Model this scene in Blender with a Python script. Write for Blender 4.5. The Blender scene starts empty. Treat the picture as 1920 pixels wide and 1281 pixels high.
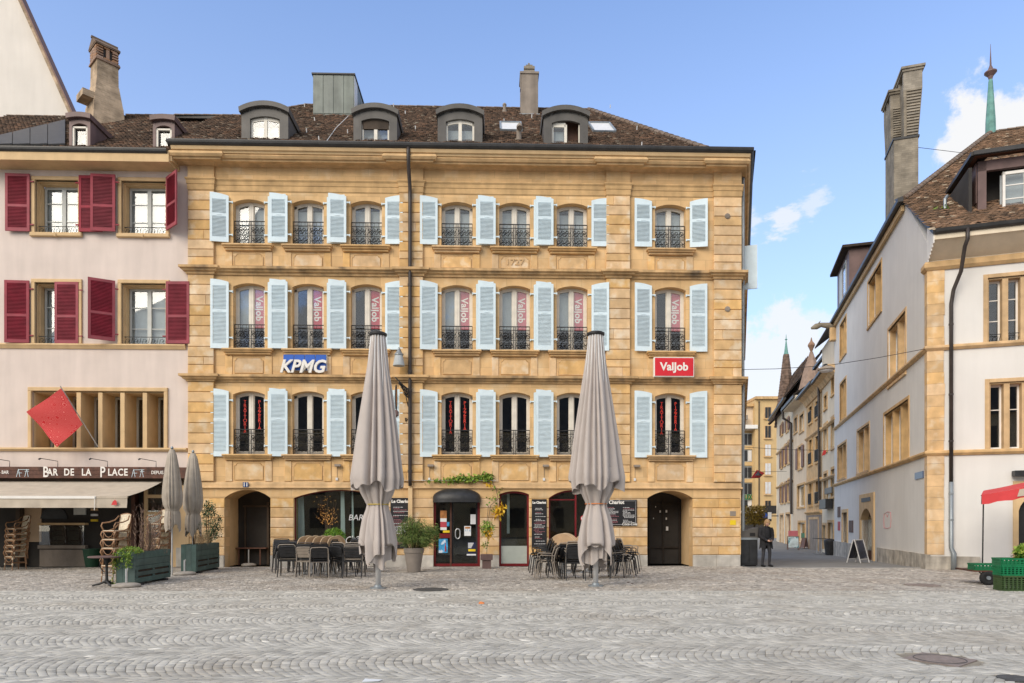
import bpy, math, random
import numpy as np
from mathutils import Vector, Matrix
random.seed(7); rng = np.random.default_rng(7)
D = bpy.data; S = bpy.context.scene; COL = S.collection
R = math.radians
F = 1280.0; HZ = 980.0; EYE = 1.61      # lens in photo pixels, horizon row, eye height

# ------------------------------------------------------------------ camera
cam = D.cameras.new('camera'); cam.lens = 24.0; cam.sensor_width = 36.0
cam.shift_y = (HZ - 640.5) / 1920.0; cam.clip_end = 3000; cam.clip_start = 0.1
cam_o = D.objects.new('camera', cam); COL.objects.link(cam_o)
cam_o.location = (0, 0, EYE); cam_o.rotation_euler = (R(90), 0, 0)
S.camera = cam_o

# ------------------------------------------------------------------ sky, sun, exposure
SUN_EL, SUN_AZ = 33.0, 218.0            # azimuth clockwise from +Y: high, behind the camera
w = D.worlds.new('World'); S.world = w; w.use_nodes = True
nt = w.node_tree; N = nt.nodes; L = nt.links; N.clear()
wo = N.new('ShaderNodeOutputWorld'); bg = N.new('ShaderNodeBackground'); bg.inputs['Strength'].default_value = 0.15
sky = N.new('ShaderNodeTexSky'); sky.sky_type = 'NISHITA'; sky.sun_disc = False
sky.sun_elevation = R(SUN_EL); sky.sun_rotation = R(SUN_AZ)
sky.air_density = 1.0; sky.dust_density = 0.6; sky.ozone_density = 1.2; sky.altitude = 400
tc = N.new('ShaderNodeTexCoord')
tint = N.new('ShaderNodeMixRGB'); tint.blend_type = 'MULTIPLY'; tint.inputs[0].default_value = 1
tint.inputs[2].default_value = (1.58, 1.76, 2.08, 1)
L.new(sky.outputs[0], tint.inputs[1])
# thin veil of haze that whitens the sky towards the horizon, the same all round
sep = N.new('ShaderNodeSeparateXYZ'); L.new(tc.outputs['Generated'], sep.inputs[0])
veil = N.new('ShaderNodeMapRange'); veil.inputs[1].default_value = 0.0; veil.inputs[2].default_value = 0.72
veil.inputs[3].default_value = 0.62; veil.inputs[4].default_value = 0.0; L.new(sep.outputs[2], veil.inputs[0])
CLOUDC = (6.1, 6.15, 6.25, 1)
vm = N.new('ShaderNodeMixRGB'); vm.inputs[2].default_value = (4.5, 4.9, 5.5, 1)
L.new(veil.outputs[0], vm.inputs[0]); L.new(tint.outputs[0], vm.inputs[1])
nz = N.new('ShaderNodeTexNoise'); nz.inputs['Scale'].default_value = 11.0; nz.inputs['Detail'].default_value = 9; nz.inputs['Roughness'].default_value = 0.64
L.new(tc.outputs['Generated'], nz.inputs['Vector'])
def m_(op, a, b=None, c=None):
    n = N.new('ShaderNodeMath'); n.operation = op
    for i, q in enumerate((a, b, c)):
        if q is None: continue
        if isinstance(q, (int, float)): n.inputs[i].default_value = q
        else: L.new(q, n.inputs[i])
    return n.outputs[0]
acc = None
nz2 = N.new('ShaderNodeTexNoise'); nz2.inputs['Scale'].default_value = 34.0; nz2.inputs['Detail'].default_value = 8; nz2.inputs['Roughness'].default_value = 0.6
str_ = N.new('ShaderNodeMapping'); str_.inputs['Scale'].default_value = (.7, .7, 1.7); L.new(tc.outputs['Generated'], str_.inputs[0]); L.new(str_.outputs[0], nz2.inputs['Vector'])
def skydir(px, py): return Vector(((px - 960) / F, 1, (HZ - py) / F)).normalized()
CL = [(skydir(1915, 262), .085, 1.), (skydir(1835, 262), .05, 1.), (skydir(1458, 412), .026, .75), (skydir(1527, 372), .020, .55), (skydir(1425, 690), .09, .85), (skydir(1520, 660), .06, .6),
      (skydir(1412, 415), .018, .6), (Vector((1, .4, .45)).normalized(), .3, 1), (Vector((1, -.3, .4)).normalized(), .5, 1), (Vector((-1, -.4, .5)).normalized(), .6, 1),
      (Vector((.2, -1, .5)).normalized(), .6, 1), (Vector((-.6, -1, .7)).normalized(), .5, 1), (Vector((.7, -1, .8)).normalized(), .5, 1), (Vector((-1, .3, .35)).normalized(), .35, 1), (Vector((-.5, -.3, 1)).normalized(), .45, .9), (Vector((0, .05, 1)).normalized(), .55, .85), (Vector((.7, .1, .8)).normalized(), .35, .8)]  # unseen clouds beside, behind and overhead, added to whiten the ambient light
for d, rad, op in CL:
    dn = N.new('ShaderNodeVectorMath'); dn.operation = 'DISTANCE'; dn.inputs[1].default_value = d; L.new(tc.outputs['Generated'], dn.inputs[0])
    e = m_('SUBTRACT', 1.0, m_('DIVIDE', dn.outputs['Value'], rad))
    src = nz if rad > .04 else nz2
    e = m_('MULTIPLY_ADD', m_('SUBTRACT', src.outputs[0], 0.5), 3.0 if rad > .04 else 4.6, e)
    mr = N.new('ShaderNodeMapRange'); mr.interpolation_type = 'SMOOTHSTEP'
    mr.inputs[1].default_value = 0.02; mr.inputs[2].default_value = 0.38 if rad > .04 else .8; mr.inputs[3].default_value = 0; mr.inputs[4].default_value = op
    L.new(e, mr.inputs[0])
    near = m_('LESS_THAN', dn.outputs['Value'], rad * 1.9)
    o = m_('MULTIPLY', mr.outputs[0], near)
    acc = o if acc is None else m_('MAXIMUM', acc, o)
cm = N.new('ShaderNodeMixRGB'); cm.inputs[2].default_value = CLOUDC
L.new(acc, cm.inputs[0]); L.new(vm.outputs[0], cm.inputs[1])
L.new(cm.outputs[0], bg.inputs[0]); L.new(bg.outputs[0], wo.inputs[0])
sun = D.lights.new('sun', 'SUN'); sun.energy = 2.8; sun.angle = R(42); sun.color = (1, .89, .74)
sun_o = D.objects.new('sun', sun); COL.objects.link(sun_o)
sd = Vector((math.sin(R(SUN_AZ)) * math.cos(R(SUN_EL)), math.cos(R(SUN_AZ)) * math.cos(R(SUN_EL)), math.sin(R(SUN_EL))))
sun_o.rotation_euler = sd.to_track_quat('Z', 'Y').to_euler(); sun_o.location = sd * 60
S.view_settings.view_transform = 'Standard'; S.view_settings.look = 'None'
S.view_settings.exposure = 0.04; S.view_settings.gamma = 1.0
S.cycles.max_bounces = 8; S.cycles.transparent_max_bounces = 12; S.cycles.use_denoising = True

# ------------------------------------------------------------------ geometry helpers
class MB:
    def __init__(s): s.v = []; s.f = []; s.t = []
    def add(s, vs, fs):
        o = len(s.v); s.v += [tuple(v) for v in vs]; s.f += [tuple(i + o for i in f) for f in fs]; return s
    def box(s, x0, x1, y0, y1, z0, z1):
        return s.add([(x0,y0,z0),(x1,y0,z0),(x1,y1,z0),(x0,y1,z0),(x0,y0,z1),(x1,y0,z1),(x1,y1,z1),(x0,y1,z1)],
                     [(0,3,2,1),(4,5,6,7),(0,1,5,4),(1,2,6,5),(2,3,7,6),(3,0,4,7)])
    def cbox(s, x0, x1, y0, y1, z0, z1, c):          # front (y0) edges chamfered
        return s.add([(x0,y1,z0),(x1,y1,z0),(x1,y1,z1),(x0,y1,z1),(x0,y0+c,z0),(x1,y0+c,z0),(x1,y0+c,z1),(x0,y0+c,z1),
                      (x0+c,y0,z0+c),(x1-c,y0,z0+c),(x1-c,y0,z1-c),(x0+c,y0,z1-c)],
                     [(8,9,10,11),(4,5,9,8),(5,6,10,9),(6,7,11,10),(7,4,8,11),(0,1,5,4),(1,2,6,5),(2,3,7,6),(3,0,4,7),(3,2,1,0)])
    def bar(s, a, b, w, h=None, up=(0,0,1)):
        a = Vector(a); b = Vector(b); h = h or w; d = (b - a).normalized(); up = Vector(up)
        if abs(d.dot(up)) > .98: up = Vector((0,1,0))
        x = d.cross(up).normalized() * (w / 2); y = x.cross(d).normalized() * (h / 2)
        vs = [p + i * x + j * y for p in (a, b) for i, j in ((-1,-1),(1,-1),(1,1),(-1,1))]
        return s.add(vs, [(0,1,2,3),(7,6,5,4),(0,4,5,1),(1,5,6,2),(2,6,7,3),(3,7,4,0)])
    def tube(s, pts, r, n=8, cap=True, closed=False):
        pts = [Vector(p) for p in pts]; m = len(pts); rr = r if isinstance(r, (list, tuple)) else [r] * m
        vs = []; prev = None
        for i, p in enumerate(pts):
            if closed: d = pts[(i+1) % m] - pts[i-1]
            else: d = pts[min(i+1, m-1)] - pts[max(i-1, 0)]
            d = d.normalized() if d.length > 1e-9 else Vector((0,0,1))
            if prev is None:
                u = d.cross(Vector((0,0,1))) if abs(d.z) < .95 else d.cross(Vector((1,0,0)))
            else: u = prev - d * prev.dot(d)
            if u.length < 1e-6: u = d.orthogonal()
            u.normalize(); prev = u; v = d.cross(u)
            vs += [p + rr[i] * (math.cos(6.28319*k/n) * u + math.sin(6.28319*k/n) * v) for k in range(n)]
        fs = [(i*n+k, i*n+(k+1) % n, (i+1)*n+(k+1) % n, (i+1)*n+k) for i in range(m-1) for k in range(n)]
        if closed: fs += [((m-1)*n+k, (m-1)*n+(k+1) % n, (k+1) % n, k) for k in range(n)]
        elif cap: fs += [tuple(range(n-1, -1, -1)), tuple((m-1)*n+k for k in range(n))]
        return s.add(vs, fs)
    def lathe(s, prof, c=(0,0,0), n=24, cap=True):
        vs = [(c[0]+r*math.cos(6.28319*k/n), c[1]+r*math.sin(6.28319*k/n), c[2]+z) for r, z in prof for k in range(n)]
        m = len(prof)
        fs = [(i*n+k, i*n+(k+1) % n, (i+1)*n+(k+1) % n, (i+1)*n+k) for i in range(m-1) for k in range(n)]
        if cap: fs += [tuple(range(n-1, -1, -1)), tuple((m-1)*n+k for k in range(n))]
        return s.add(vs, fs)
    def prism(s, poly, y0, y1):                       # polygon in (x,z) pushed along y
        n = len(poly)
        return s.add([(x, y0, z) for x, z in poly] + [(x, y1, z) for x, z in poly],
                     [tuple(range(n)), tuple(range(2*n-1, n-1, -1))] + [(i, i+n, (i+1) % n + n, (i+1) % n) for i in range(n)])
    def slab(s, poly, d):                             # 3D polygon given thickness along vector d
        n = len(poly); d = Vector(d)
        return s.add([Vector(p) for p in poly] + [Vector(p) + d for p in poly],
                     [tuple(range(n)), tuple(range(2*n-1, n-1, -1))] + [(i, i+n, (i+1) % n + n, (i+1) % n) for i in range(n)])
    def strip(s, top, bot, y0, y1):                   # band between two polylines in (x,z), pushed along y
        for i in range(len(top)-1):
            s.prism([bot[i], bot[i+1], top[i+1], top[i]], y0, y1)
        return s
    def sweep(s, prof, path, cap=True):               # profile (out, z) along a plan path; out = to the side facing -y when walking +x
        pts = [Vector((p[0], p[1])) for p in path]; m = len(pts); n = len(prof); vs = []
        for i in range(m):
            d0 = (pts[i] - pts[i-1]).normalized() if i else (pts[1] - pts[0]).normalized()
            d1 = (pts[i+1] - pts[i]).normalized() if i < m-1 else d0
            n0 = Vector((d0.y, -d0.x)); n1 = Vector((d1.y, -d1.x)); b = n0 + n1
            b = b / max(b.dot(n0), .2) if b.length > 1e-6 else n0
            vs += [(pts[i].x + b.x*o, pts[i].y + b.y*o, z) for o, z in prof]
        fs = [(i*n+k, (i+1)*n+k, (i+1)*n+(k+1) % n, i*n+(k+1) % n) for i in range(m-1) for k in range(n)]
        if cap: fs += [tuple(range(n)), tuple((m-1)*n + k for k in range(n-1, -1, -1))]
        return s.add(vs, fs)
    def xf(s, M): s.v = [tuple(M @ Vector(v)) for v in s.v]; return s
    def join(s, o): return s.add(o.v, o.f)
    def mesh(s, name, weld=False, smooth=False):
        me = D.meshes.new(name); me.from_pydata(s.v, [], s.f)
        if s.t:
            a = me.attributes.new('tone', 'FLOAT', 'FACE'); a.data.foreach_set('value', s.t)
        if weld or True:
            import bmesh
            if weld or len(s.f) < 3000:
                b = bmesh.new(); b.from_mesh(me)
                if weld: bmesh.ops.remove_doubles(b, verts=b.verts, dist=.0006)
                bmesh.ops.recalc_face_normals(b, faces=b.faces); b.to_mesh(me); b.free()
        if smooth: me.shade_smooth()
        me.update(); return me

def mk(name, mb, mat, parent=None, loc=None, rz=0, weld=False, smooth=False, kind=None, label=None):
    me = mb if isinstance(mb, bpy.types.Mesh) else mb.mesh(name, weld, smooth)
    if mat is not None:
        me.materials.clear(); me.materials.append(mat)
    o = D.objects.new(name, me); COL.objects.link(o)
    if parent: o.parent = parent
    if loc: o.location = loc
    if rz: o.rotation_euler[2] = rz
    if kind: o['kind'] = kind
    if label: o['label'] = label
    return o
def tag(o, label, cat, group=None):
    o['label'] = label; o['category'] = cat
    if group: o['group'] = group
    return o
def thing(name, label, cat, loc=(0,0,0), rz=0, group=None):
    o = D.objects.new(name, None); COL.objects.link(o); o.location = loc; o.rotation_euler[2] = rz
    o.empty_display_size = .2
    return tag(o, label, cat, group)
def dup(o, loc=None, rz=None, label=None, group=None, parent=None, rot=None):
    c = o.copy(); COL.objects.link(c); c.parent = parent
    if loc is not None: c.location = loc
    if rz is not None: c.rotation_euler[2] = rz
    if rot is not None: c.rotation_euler = rot
    if label: c['label'] = label
    if group: c['group'] = group
    for ch in KIDS.get(o.name, None) or o.children: dup(ch, parent=c)
    return c
KIDS = {}
def text(name, s, size, mat, parent=None, loc=(0,0,0), rot=(R(90),0,0), ext=.004, off=0, shear=0, align='CENTER', sx=1, sp=1.0, lsp=1.0, ay='CENTER'):
    c = D.curves.new(name, 'FONT'); c.body = s; c.size = size; c.extrude = ext; c.offset = off; c.shear = shear
    c.align_x = align; c.align_y = ay; c.space_character = sp; c.space_line = lsp; c.resolution_u = 3
    c.materials.append(mat); o = D.objects.new(name, c); COL.objects.link(o)
    o.location = loc; o.rotation_euler = rot; o.scale[0] = sx
    if parent: o.parent = parent
    return o
def gp(px, py):
    Y = F * EYE / (py - HZ); return Vector(((px - 960) / F * Y, Y, 0))
def at(px, py, Y): return Vector(((px - 960) / F * Y, Y, EYE - (py - HZ) / F * Y))
def gz(Y): return -min(max(Y - 24.3, 0), 20) * .0265
def arc(x0, x1, zs, rise, n=10):                      # segmental arch from (x0,zs) over to (x1,zs)
    h = (x1 - x0) / 2; r = (h*h + rise*rise) / (2*rise); cx = (x0+x1)/2; cz = zs + rise - r; a = math.asin(min(1, h/r))
    return [(cx + r*math.sin(-a + 2*a*i/n), cz + r*math.cos(-a + 2*a*i/n)) for i in range(n+1)]
class Frame:                                          # a facade plane: u along it, y into the building
    def __init__(s, o, ang):
        s.o = Vector(o); s.a = ang; s.e1 = Vector((math.cos(ang), math.sin(ang))); s.e2 = Vector((-math.sin(ang), math.cos(ang)))
    def u(s, px, off=0):
        r = (px - 960) / F; O = s.o + off * s.e2
        return (r * O.y - O.x) / (s.e1.x - r * s.e1.y)
    def z(s, px, py, off=0):
        Y = s.o.y + s.u(px, off) * s.e1.y + off * s.e2.y
        return EYE - (py - HZ) / F * Y
    def loc(s, P):
        d = Vector((P[0], P[1])) - s.o; return Vector((d.dot(s.e1), d.dot(s.e2), P[2] if len(P) > 2 else 0))
    def wd(s, u, y, z=0):
        p = s.o + u * s.e1 + y * s.e2; return Vector((p.x, p.y, z))

# ------------------------------------------------------------------ materials
def pm(name, col, var=.10, scale=2.5, rough=.8, bump=.12, bscale=45, rnd=0, metal=0, streak=0, spec=.4, col2=None, c2=(.5,.68), s2=.8, tone=False, brick=None):
    m = D.materials.new(name); m.use_nodes = True; nt = m.node_tree; N = nt.nodes; L = nt.links
    b = N['Principled BSDF']; b.inputs['Roughness'].default_value = rough; b.inputs['Metallic'].default_value = metal
    b.inputs['Specular IOR Level'].default_value = spec
    tc = N.new('ShaderNodeTexCoord'); co = tc.outputs['Object']
    def noise(sc, det=5, vec=co):
        n = N.new('ShaderNodeTexNoise'); n.inputs['Scale'].default_value = sc; n.inputs['Detail'].default_value = det; L.new(vec, n.inputs['Vector']); return n.outputs[0]
    def mix(f, a, b_, mode='MIX'):
        n = N.new('ShaderNodeMixRGB'); n.blend_type = mode
        for i, q in ((0, f), (1, a), (2, b_)):
            if isinstance(q, (int, float)): n.inputs[i].default_value = q
            elif isinstance(q, tuple): n.inputs[i].default_value = (*q[:3], 1)
            else: L.new(q, n.inputs[i])
        return n.outputs[0]
    def rng_(v, a, b_, c, d):
        n = N.new('ShaderNodeMapRange'); n.inputs[1].default_value = a; n.inputs[2].default_value = b_; n.inputs[3].default_value = c; n.inputs[4].default_value = d
        L.new(v, n.inputs[0]); return n.outputs[0]
    lo = tuple(c*(1-var*1.6) for c in col); hi = tuple(min(1, c*(1+var*1.2)) for c in col)
    c = mix(rng_(noise(scale), .3, .7, 0, 1), lo, hi)
    if col2: c = mix(rng_(noise(scale*s2, 4), c2[0], c2[1], 0, 1), c, col2)
    hgt = noise(bscale, 3)
    if brick:
        bw, bh, mort, amt, lite = brick
        sx = N.new('ShaderNodeSeparateXYZ'); L.new(co, sx.inputs[0]); cx = N.new('ShaderNodeCombineXYZ'); ad = N.new('ShaderNodeMath'); L.new(sx.outputs[0], ad.inputs[0]); L.new(sx.outputs[1], ad.inputs[1]); L.new(ad.outputs[0], cx.inputs[0]); L.new(sx.outputs[2], cx.inputs[1])
        bt = N.new('ShaderNodeTexBrick'); L.new(cx.outputs[0], bt.inputs['Vector']); bt.inputs['Scale'].default_value = 1
        bt.inputs['Brick Width'].default_value = bw; bt.inputs['Row Height'].default_value = bh; bt.inputs['Mortar Size'].default_value = mort; bt.inputs['Mortar Smooth'].default_value = .4
        bt.inputs['Color1'].default_value = (1-amt,)*3 + (1,); bt.inputs['Color2'].default_value = (1+amt,)*3 + (1,); bt.inputs['Mortar'].default_value = (lite,)*3 + (1,)
        c = mix(1, c, bt.outputs[0], 'MULTIPLY')
    if streak:
        mp = N.new('ShaderNodeMapping'); mp.inputs['Scale'].default_value = (2.6, 2.6, .3); L.new(co, mp.inputs[0])
        c = mix(1, c, rng_(noise(1.3, 6, mp.outputs[0]), .38, .72, 1, 1-streak), 'MULTIPLY')
    if tone:
        a = N.new('ShaderNodeAttribute'); a.attribute_name = 'tone'
        if tone is True: c = mix(1, c, a.outputs['Fac'], 'MULTIPLY')
        else:
            rp = N.new('ShaderNodeValToRGB'); rp.color_ramp.interpolation = 'LINEAR'; els = rp.color_ramp.elements
            while len(els) < len(tone): els.new(.5)
            for e, (p, q) in zip(els, tone): e.position = p; e.color = (*q, 1)
            L.new(a.outputs['Fac'], rp.inputs[0]); c = mix(rng_(noise(scale), .3, .7, .75, 1.2), (0,0,0), rp.outputs[0], 'MIX')
            c = mix(1, rp.outputs[0], rng_(noise(scale), .3, .7, 1-var, 1+var), 'MULTIPLY')
    if rnd:
        oi = N.new('ShaderNodeObjectInfo'); c = mix(1, c, rng_(oi.outputs['Random'], 0, 1, 1-rnd, 1+rnd), 'MULTIPLY')
        h = N.new('ShaderNodeHueSaturation'); L.new(c, h.inputs['Color'])
        mm = N.new('ShaderNodeMath'); mm.operation = 'MULTIPLY'; mm.inputs[1].default_value = 7.31; L.new(oi.outputs['Random'], mm.inputs[0])
        fr = N.new('ShaderNodeMath'); fr.operation = 'FRACT'; L.new(mm.outputs[0], fr.inputs[0])
        L.new(rng_(fr.outputs[0], 0, 1, 1-rnd*1.3, 1+rnd*1.0), h.inputs['Saturation']); c = h.outputs[0]
    L.new(c, b.inputs['Base Color'])
    if bump:
        bm = N.new('ShaderNodeBump'); bm.inputs['Strength'].default_value = bump; bm.inputs['Distance'].default_value = .02; L.new(hgt, bm.inputs['Height']); L.new(bm.outputs[0], b.inputs['Normal'])
    return m
def glassmat(name, ior=1.75, tint=(.93,.95,.95)):
    m = D.materials.new(name); m.use_nodes = True; nt = m.node_tree; N = nt.nodes; L = nt.links; N.clear()
    o = N.new('ShaderNodeOutputMaterial'); mx = N.new('ShaderNodeMixShader'); t = N.new('ShaderNodeBsdfTransparent'); t.inputs[0].default_value = (*tint, 1)
    g = N.new('ShaderNodeBsdfGlossy'); g.inputs['Roughness'].default_value = .015; g.inputs[0].default_value = (.95, .97, 1, 1)
    lw = N.new('ShaderNodeLayerWeight'); pw = N.new('ShaderNodeMath'); pw.operation = 'POWER'; pw.inputs[1].default_value = 5; L.new(lw.outputs['Facing'], pw.inputs[0])
    fr = N.new('ShaderNodeMath'); fr.operation = 'MULTIPLY_ADD'; fr.inputs[1].default_value = .9; fr.inputs[2].default_value = ((ior-1)/(ior+1))**2; fr.use_clamp = True; L.new(pw.outputs[0], fr.inputs[0])
    L.new(fr.outputs[0], mx.inputs[0]); L.new(t.outputs[0], mx.inputs[1]); L.new(g.outputs[0], mx.inputs[2]); L.new(mx.outputs[0], o.inputs[0])
    return m
def emat(name, col, st=1):
    m = D.materials.new(name); m.use_nodes = True; b = m.node_tree.nodes['Principled BSDF']
    b.inputs['Base Color'].default_value = (*col, 1); b.inputs['Emission Color'].default_value = (*col, 1); b.inputs['Emission Strength'].default_value = st; return m
STONE = (.675, .45, .225)
M = {}
M['stone'] = pm('sandstone_wall', STONE, .10, 1.6, .9, .15, 60, streak=.10, col2=(.71,.54,.33), c2=(.54,.74), brick=(.92, .365, .005, .10, .66))
M['block'] = pm('sandstone_block', STONE, .12, 3.0, .9, .2, 60, rnd=.12, streak=.12, col2=(.74,.60,.42), c2=(.52,.72))
M['trim'] = pm('sandstone_trim', tuple(c*.95 for c in STONE), .14, 2.2, .9, .2, 50, rnd=.07, streak=.20, col2=(.42,.29,.15), c2=(.6,.85))
M['string'] = pm('weathered_string', (.62,.41,.205), .16, 2.0, .9, .25, 40, streak=.40, col2=(.20,.15,.10), c2=(.53,.74))
M['plinth'] = pm('limestone', (.52,.49,.44), .14, 3, .9, .25, 40, rnd=.10, streak=.25)
M['pink'] = pm('pink_render', (.69,.595,.54), .045, .9, .92, .1, 60, streak=.09, col2=(.62,.53,.475), c2=(.55,.85), s2=.5)
M['white'] = pm('white_render', (.72,.705,.68), .035, .8, .92, .08, 60, streak=.05, col2=(.64,.62,.59), c2=(.56,.85), s2=.5)
M['white2'] = pm('white_gable_render', (.70,.655,.60), .04, .7, .92, .06, 60, streak=.06)
M['ochre'] = pm('ochre_stone_paint', (.66,.47,.26), .06, 2, .85, .1, 50, streak=.12)
M['cream'] = pm('cream_render', (.70,.57,.42), .05, 1, .9, .05, 60, streak=.12)
M['cream2'] = pm('pale_cream_render', (.74,.645,.50), .05, 1, .9, .05, 60, streak=.1)
M['salmon'] = pm('salmon_render', (.58,.42,.28), .06, 1, .9, .05, 60, streak=.12)
M['ochrewall'] = pm('yellow_render', (.62,.44,.22), .05, 1, .9, .05, 60, streak=.08)
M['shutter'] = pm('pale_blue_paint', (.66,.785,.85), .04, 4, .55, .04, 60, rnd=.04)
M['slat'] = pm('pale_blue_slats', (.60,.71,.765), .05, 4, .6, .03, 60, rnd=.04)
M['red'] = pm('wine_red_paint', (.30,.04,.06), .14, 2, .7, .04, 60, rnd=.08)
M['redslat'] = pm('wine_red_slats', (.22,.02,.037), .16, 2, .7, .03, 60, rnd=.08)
M['brown_sh'] = pm('brown_paint', (.16,.075,.05), .1, 4, .6, .05, 60, rnd=.1)
M['frame'] = pm('cream_window_paint', (.72,.68,.60), .05, 5, .5, .03, 60)
M['frameg'] = pm('grey_window_paint', (.52,.54,.52), .05, 5, .5, .03, 60)
M['glass'] = glassmat('window_glass'); M['glass2'] = glassmat('shop_glass', 1.55, (.85,.9,.88))
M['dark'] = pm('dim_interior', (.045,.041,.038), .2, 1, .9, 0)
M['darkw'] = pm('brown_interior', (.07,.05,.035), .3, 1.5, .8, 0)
M['pale_sheet'] = pm('curtain_and_sky_grey', (.42,.455,.475), .06, 3, .9, .1, 12)  # pale grey for curtains, and for sky mirrored in the top-floor panes
M['iron'] = pm('wrought_iron', (.022,.022,.024), .2, 8, .55, .1, 80)
M['gutter'] = pm('dark_gutter_metal', (.030,.029,.029), .2, 3, .45, .05, 40, spec=.5)
M['pipe'] = pm('brown_downpipe', (.045,.036,.033), .2, 3, .4, .05, 40)
M['zinc'] = pm('zinc', (.33,.37,.40), .12, 2, .45, .05, 30, metal=.5, streak=.3)
M['lead'] = pm('dormer_sheet_metal', (.105,.098,.090), .14, 2, .5, .05, 30, streak=.15)
M['copper'] = pm('brown_copper_sheet', (.165,.105,.098), .15, 2, .5, .05, 30, streak=.2)
M['patina'] = pm('green_grey_sheet', (.20,.225,.20), .14, 2, .5, .05, 30, streak=.3, rnd=.1)
M['verdigris'] = pm('verdigris', (.13,.30,.27), .2, 3, .6, .05, 30)
M['tile'] = pm('clay_tiles', (.1,.07,.05), .22, 6, .9, .2, 60, tone=[(0,(.026,.019,.015)),(.35,(.068,.046,.034)),(.65,(.125,.082,.058)),(.85,(.20,.115,.075)),(1,(.25,.21,.165))])
M['tiler'] = pm('weathered_clay_tiles', (.1,.07,.05), .22, 6, .9, .2, 60, tone=[(0,(.045,.032,.025)),(.35,(.12,.078,.05)),(.65,(.20,.125,.08)),(.85,(.30,.185,.12)),(1,(.44,.37,.28))])
M['ridge'] = pm('ridge_tiles', (.17,.125,.095), .2, 4, .9, .2, 40, rnd=.2)
M['brickred'] = pm('old_brick', (.33,.20,.13), .15, 3, .9, .3, 30, rnd=.25, streak=.2)
M['oldrender'] = pm('crumbling_render', (.45,.34,.235), .2, 2.2, .95, .4, 18, col2=(.24,.18,.12), c2=(.5,.7), brick=(.26, .085, .012, .16, 1.12))
M['concrete'] = pm('grey_chimney_render', (.30,.255,.215), .12, 2, .95, .3, 25, streak=.25)
M['greystone'] = pm('grey_chimney_brick', (.29,.255,.205), .2, 2, .95, .3, 22, streak=.2, rnd=.10, brick=(.28, .09, .010, .12, .82))
M['black'] = pm('black_metal_paint', (.026,.027,.030), .2, 6, .45, .04, 60)
M['taupe'] = pm('taupe_metal_paint', (.30,.26,.22), .1, 6, .45, .04, 60)
M['fabric'] = pm('taupe_canvas', (.46,.415,.39), .03, 3, .9, .04, 160)
M['fabric2'] = pm('beige_canvas', (.40,.355,.30), .08, 5, .9, .15, 160, streak=.25)
M['awning'] = pm('ecru_canvas', (.52,.455,.37), .05, 3, .9, .1, 120, streak=.12)
M['steel'] = pm('brushed_steel', (.55,.56,.57), .06, 3, .35, .03, 40, metal=.75)
M['palegrey'] = pm('pale_grey_paint', (.66,.665,.67), .05, 3, .45, .03, 40)
M['wood'] = pm('sign_board_wood', (.105,.042,.026), .3, 5, .6, .1, 50, streak=.4)
M['wsign'] = pm('white_lettering', (.78,.76,.72), .03, 4, .6, 0)
M['planter'] = pm('green_stained_planks', (.075,.125,.115), .15, 4, .75, .15, 40, rnd=.12, streak=.25)
M['rattan'] = pm('rattan_cane', (.30,.165,.085), .25, 12, .5, .1, 80)
M['weave'] = pm('cream_weave', (.66,.58,.44), .15, 22, .6, .3, 120)
M['stonebase'] = pm('concrete_base', (.33,.30,.265), .12, 6, .95, .3, 60)
M['soil'] = pm('soil', (.05,.035,.025), .3, 12, 1, .4, 60)
M['redcanvas'] = pm('red_canvas', (.62,.055,.06), .06, 4, .75, .1, 90)
M['crate'] = pm('green_plastic', (.012,.15,.062), .15, 5, .55, .05, 60, rnd=.1)
M['crated'] = pm('olive_plastic', (.045,.085,.028), .12, 5, .5, .05, 60)
M['rubber'] = pm('rubber', (.018,.018,.019), .2, 9, .8, .1, 60)
M['castiron'] = pm('cast_iron_lid', (.075,.075,.075), .2, 10, .7, .3, 60)
M['rustlid'] = pm('brown_iron_lid', (.25,.205,.185), .15, 10, .8, .3, 60)
M['asphalt'] = pm('asphalt', (.225,.22,.21), .1, 1.3, .9, .2, 90)
M['mortar'] = pm('sandy_joints', (.28,.25,.20), .2, 3, 1, .3, 50)
M['kerb'] = pm('granite_strip', (.36,.345,.32), .12, 5, .9, .2, 50, rnd=.1)
M['cobble'] = pm('granite_setts', (.475,.46,.415), .12, 2.2, .85, .15, 70, tone=True, col2=(.375,.345,.295), c2=(.5,.75), s2=.22)
M['cobble2'] = pm('small_worn_setts', (.40,.37,.33), .14, 2.2, .85, .3, 70, tone=True, col2=(.33,.29,.245), c2=(.48,.7), s2=.3)

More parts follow.
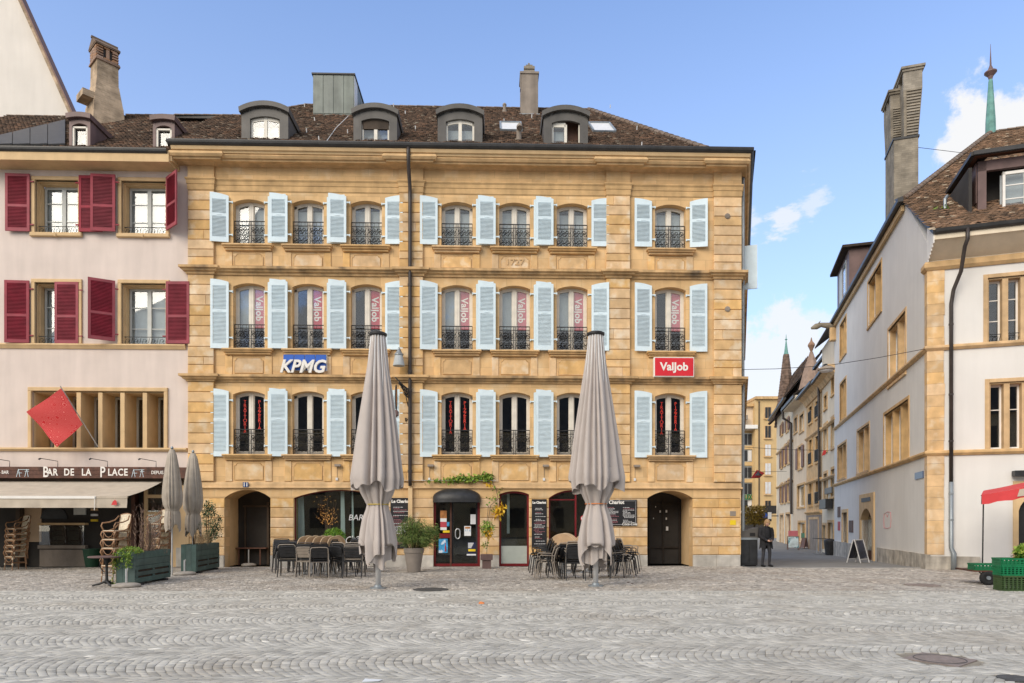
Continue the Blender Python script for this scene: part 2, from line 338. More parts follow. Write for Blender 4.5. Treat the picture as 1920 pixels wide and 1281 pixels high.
# ================================================================== GROUND
g = MB()
ys = [-80, 0, 5, 24.3, 44.3, 120, 400]; xs = [-300, -40, 40, 300]
vs = [(x, y, gz(y) - .010) for y in ys for x in xs]
g.add(vs, [(i*4+j, i*4+j+1, (i+1)*4+j+1, (i+1)*4+j) for i in range(len(ys)-1) for j in range(3)])
ground = mk('ground', g, M['mortar'], kind='structure'); ground['label'] = 'sandy ground of the town square under the setts'
BA = math.atan2(.54, 20.15); B = Frame((-11.70, 24.75), BA)      # the big sandstone facade
def facade_y(x): return 24.75 + (x + 11.70) * .0268
sq = MB()
st = []
for y0, y1 in ((24.3, 44.3), (44.3, 110)):
    sq.add([(x, y, gz(y) - .004) for x, y in ((-2, y0), (60, y0), (60, y1), (-2, y1))], [(0,1,2,3)])
mk('street', sq, M['asphalt'], kind='structure')
far = MB()
for x0, x1, y0, y1 in ((-300, 300, -80, 3.2), (-300, -24, 3.2, 24), (24, 300, 3.2, 60)):
    far.add([(x0,y0,-.006),(x1,y0,-.006),(x1,y1,-.006 + gz(y1)),(x0,y1,-.006 + gz(y1))], [(0,1,2,3)])
mk('pavement', far, M['asphalt'], kind='structure')
ks = MB()
kx = 8.7
while kx < 14.3:
    l = random.uniform(.5, .9); mk('kerb_stone', MB().cbox(kx, kx+l-.012, 24.17, 24.36, -.1, .008, .006).xf(Matrix.Identity(4)), M['kerb'], ground); kx += l

Q = []                                               # all setts as quads (4 corners) with tone, kind
def fan():
    out = []
    for b in range(7):
        yc = 4.45 + b * 1.8; W = 1.8; A = (.40, .46, .42, .45, .39, .44, .42)[b]; s = .108
        xm = .80 * (yc + 1) + 1.5; K = int(2 * xm / s); n = 19
        ks_ = np.arange(K)
        te = np.linspace(-.5, .5, n + 1)[None, :] + np.concatenate([np.zeros((K,1)), rng.uniform(-.013, .013, (K, n-1)), np.zeros((K,1))], 1)
        jx = rng.uniform(-.012, .012, (K + 1, n + 1)); off = rng.uniform(0, .06)
        def P(kk, t, j): return np.stack([-xm + off + kk * s + A * (2*t)**2 + j, yc + W * t], -1)
        g = .034; gt = .0024
        k0 = ks_[:, None] + g; k1 = ks_[:, None] + 1 - g
        a = P(k0, te[:, :-1] + gt, jx[:-1, :-1]); b_ = P(k1, te[:, :-1] + gt, jx[1:, :-1]); c = P(k1, te[:, 1:] - gt, jx[1:, 1:]); d = P(k0, te[:, 1:] - gt, jx[:-1, 1:])
        out.append(np.stack([a, b_, c, d], 2).reshape(-1, 4, 2))
    return np.concatenate(out)
def setts():
    out = []; y = 16.16
    while y < 25.25:
        h = rng.uniform(.078, .105); xm = .80 * y + 1.5; n = int(2 * xm / .09)
        ws = rng.uniform(.065, .125, n); x = -xm + np.concatenate([[0], np.cumsum(ws)]); x = x[x < xm]
        wv = .05 * np.sin(x * 1.7) + .03 * np.sin(x * 4.1 + y * 3)
        j = rng.uniform(-.01, .01, (4, len(x)-1)); x0 = x[:-1] + .006; x1 = x[1:] - .006
        a = np.stack([x0, y + .005 + wv[:-1] + j[0]], -1); b_ = np.stack([x1, y + .005 + wv[1:] + j[1]], -1)
        c = np.stack([x1 + j[2], y + h - .005 + wv[1:] + j[2]], -1); d = np.stack([x0 + j[3], y + h - .005 + wv[:-1] + j[3]], -1)
        q = np.stack([a, b_, c, d], 1); cx = q[:, :, 0].mean(1); cy = q[:, :, 1].max(1)
        lim = np.where(cx < 8.5, 24.72 + (cx + 11.7) * .0268, np.where(cx < 14.35, 24.16, 23.62 - (cx - 14.5) * .31))
        out.append(q[cy < lim]); y += h
    return np.concatenate(out)
def sett_mesh(name, q, tone, top=.0, inset=.06):
    n = len(q); c = q.mean(1, keepdims=True); t = c + (q - c) * (1 - inset)
    zt = top + rng.uniform(-.003, .002, (n, 1)) + rng.uniform(-.0018, .0018, (n, 4))
    V = np.zeros((n, 12, 3)); V[:, :4, :2] = q; V[:, :4, 2] = -.03; V[:, 4:8, :2] = q; V[:, 4:8, 2] = zt - .0035; V[:, 8:, :2] = t; V[:, 8:, 2] = zt
    base = np.array([[8,9,10,11],[4,5,9,8],[5,6,10,9],[6,7,11,10],[7,4,8,11],[0,1,5,4],[1,2,6,5],[2,3,7,6],[3,0,4,7]])
    Fc = (base[None] + (np.arange(n) * 12)[:, None, None]).reshape(-1)
    me = D.meshes.new(name); nf = n * 9
    me.vertices.add(n * 12); me.vertices.foreach_set('co', V.reshape(-1).astype(np.float32))
    me.loops.add(nf * 4); me.loops.foreach_set('vertex_index', Fc.astype(np.int32))
    me.polygons.add(nf); me.polygons.foreach_set('loop_start', (np.arange(nf) * 4).astype(np.int32))
    me.update(calc_edges=True)
    at_ = me.attributes.new('tone', 'FLOAT', 'FACE'); at_.data.foreach_set('value', np.repeat(tone, 9).astype(np.float32))
    return me
lids = []                                            # holes in the setts for iron covers: (x, y, rx, ry)
def keep_clear(q):
    c = q.mean(1); k = np.ones(len(q), bool)
    for x, y, rx, ry in lids: k &= (((c[:, 0]-x)/rx)**2 + ((c[:, 1]-y)/ry)**2) > 1
    return q[k]
L1 = gp(808, 1105); L2 = gp(1762, 1236); L3 = gp(1730, 1097); L4 = gp(1905, 1272)
lids += [(L1.x, L1.y, .46, .5), (L2.x, L2.y, .40, .42), (L3.x, L3.y, .44, .5), (L4.x, L4.y, .2, .2)]
qf = keep_clear(fan()); qs = keep_clear(setts())
cy = qf[:, :, 1].min(1); cxm = np.abs(qf[:, :, 0].mean(1)); vis = (cy > 6.95) & (cxm < .74 * cy)
order = np.argsort(np.where(vis, cy, 1e9))[:300]
sel = np.zeros(len(qf), bool); sel[order] = True
tf = rng.normal(1, .12, len(qf)).clip(.65, 1.35); tf[rng.random(len(qf)) < .003] = 1.75
mk('sett_paving', sett_mesh('sett_paving', qf[~sel], tf[~sel]), M['cobble'], ground, kind='stuff')
for i in order: mk('sett', sett_mesh('sett', qf[i:i+1], tf[i:i+1]), M['cobble'], ground)
ts = rng.normal(1, .2, len(qs)).clip(.6, 1.8); ts[rng.random(len(qs)) < .012] = 2.0
mk('small_sett_paving', sett_mesh('small_sett_paving', qs, ts, inset=.2), M['cobble2'], ground, kind='stuff')
def round_lid(name, P, r, m, label):
    t = thing(name, label, 'manhole cover', (P.x, P.y, 0))
    mk('rim', MB().lathe([(r*1.0, -.03), (r*1.0, .004), (r*.93, .004), (r*.93, -.006)], n=40, cap=False), m, t)
    lid = MB().lathe([(r*.92, -.03), (r*.92, .001), (r*.9, .003)], n=40)
    for a in range(-6, 7):
        for b_ in range(-6, 7):
            if (a*a + b_*b_) < 34 and (a + b_) % 2 == 0: lid.box(a*r*.14-.02, a*r*.14+.02, b_*r*.14-.02, b_*r*.14+.02, .002, .007)
    mk('lid', lid, m, t, kind='stuff'); return t
round_lid('manhole_cover', L1, .42, M['castiron'], 'dark round iron manhole cover in front of the restaurant door')
round_lid('manhole_cover', L3, .40, M['rustlid'], 'brown round manhole cover in the paving near the white corner house')
t = thing('manhole_cover', 'square brown iron cover set diagonally in the near paving', 'manhole cover', (L2.x, L2.y, 0), R(38))
mk('rim', MB().box(-.30, .30, -.30, .30, -.03, .002), M['rustlid'], t)
ld = MB().lathe([(.25, 0), (.25, .006), (.235, .006), (.235, .004), (.06, .004), (.05, .008)], n=36)
mk('lid', ld, M['rustlid'], t)
mk('lid_ring', MB().tube([(.27*math.cos(a*.1745), .27*math.sin(a*.1745), .003) for a in range(36)], .006, 4, closed=True), M['castiron'], t)
tag(mk('gully_cover', MB().lathe([(.17, -.03), (.17, .003), (.15, .006)], n=24), M['castiron'], None, (L4.x, L4.y, 0)), 'small dark iron cap in the nearest setts by the frame corner', 'valve cover')

# ================================================================== BIG SANDSTONE BUILDING
main = thing('sandstone_building', 'golden sandstone corner building with pale blue shutters and tiled mansard dormers', 'building', (B.o.x, B.o.y, 0), BA)
u = B.u
def zc(py, off=0): return B.z(960, py, off)
UE = u(1388); SD = Vector((427/F, 1)).normalized()            # side wall direction in the world
sdl = Vector((SD.dot(B.e1), SD.dot(B.e2)))                    # ... in local axes
cols = [(437,496.5),(548,607),(657.5,716),(827.5,886),(936,994),(1043.7,1102),(1228,1286)]
cols = [(u(a), u(b)) for a, b in cols]
RISE = .13
rows = [(zc(466), zc(380)), (zc(658.7), zc(535.7)), (zc(853.8), zc(735.7))]     # bottom, crown
ZG = zc(908); ZT = zc(306)
wl = MB()
edges = [0] + [q for c in cols for q in c] + [UE]
for i in range(0, len(edges), 2): wl.box(edges[i], edges[i+1], 0, .5, ZG, ZT)
for a, b in cols:
    lo = [ZG] + [r[1] - RISE for r in rows[::-1]]; hi = [r[0] for r in rows[::-1]] + [ZT]
    for k, (z0, z1) in enumerate(zip(lo, hi)):
        if k == 0: wl.box(a, b, 0, .5, z0, z1)
        else:
            ap = arc(a, b, z0, RISE); wl.strip([(x, z1) for x, _ in ap], ap, 0, .5)
mk('wall', wl, M['stone'], main, weld=True)
# ---- ground floor
gops = [(421,507,919,934.6),(551,723,919,934.6),(813,900,918,934.6),(936,992,921,927),(1029,1115,919,934.6),(1214,1299,920,935)]
gops = [(u(a), u(b), zc(cr), zc(sp)) for a, b, cr, sp in gops]
gw = MB(); ge = [0] + [q for o in gops for q in o[:2]] + [UE]; ZS = zc(934.6)
for i in range(0, len(ge), 2):
    gw.box(ge[i], ge[i+1], .03, .5, -.4, ZS); gw.box(ge[i], ge[i+1], 0, .5, ZS + .012, ZG)
for a, b, cr, sp in gops:
    zs = max(sp, ZS + .012); ap = arc(a, b, zs, cr - zs + .0001, 14); gw.strip([(x, ZG) for x, _ in ap], ap, 0, .5)
mk('ground_floor_wall', gw, M['stone'], main, weld=True)
for k, zb in ((1, .60), (4, .60)):
    a, b = gops[k][:2]; mk('window_base', MB().box(a+.01, b-.01, .16, .5, 0, zb), M['plinth'], main)
jz = [zc(y) for y in (1041, 1024.5, 1007.5, 989.4, 970.8, 952.6, 934.6)]
for i in range(0, len(ge), 2):
    a, b = ge[i], ge[i+1]
    pn = max(1, round((b - a) / 1.1))
    for q in range(pn):
        x0 = a + (b-a)*q/pn; x1 = a + (b-a)*(q+1)/pn
        mk('plinth_stone', MB().cbox(x0 + .003, x1 - .003, -.05 if 0 < i else -.06, .2, -.4, jz[0] - .004, .015), M['plinth'], main)
    for z0, z1 in zip(jz, jz[1:]):
        n = 1 if b - a < 1.0 else (random.choice((1, 2)) if b - a < 1.6 else 2)
        cut = sorted([a] + [a + (b-a)*(k + random.uniform(.25, .75) - .5 + .0)/n for k in range(1, n)] + [b])
        for x0, x1 in zip(cut, cut[1:]):
            mk('stone_block', MB().cbox(x0 + (.0015 if x0 > a else 0), x1 - (.0015 if x1 < b else 0), -.012, .06, z0 + .009, z1 - .009, .018), M['block'], main)
# band above ground floor
PIL = [(355,402),(750,793),(1137,1180),(1338,1388)]; PIL = [(u(a) if a != 355 else 0, u(b)) for a, b in PIL]; PIL[-1] = (PIL[-1][0], UE)
def side(d, n=15): p = Vector((UE + .0, 0)) ; q = p + sdl * d; return (q.x, q.y)
def jog(py, back=14, inset=0):                                        # plan path that steps out round the pilasters
    P = [(0, .3), (0, -py)]
    for a, b in PIL:
        if a > 0: P += [(a, 0), (a, -py)]
        if b < UE - .01: P += [(b, -py), (b, 0)]
    P += [(UE - inset, -py)]
    e = Vector((UE - inset, 0)) + sdl * back; P += [(e.x + py*.3, e.y)]
    return P
def flat(back=14, x0=0, inset=0):
    e = Vector((UE - inset, 0)) + sdl * back; return [(x0, 0), (UE - inset, 0), (e.x, e.y)]
band = MB().sweep([(-.02, zc(904)), (.035, zc(905)), (.045, zc(908)), (.045, zc(913)), (.09, zc(914)), (.09, zc(916)), (.0, zc(917.5)), (-.02, zc(917.5))], flat(14))
mk('ground_floor_band', band, M['trim'], main)
STR = lambda t, b: [(-.02, zc(t)-.0), (.20, zc(t+.6)), (.25, zc(t+1.2)), (.25, zc(t+5.5)), (.17, zc(t+6.5)), (.15, zc(t+9.5)), (.07, zc(t+10.5)), (.06, zc(b)), (-.02, zc(b))]
for t_, b_ in ((507, 521.5), (706, 719.5)):
    mk('string_course', MB().sweep(STR(t_, b_), jog(.09)), M['string'], main)
# cornice, frieze, architrave
mk('architrave', MB().sweep([(-.02, zc(344)), (.09, zc(344)), (.10, zc(346)), (.06, zc(349)), (.05, zc(355)), (.03, zc(356)), (.03, zc(365)), (.0, zc(367)), (-.02, zc(367))], jog(.085)), M['trim'], main)
mk('cornice', MB().sweep([(-.05, zc(292)), (.50, zc(294, -.5)), (.56, zc(300, -.5)), (.50, zc(304, -.5)), (.44, zc(306, -.4)), (.42, zc(310, -.4)), (.30, zc(311, -.3)), (.16, zc(316, -.1)), (.03, zc(321)), (-.05, zc(321))], jog(.12, inset=.26)), M['trim'], main)
mk('frieze', MB().sweep([(-.02, zc(306)), (.02, zc(306)), (.02, zc(344.5)), (-.02, zc(344.5))], jog(.08)), M['stone'], main)
mk('fascia_board', MB().sweep([(-.1, 14.98), (.70, 14.98), (.70, 14.90), (.66, 14.80), (.60, 14.79), (.58, 14.72), (-.1, 14.72)], [(-.35, 0)] + flat(14, inset=.36)[1:]), M['ochre'], main)
ZGUT = 15.07
gu = [(.66 + .15*math.cos(a), ZGUT - .02 + .15*math.sin(a)) for a in np.linspace(-math.pi, 0, 8)]
gu = [(o, z) for o, z in gu] + [(.80, ZGUT + .02), (.78, ZGUT), (.53, ZGUT)]
mk('gutter', MB().sweep(gu, [(-.45, 0)] + flat(14, inset=.36)[1:]), M['gutter'], main)
mk('gutter_flashing', MB().sweep([(.4, 15.12), (.79, 15.095), (.79, 15.085), (.4, 15.10)], [(-.45, 0)] + flat(14, inset=.36)[1:]), M['palegrey'], main)
# side wall and hidden rest of the block
sw = MB(); e = Vector((UE, 0)) + sdl * 14
sw.add([(UE, .5, -1), (e.x, e.y, -1), (e.x, e.y, 15), (UE, .5, 15), (UE, 0, -1), (UE, 0, 15)], [(0,1,2,3), (4,0,3,5)])
sw.add([(e.x, e.y, -1), (-.0, e.y, -1), (0, e.y, 15), (e.x, e.y, 15), (0, .5, -1), (0, .5, 15)], [(0,1,2,3), (1,4,5,2)])
mk('side_wall', sw, M['stone'], main)
nrm = Vector((sdl.y, -sdl.x))
def sidebox(d0, d1, o0, o1, z0, z1):
    P = [Vector((UE, 0)) + sdl*d + nrm*o for d, o in ((d0, o0), (d1, o0), (d1, o1), (d0, o1))]
    return MB().slab([(p.x, p.y, z0) for p in P], (0, 0, z1 - z0))
for d in (2.2, 5.5, 9):
    for z0, z1 in ((10.3, 12.3), (6.5, 8.9), (3.0, 5.2)):
        mk('side_shutter', sidebox(d, d + .7, .0, .06, z0, z1), M['shutter'], main)
mk('side_shutter', sidebox(.9, .95, .0, .62, zc(525), zc(440)), M['shutter'], main, label='open pale blue shutter sticking out from the street side')
mk('side_downpipe', MB().tube([tuple((Vector((UE, 0)) + sdl*.35 + nrm*.10).to_3d() + Vector((0, 0, z))) for z in (0, 4, 8, 12, 14.8)], .055, 8), M['zinc'], main)
# pilaster blocks
zones = [(zc(904), zc(719.5)), (zc(706), zc(521.5)), (zc(507), zc(367))]
for pi_, (a, b) in enumerate(PIL):
    for z0, z1 in zones:
        mk('pilaster', MB().box(a, b if b < UE else UE - .002, -.055, .3, z0, z1), M['stone'], main)
        plain = .62; n = round((z1 - z0 - plain) / .36); zz = [z0, z0 + plain*.55, z0 + plain] + [z0 + plain + (z1 - z0 - plain)*k/n for k in range(1, n+1)]
        for p, q in zip(zz, zz[1:]):
            sp = random.random() < .14
            cut = [a, a + (b-a)*random.choice((.3, .4, .62, .7)), b] if sp else [a, b]
            for x0, x1 in zip(cut, cut[1:]):
                x1_ = x1 + (.022 if x1 == UE else 0)
                mk('stone_block', MB().cbox(x0 - (.012 if x0 == a else -.001), x1_ + (.012 if x1 == b and x1 != UE else -.001), -.104, -.04, p + .008, q - .008, .018), M['block'], main)
# side return of the corner stones
for z0, z1 in zones + [(jz[0], ZG)]:
    n = round((z1 - z0)/.36)
    for k in range(n): mk('stone_block', sidebox(.0, .75, -.02, .02, z0 + (z1-z0)*k/n + .008, z0 + (z1-z0)*(k+1)/n - .008), M['block'], main)
# interior
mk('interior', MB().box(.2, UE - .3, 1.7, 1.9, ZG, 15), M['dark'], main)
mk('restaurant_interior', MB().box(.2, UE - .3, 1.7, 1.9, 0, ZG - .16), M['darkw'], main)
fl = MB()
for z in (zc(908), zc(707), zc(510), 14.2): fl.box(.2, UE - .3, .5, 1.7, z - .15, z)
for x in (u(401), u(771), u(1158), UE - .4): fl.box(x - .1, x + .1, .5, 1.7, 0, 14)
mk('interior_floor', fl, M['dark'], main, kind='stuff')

# ---- windows
def win_meshes(w, h, rise):
    fr = MB(); y0, y1 = .27, .34; j = .095
    zs = h - rise
    fr.box(0, j, y0, y1, 0, zs); fr.box(w-j, w, y0, y1, 0, zs); fr.box(w/2-.075, w/2+.075, y0-.02, y1, .05, h-.05); fr.box(j, w-j, y0, y1, 0, .11)
    ap = arc(0, w, zs, rise, 10); lowr = [(x, z - .115) for x, z in ap]
    fr.strip(ap, lowr, y0, y1)
    fr.box(w/2-.006, w/2+.006, y0-.026, y0-.02, .1, h-.1)
    for x0, x1 in ((j, w/2-.075), (w/2+.075, w-j)):
        fr.box(x0, x0+.03, y0+.015, y1-.01, .11, zs); fr.box(x1-.03, x1, y0+.015, y1-.01, .11, zs); fr.box(x0, x1, y0+.015, y1-.01, .11, .15)
    pl = MB().box(j+.03, w/2-.105, .31, .318, .15, h-.08).mesh('pane'); pr = MB().box(w/2+.105, w-j-.03, .31, .318, .15, h-.08).mesh('pane')
    return fr.mesh('frame'), pl, pr
def shutter_mesh(w, h, rise, sgn):                  # hinge at x=0, extends sgn; free side is taller
    fr = MB(); t = .045; st_ = .085
    def X(x): return x * sgn
    def zt(x): return h - rise + rise * (1 - ((w - x)/w)**2) - .0
    def bx(x0, x1, z0, z1, y0=0, y1=t): fr.box(min(X(x0), X(x1)), max(X(x0), X(x1)), y0, y1, z0, z1)
    bx(0, st_, 0, h - rise - .14); bx(w-st_, w, 0, h - rise - .14); bx(st_, w-st_, 0, .17); bx(st_, w-st_, h*.52, h*.52+.10); bx(w*.36, w*.64, h*.52+.045, h*.52+.06, -.012, 0)
    xs_ = [i*w/6 for i in range(7)]
    fr.strip([(X(x), zt(x)) for x in xs_], [(X(x), h - rise - .14) for x in xs_], 0, t)
    for z in (h*.16, h*.83): bx(-.14, .12, z-.02, z+.02, t*.4, t+.012); bx(-.14, -.11, z-.05, z+.03, t*.2, t+.05)
    sl = MB()
    for z0, z1 in ((.17, h*.52), (h*.52+.10, h - rise - .14)):
        n = int((z1-z0)/.046)
        for k in range(n):
            z = z0 + (z1-z0)*(k+.5)/n; a, b = X(st_), X(w-st_)
            sl.add([(a, .006, z-.021), (b, .006, z-.021), (b, .034, z+.016), (a, .034, z+.016), (a, .0, z-.014), (b, .0, z-.014), (b, .028, z+.023), (a, .028, z+.023)],
                   [(0,1,5,4), (4,5,6,7), (0,3,2,1)])
        sl.box(min(X(st_), X(w-st_)), max(X(st_), X(w-st_)), .036, .040, z0, z1)
    return fr.mesh('shutter'), sl.mesh('louvres')
def railing_mesh(w, h):
    m = MB(); r = .0115
    m.bar((0,0,h), (w,0,h), .03, .03); m.bar((0,0,.06), (w,0,.06), .02, .02); m.bar((0,0,h-.14), (w,0,h-.14), .018, .018); m.bar((0,0,h*.45), (w,0,h*.45), .016, .016)
    for x in (.0, w*.5 - .04, w*.5 + .04, w): m.bar((x,0,0), (x,0,h), .02, .02)
    for x in np.linspace(0, w, 9)[1:-1]: m.bar((x,0,h-.14), (x,0,h), .010, .010)
    def spiral(cx, cz, R0, a0, turns, sg):
        pts = []
        for i in range(13):
            t = i/12; a = a0 + sg*turns*6.283*t; q = R0*(1-.78*t); pts.append((cx + q*math.cos(a), 0, cz + q*math.sin(a)))
        m.tube(pts, r, 4, cap=False)
    zb = (.06 + h*.45)/2; zt = (h*.45 + h-.14)/2
    for sx in (0, 1):
        x0 = sx*(w*.5+.04); ww = w*.5-.04
        for k in range(3):
            cx = x0 + ww*(k+.5)/3; s_ = 1 if (k+sx) % 2 else -1
            for zz, q in ((zb, 1), (zt, -1)):
                spiral(cx-.035, zz+.05, .075, 1.57*q, 1.2, s_); spiral(cx+.035, zz-.05, .075, -1.57*q, 1.2, s_)
                m.tube([(cx-.11, 0, zz-.11), (cx-.03, 0, zz), (cx+.05, 0, zz+.02), (cx+.11, 0, zz+.12)], r, 4, cap=False)
    return m.mesh('railing')
def sill_mesh(w):
    e_ = .33; m = MB()
    m.cbox(-e_, w+e_, -.24, .3, -.07, 0, .02); m.cbox(-e_+.04, w+e_-.04, -.19, .3, -.13, -.07, .02); m.cbox(-e_+.08, w+e_-.08, -.12, .2, -.21, -.13, .02)
    return m.mesh('sill', weld=False)
W0 = sum(b-a for a, b in cols)/7; wmeshes = {}
rail_m = railing_mesh(W0 - .02, .92); rail_m.materials.append(M['iron'])
sill_m = sill_mesh(W0); sill_m.materials.append(M['trim'])
SHW = .64
M['banner'] = pm('red_banner', (.55,.05,.075), .05, 3, .6, 0); M['bannerp'] = pm('pale_red_with_glare', (.60,.17,.20), .05, 3, .6, 0); M['redtext'] = pm('red_letters', (.75,.055,.035), .03, 3, .5, 0)  # the paler red has the reflection of the panes mixed into its colour
VALJOB = {}
for ri, (zb, zcr) in enumerate(rows):
    h = zcr - zb; fm, pl, pr = win_meshes(W0, h, RISE)
    for q, mm in ((fm, 'frame'), (pl, 'glass'), (pr, 'glass')): q.materials.append(M[mm])
    hs = zc((371, 530, 732)[ri]) - zc((461.5, 658, 857.5)[ri]); zsb = zc((461.5, 658, 857.5)[ri])
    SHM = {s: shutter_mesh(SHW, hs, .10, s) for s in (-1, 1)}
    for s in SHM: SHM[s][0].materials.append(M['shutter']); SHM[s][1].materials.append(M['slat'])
    for ci, (a, b) in enumerate(cols):
        xo = (a + b - W0)/2
        wn = mk('window', fm, None, main, (xo, 0, zb))
        p1 = mk('pane', pl, None, wn); p2 = mk('pane', pr, None, wn)
        for pn in (p1, p2): pn.rotation_euler = (0, 0, random.uniform(-.006, .006))
        if ri == 0: mk('pale_sheet', MB().box(.12, W0-.12, .40, .41, .12, h-.22 - (.05 if ci % 2 else 0)), M['pale_sheet'], wn)  # pale sheet added behind top-floor panes, stands in for the sky they mirror
        if ri == 1 and ci in (3, 4, 5, 0): mk('pale_sheet', MB().box(.12, W0*.5-.06, .40, .41, h*.36, h-.05), M['pale_sheet'], wn)
        if ri == 2 and ci in (0, 3, 6):
            for px_, s_ in ((W0*.28, 'TRATTORIA'), (W0*.74, 'PIZZERIA')):
                text('lettering', '\n'.join(s_), .185, M['redtext'], wn, (px_, .305, h - .26), off=0, lsp=.74, ay='TOP', ext=.001)
        if ri == 1:
            bn = thing('window_banner', '', 'banner', B.wd(xo + W0*.715, .325, zb + h*.36), BA)
            mk('cloth', MB().box(-.21, .21, 0, .004, 0, h*.60), M['banner' if ci in (1, 2) else 'bannerp'], bn)
            text('lettering', 'ValJob', .36, M['wsign'], bn, (.01, -.003, h*.30), rot=(R(90), R(90), 0), off=.008, ext=.001)
            bn['label'] = 'red window banner in ' + ['the window above the blue and white sign, beside the pink house', 'the second middle-floor window from the pink house', 'the window just above the tall parasol by the downpipe', 'the window just past the downpipe',
                'the middle-floor window under the carved date', 'the window beside the second tall parasol', 'the window over the red company sign'][ci]
            bn['group'] = 'hanging banners on the middle floor'
        mk('railing', rail_m, None, main, (xo + .01, .12, zb + .01))
        mk('sill', sill_m, None, main, (xo, 0, zb))
        nxt = cols[ci+1][0] if ci < 6 else 99
        prv = cols[ci-1][1] if ci > 0 else -99
        for s, hx, gap in ((-1, a - .13, a - prv), (1, b + .13, nxt - b)):
            y = -.075 if s == 1 else -.085
            if gap < 1.6 and s == -1: y = -.16
            o = mk('shutter', SHM[s][0], None, main, (hx, y, zsb)); mk('louvres', SHM[s][1], None, o, kind='stuff')
            o.rotation_euler[2] = -s * R(random.choice((1, 2, 4, 6, 9)) if y < -.1 or gap > 1.6 else .5)
        # apron under the sill
        za = zb - .22; zl = [zc(507), zc(706), zc(904)][ri] + .01
        for x0, x1 in ((xo - .27, xo - .02), (xo + W0 + .02, xo + W0 + .27)):
            mk('apron_strip', MB().cbox(x0, x1, -.035, .05, zl, za - .01, .01), M['block'], main)
        px0, px1, pz0, pz1 = xo + .06, xo + W0 - .06, zl + .06, za - .09; c_ = .10
        if pz1 - pz0 > .2:
            loop = [(px0, pz0), (px1, pz0), (px1, pz1 - c_), (px1 - .05, pz1 - c_ + .02), (px1 - c_, pz1), (px0 + c_, pz1), (px0 + .05, pz1 - c_ + .02), (px0, pz1 - c_)]
            mk('apron_panel', MB().prism(loop, -.018, .03), M['block'], main)
            mk('apron_moulding', MB().tube([(x, -.012, z) for x, z in loop], .022, 4, closed=True), M['trim'], main)
        if ri == 0 and ci == 4: text('carved_date', '1727', .30, M['trim'], main, (xo + W0/2, -.03, (pz0+pz1)/2), ext=.015, off=.003, sx=1.15)
# joint lines: horizontal ledge at sill level between the windows

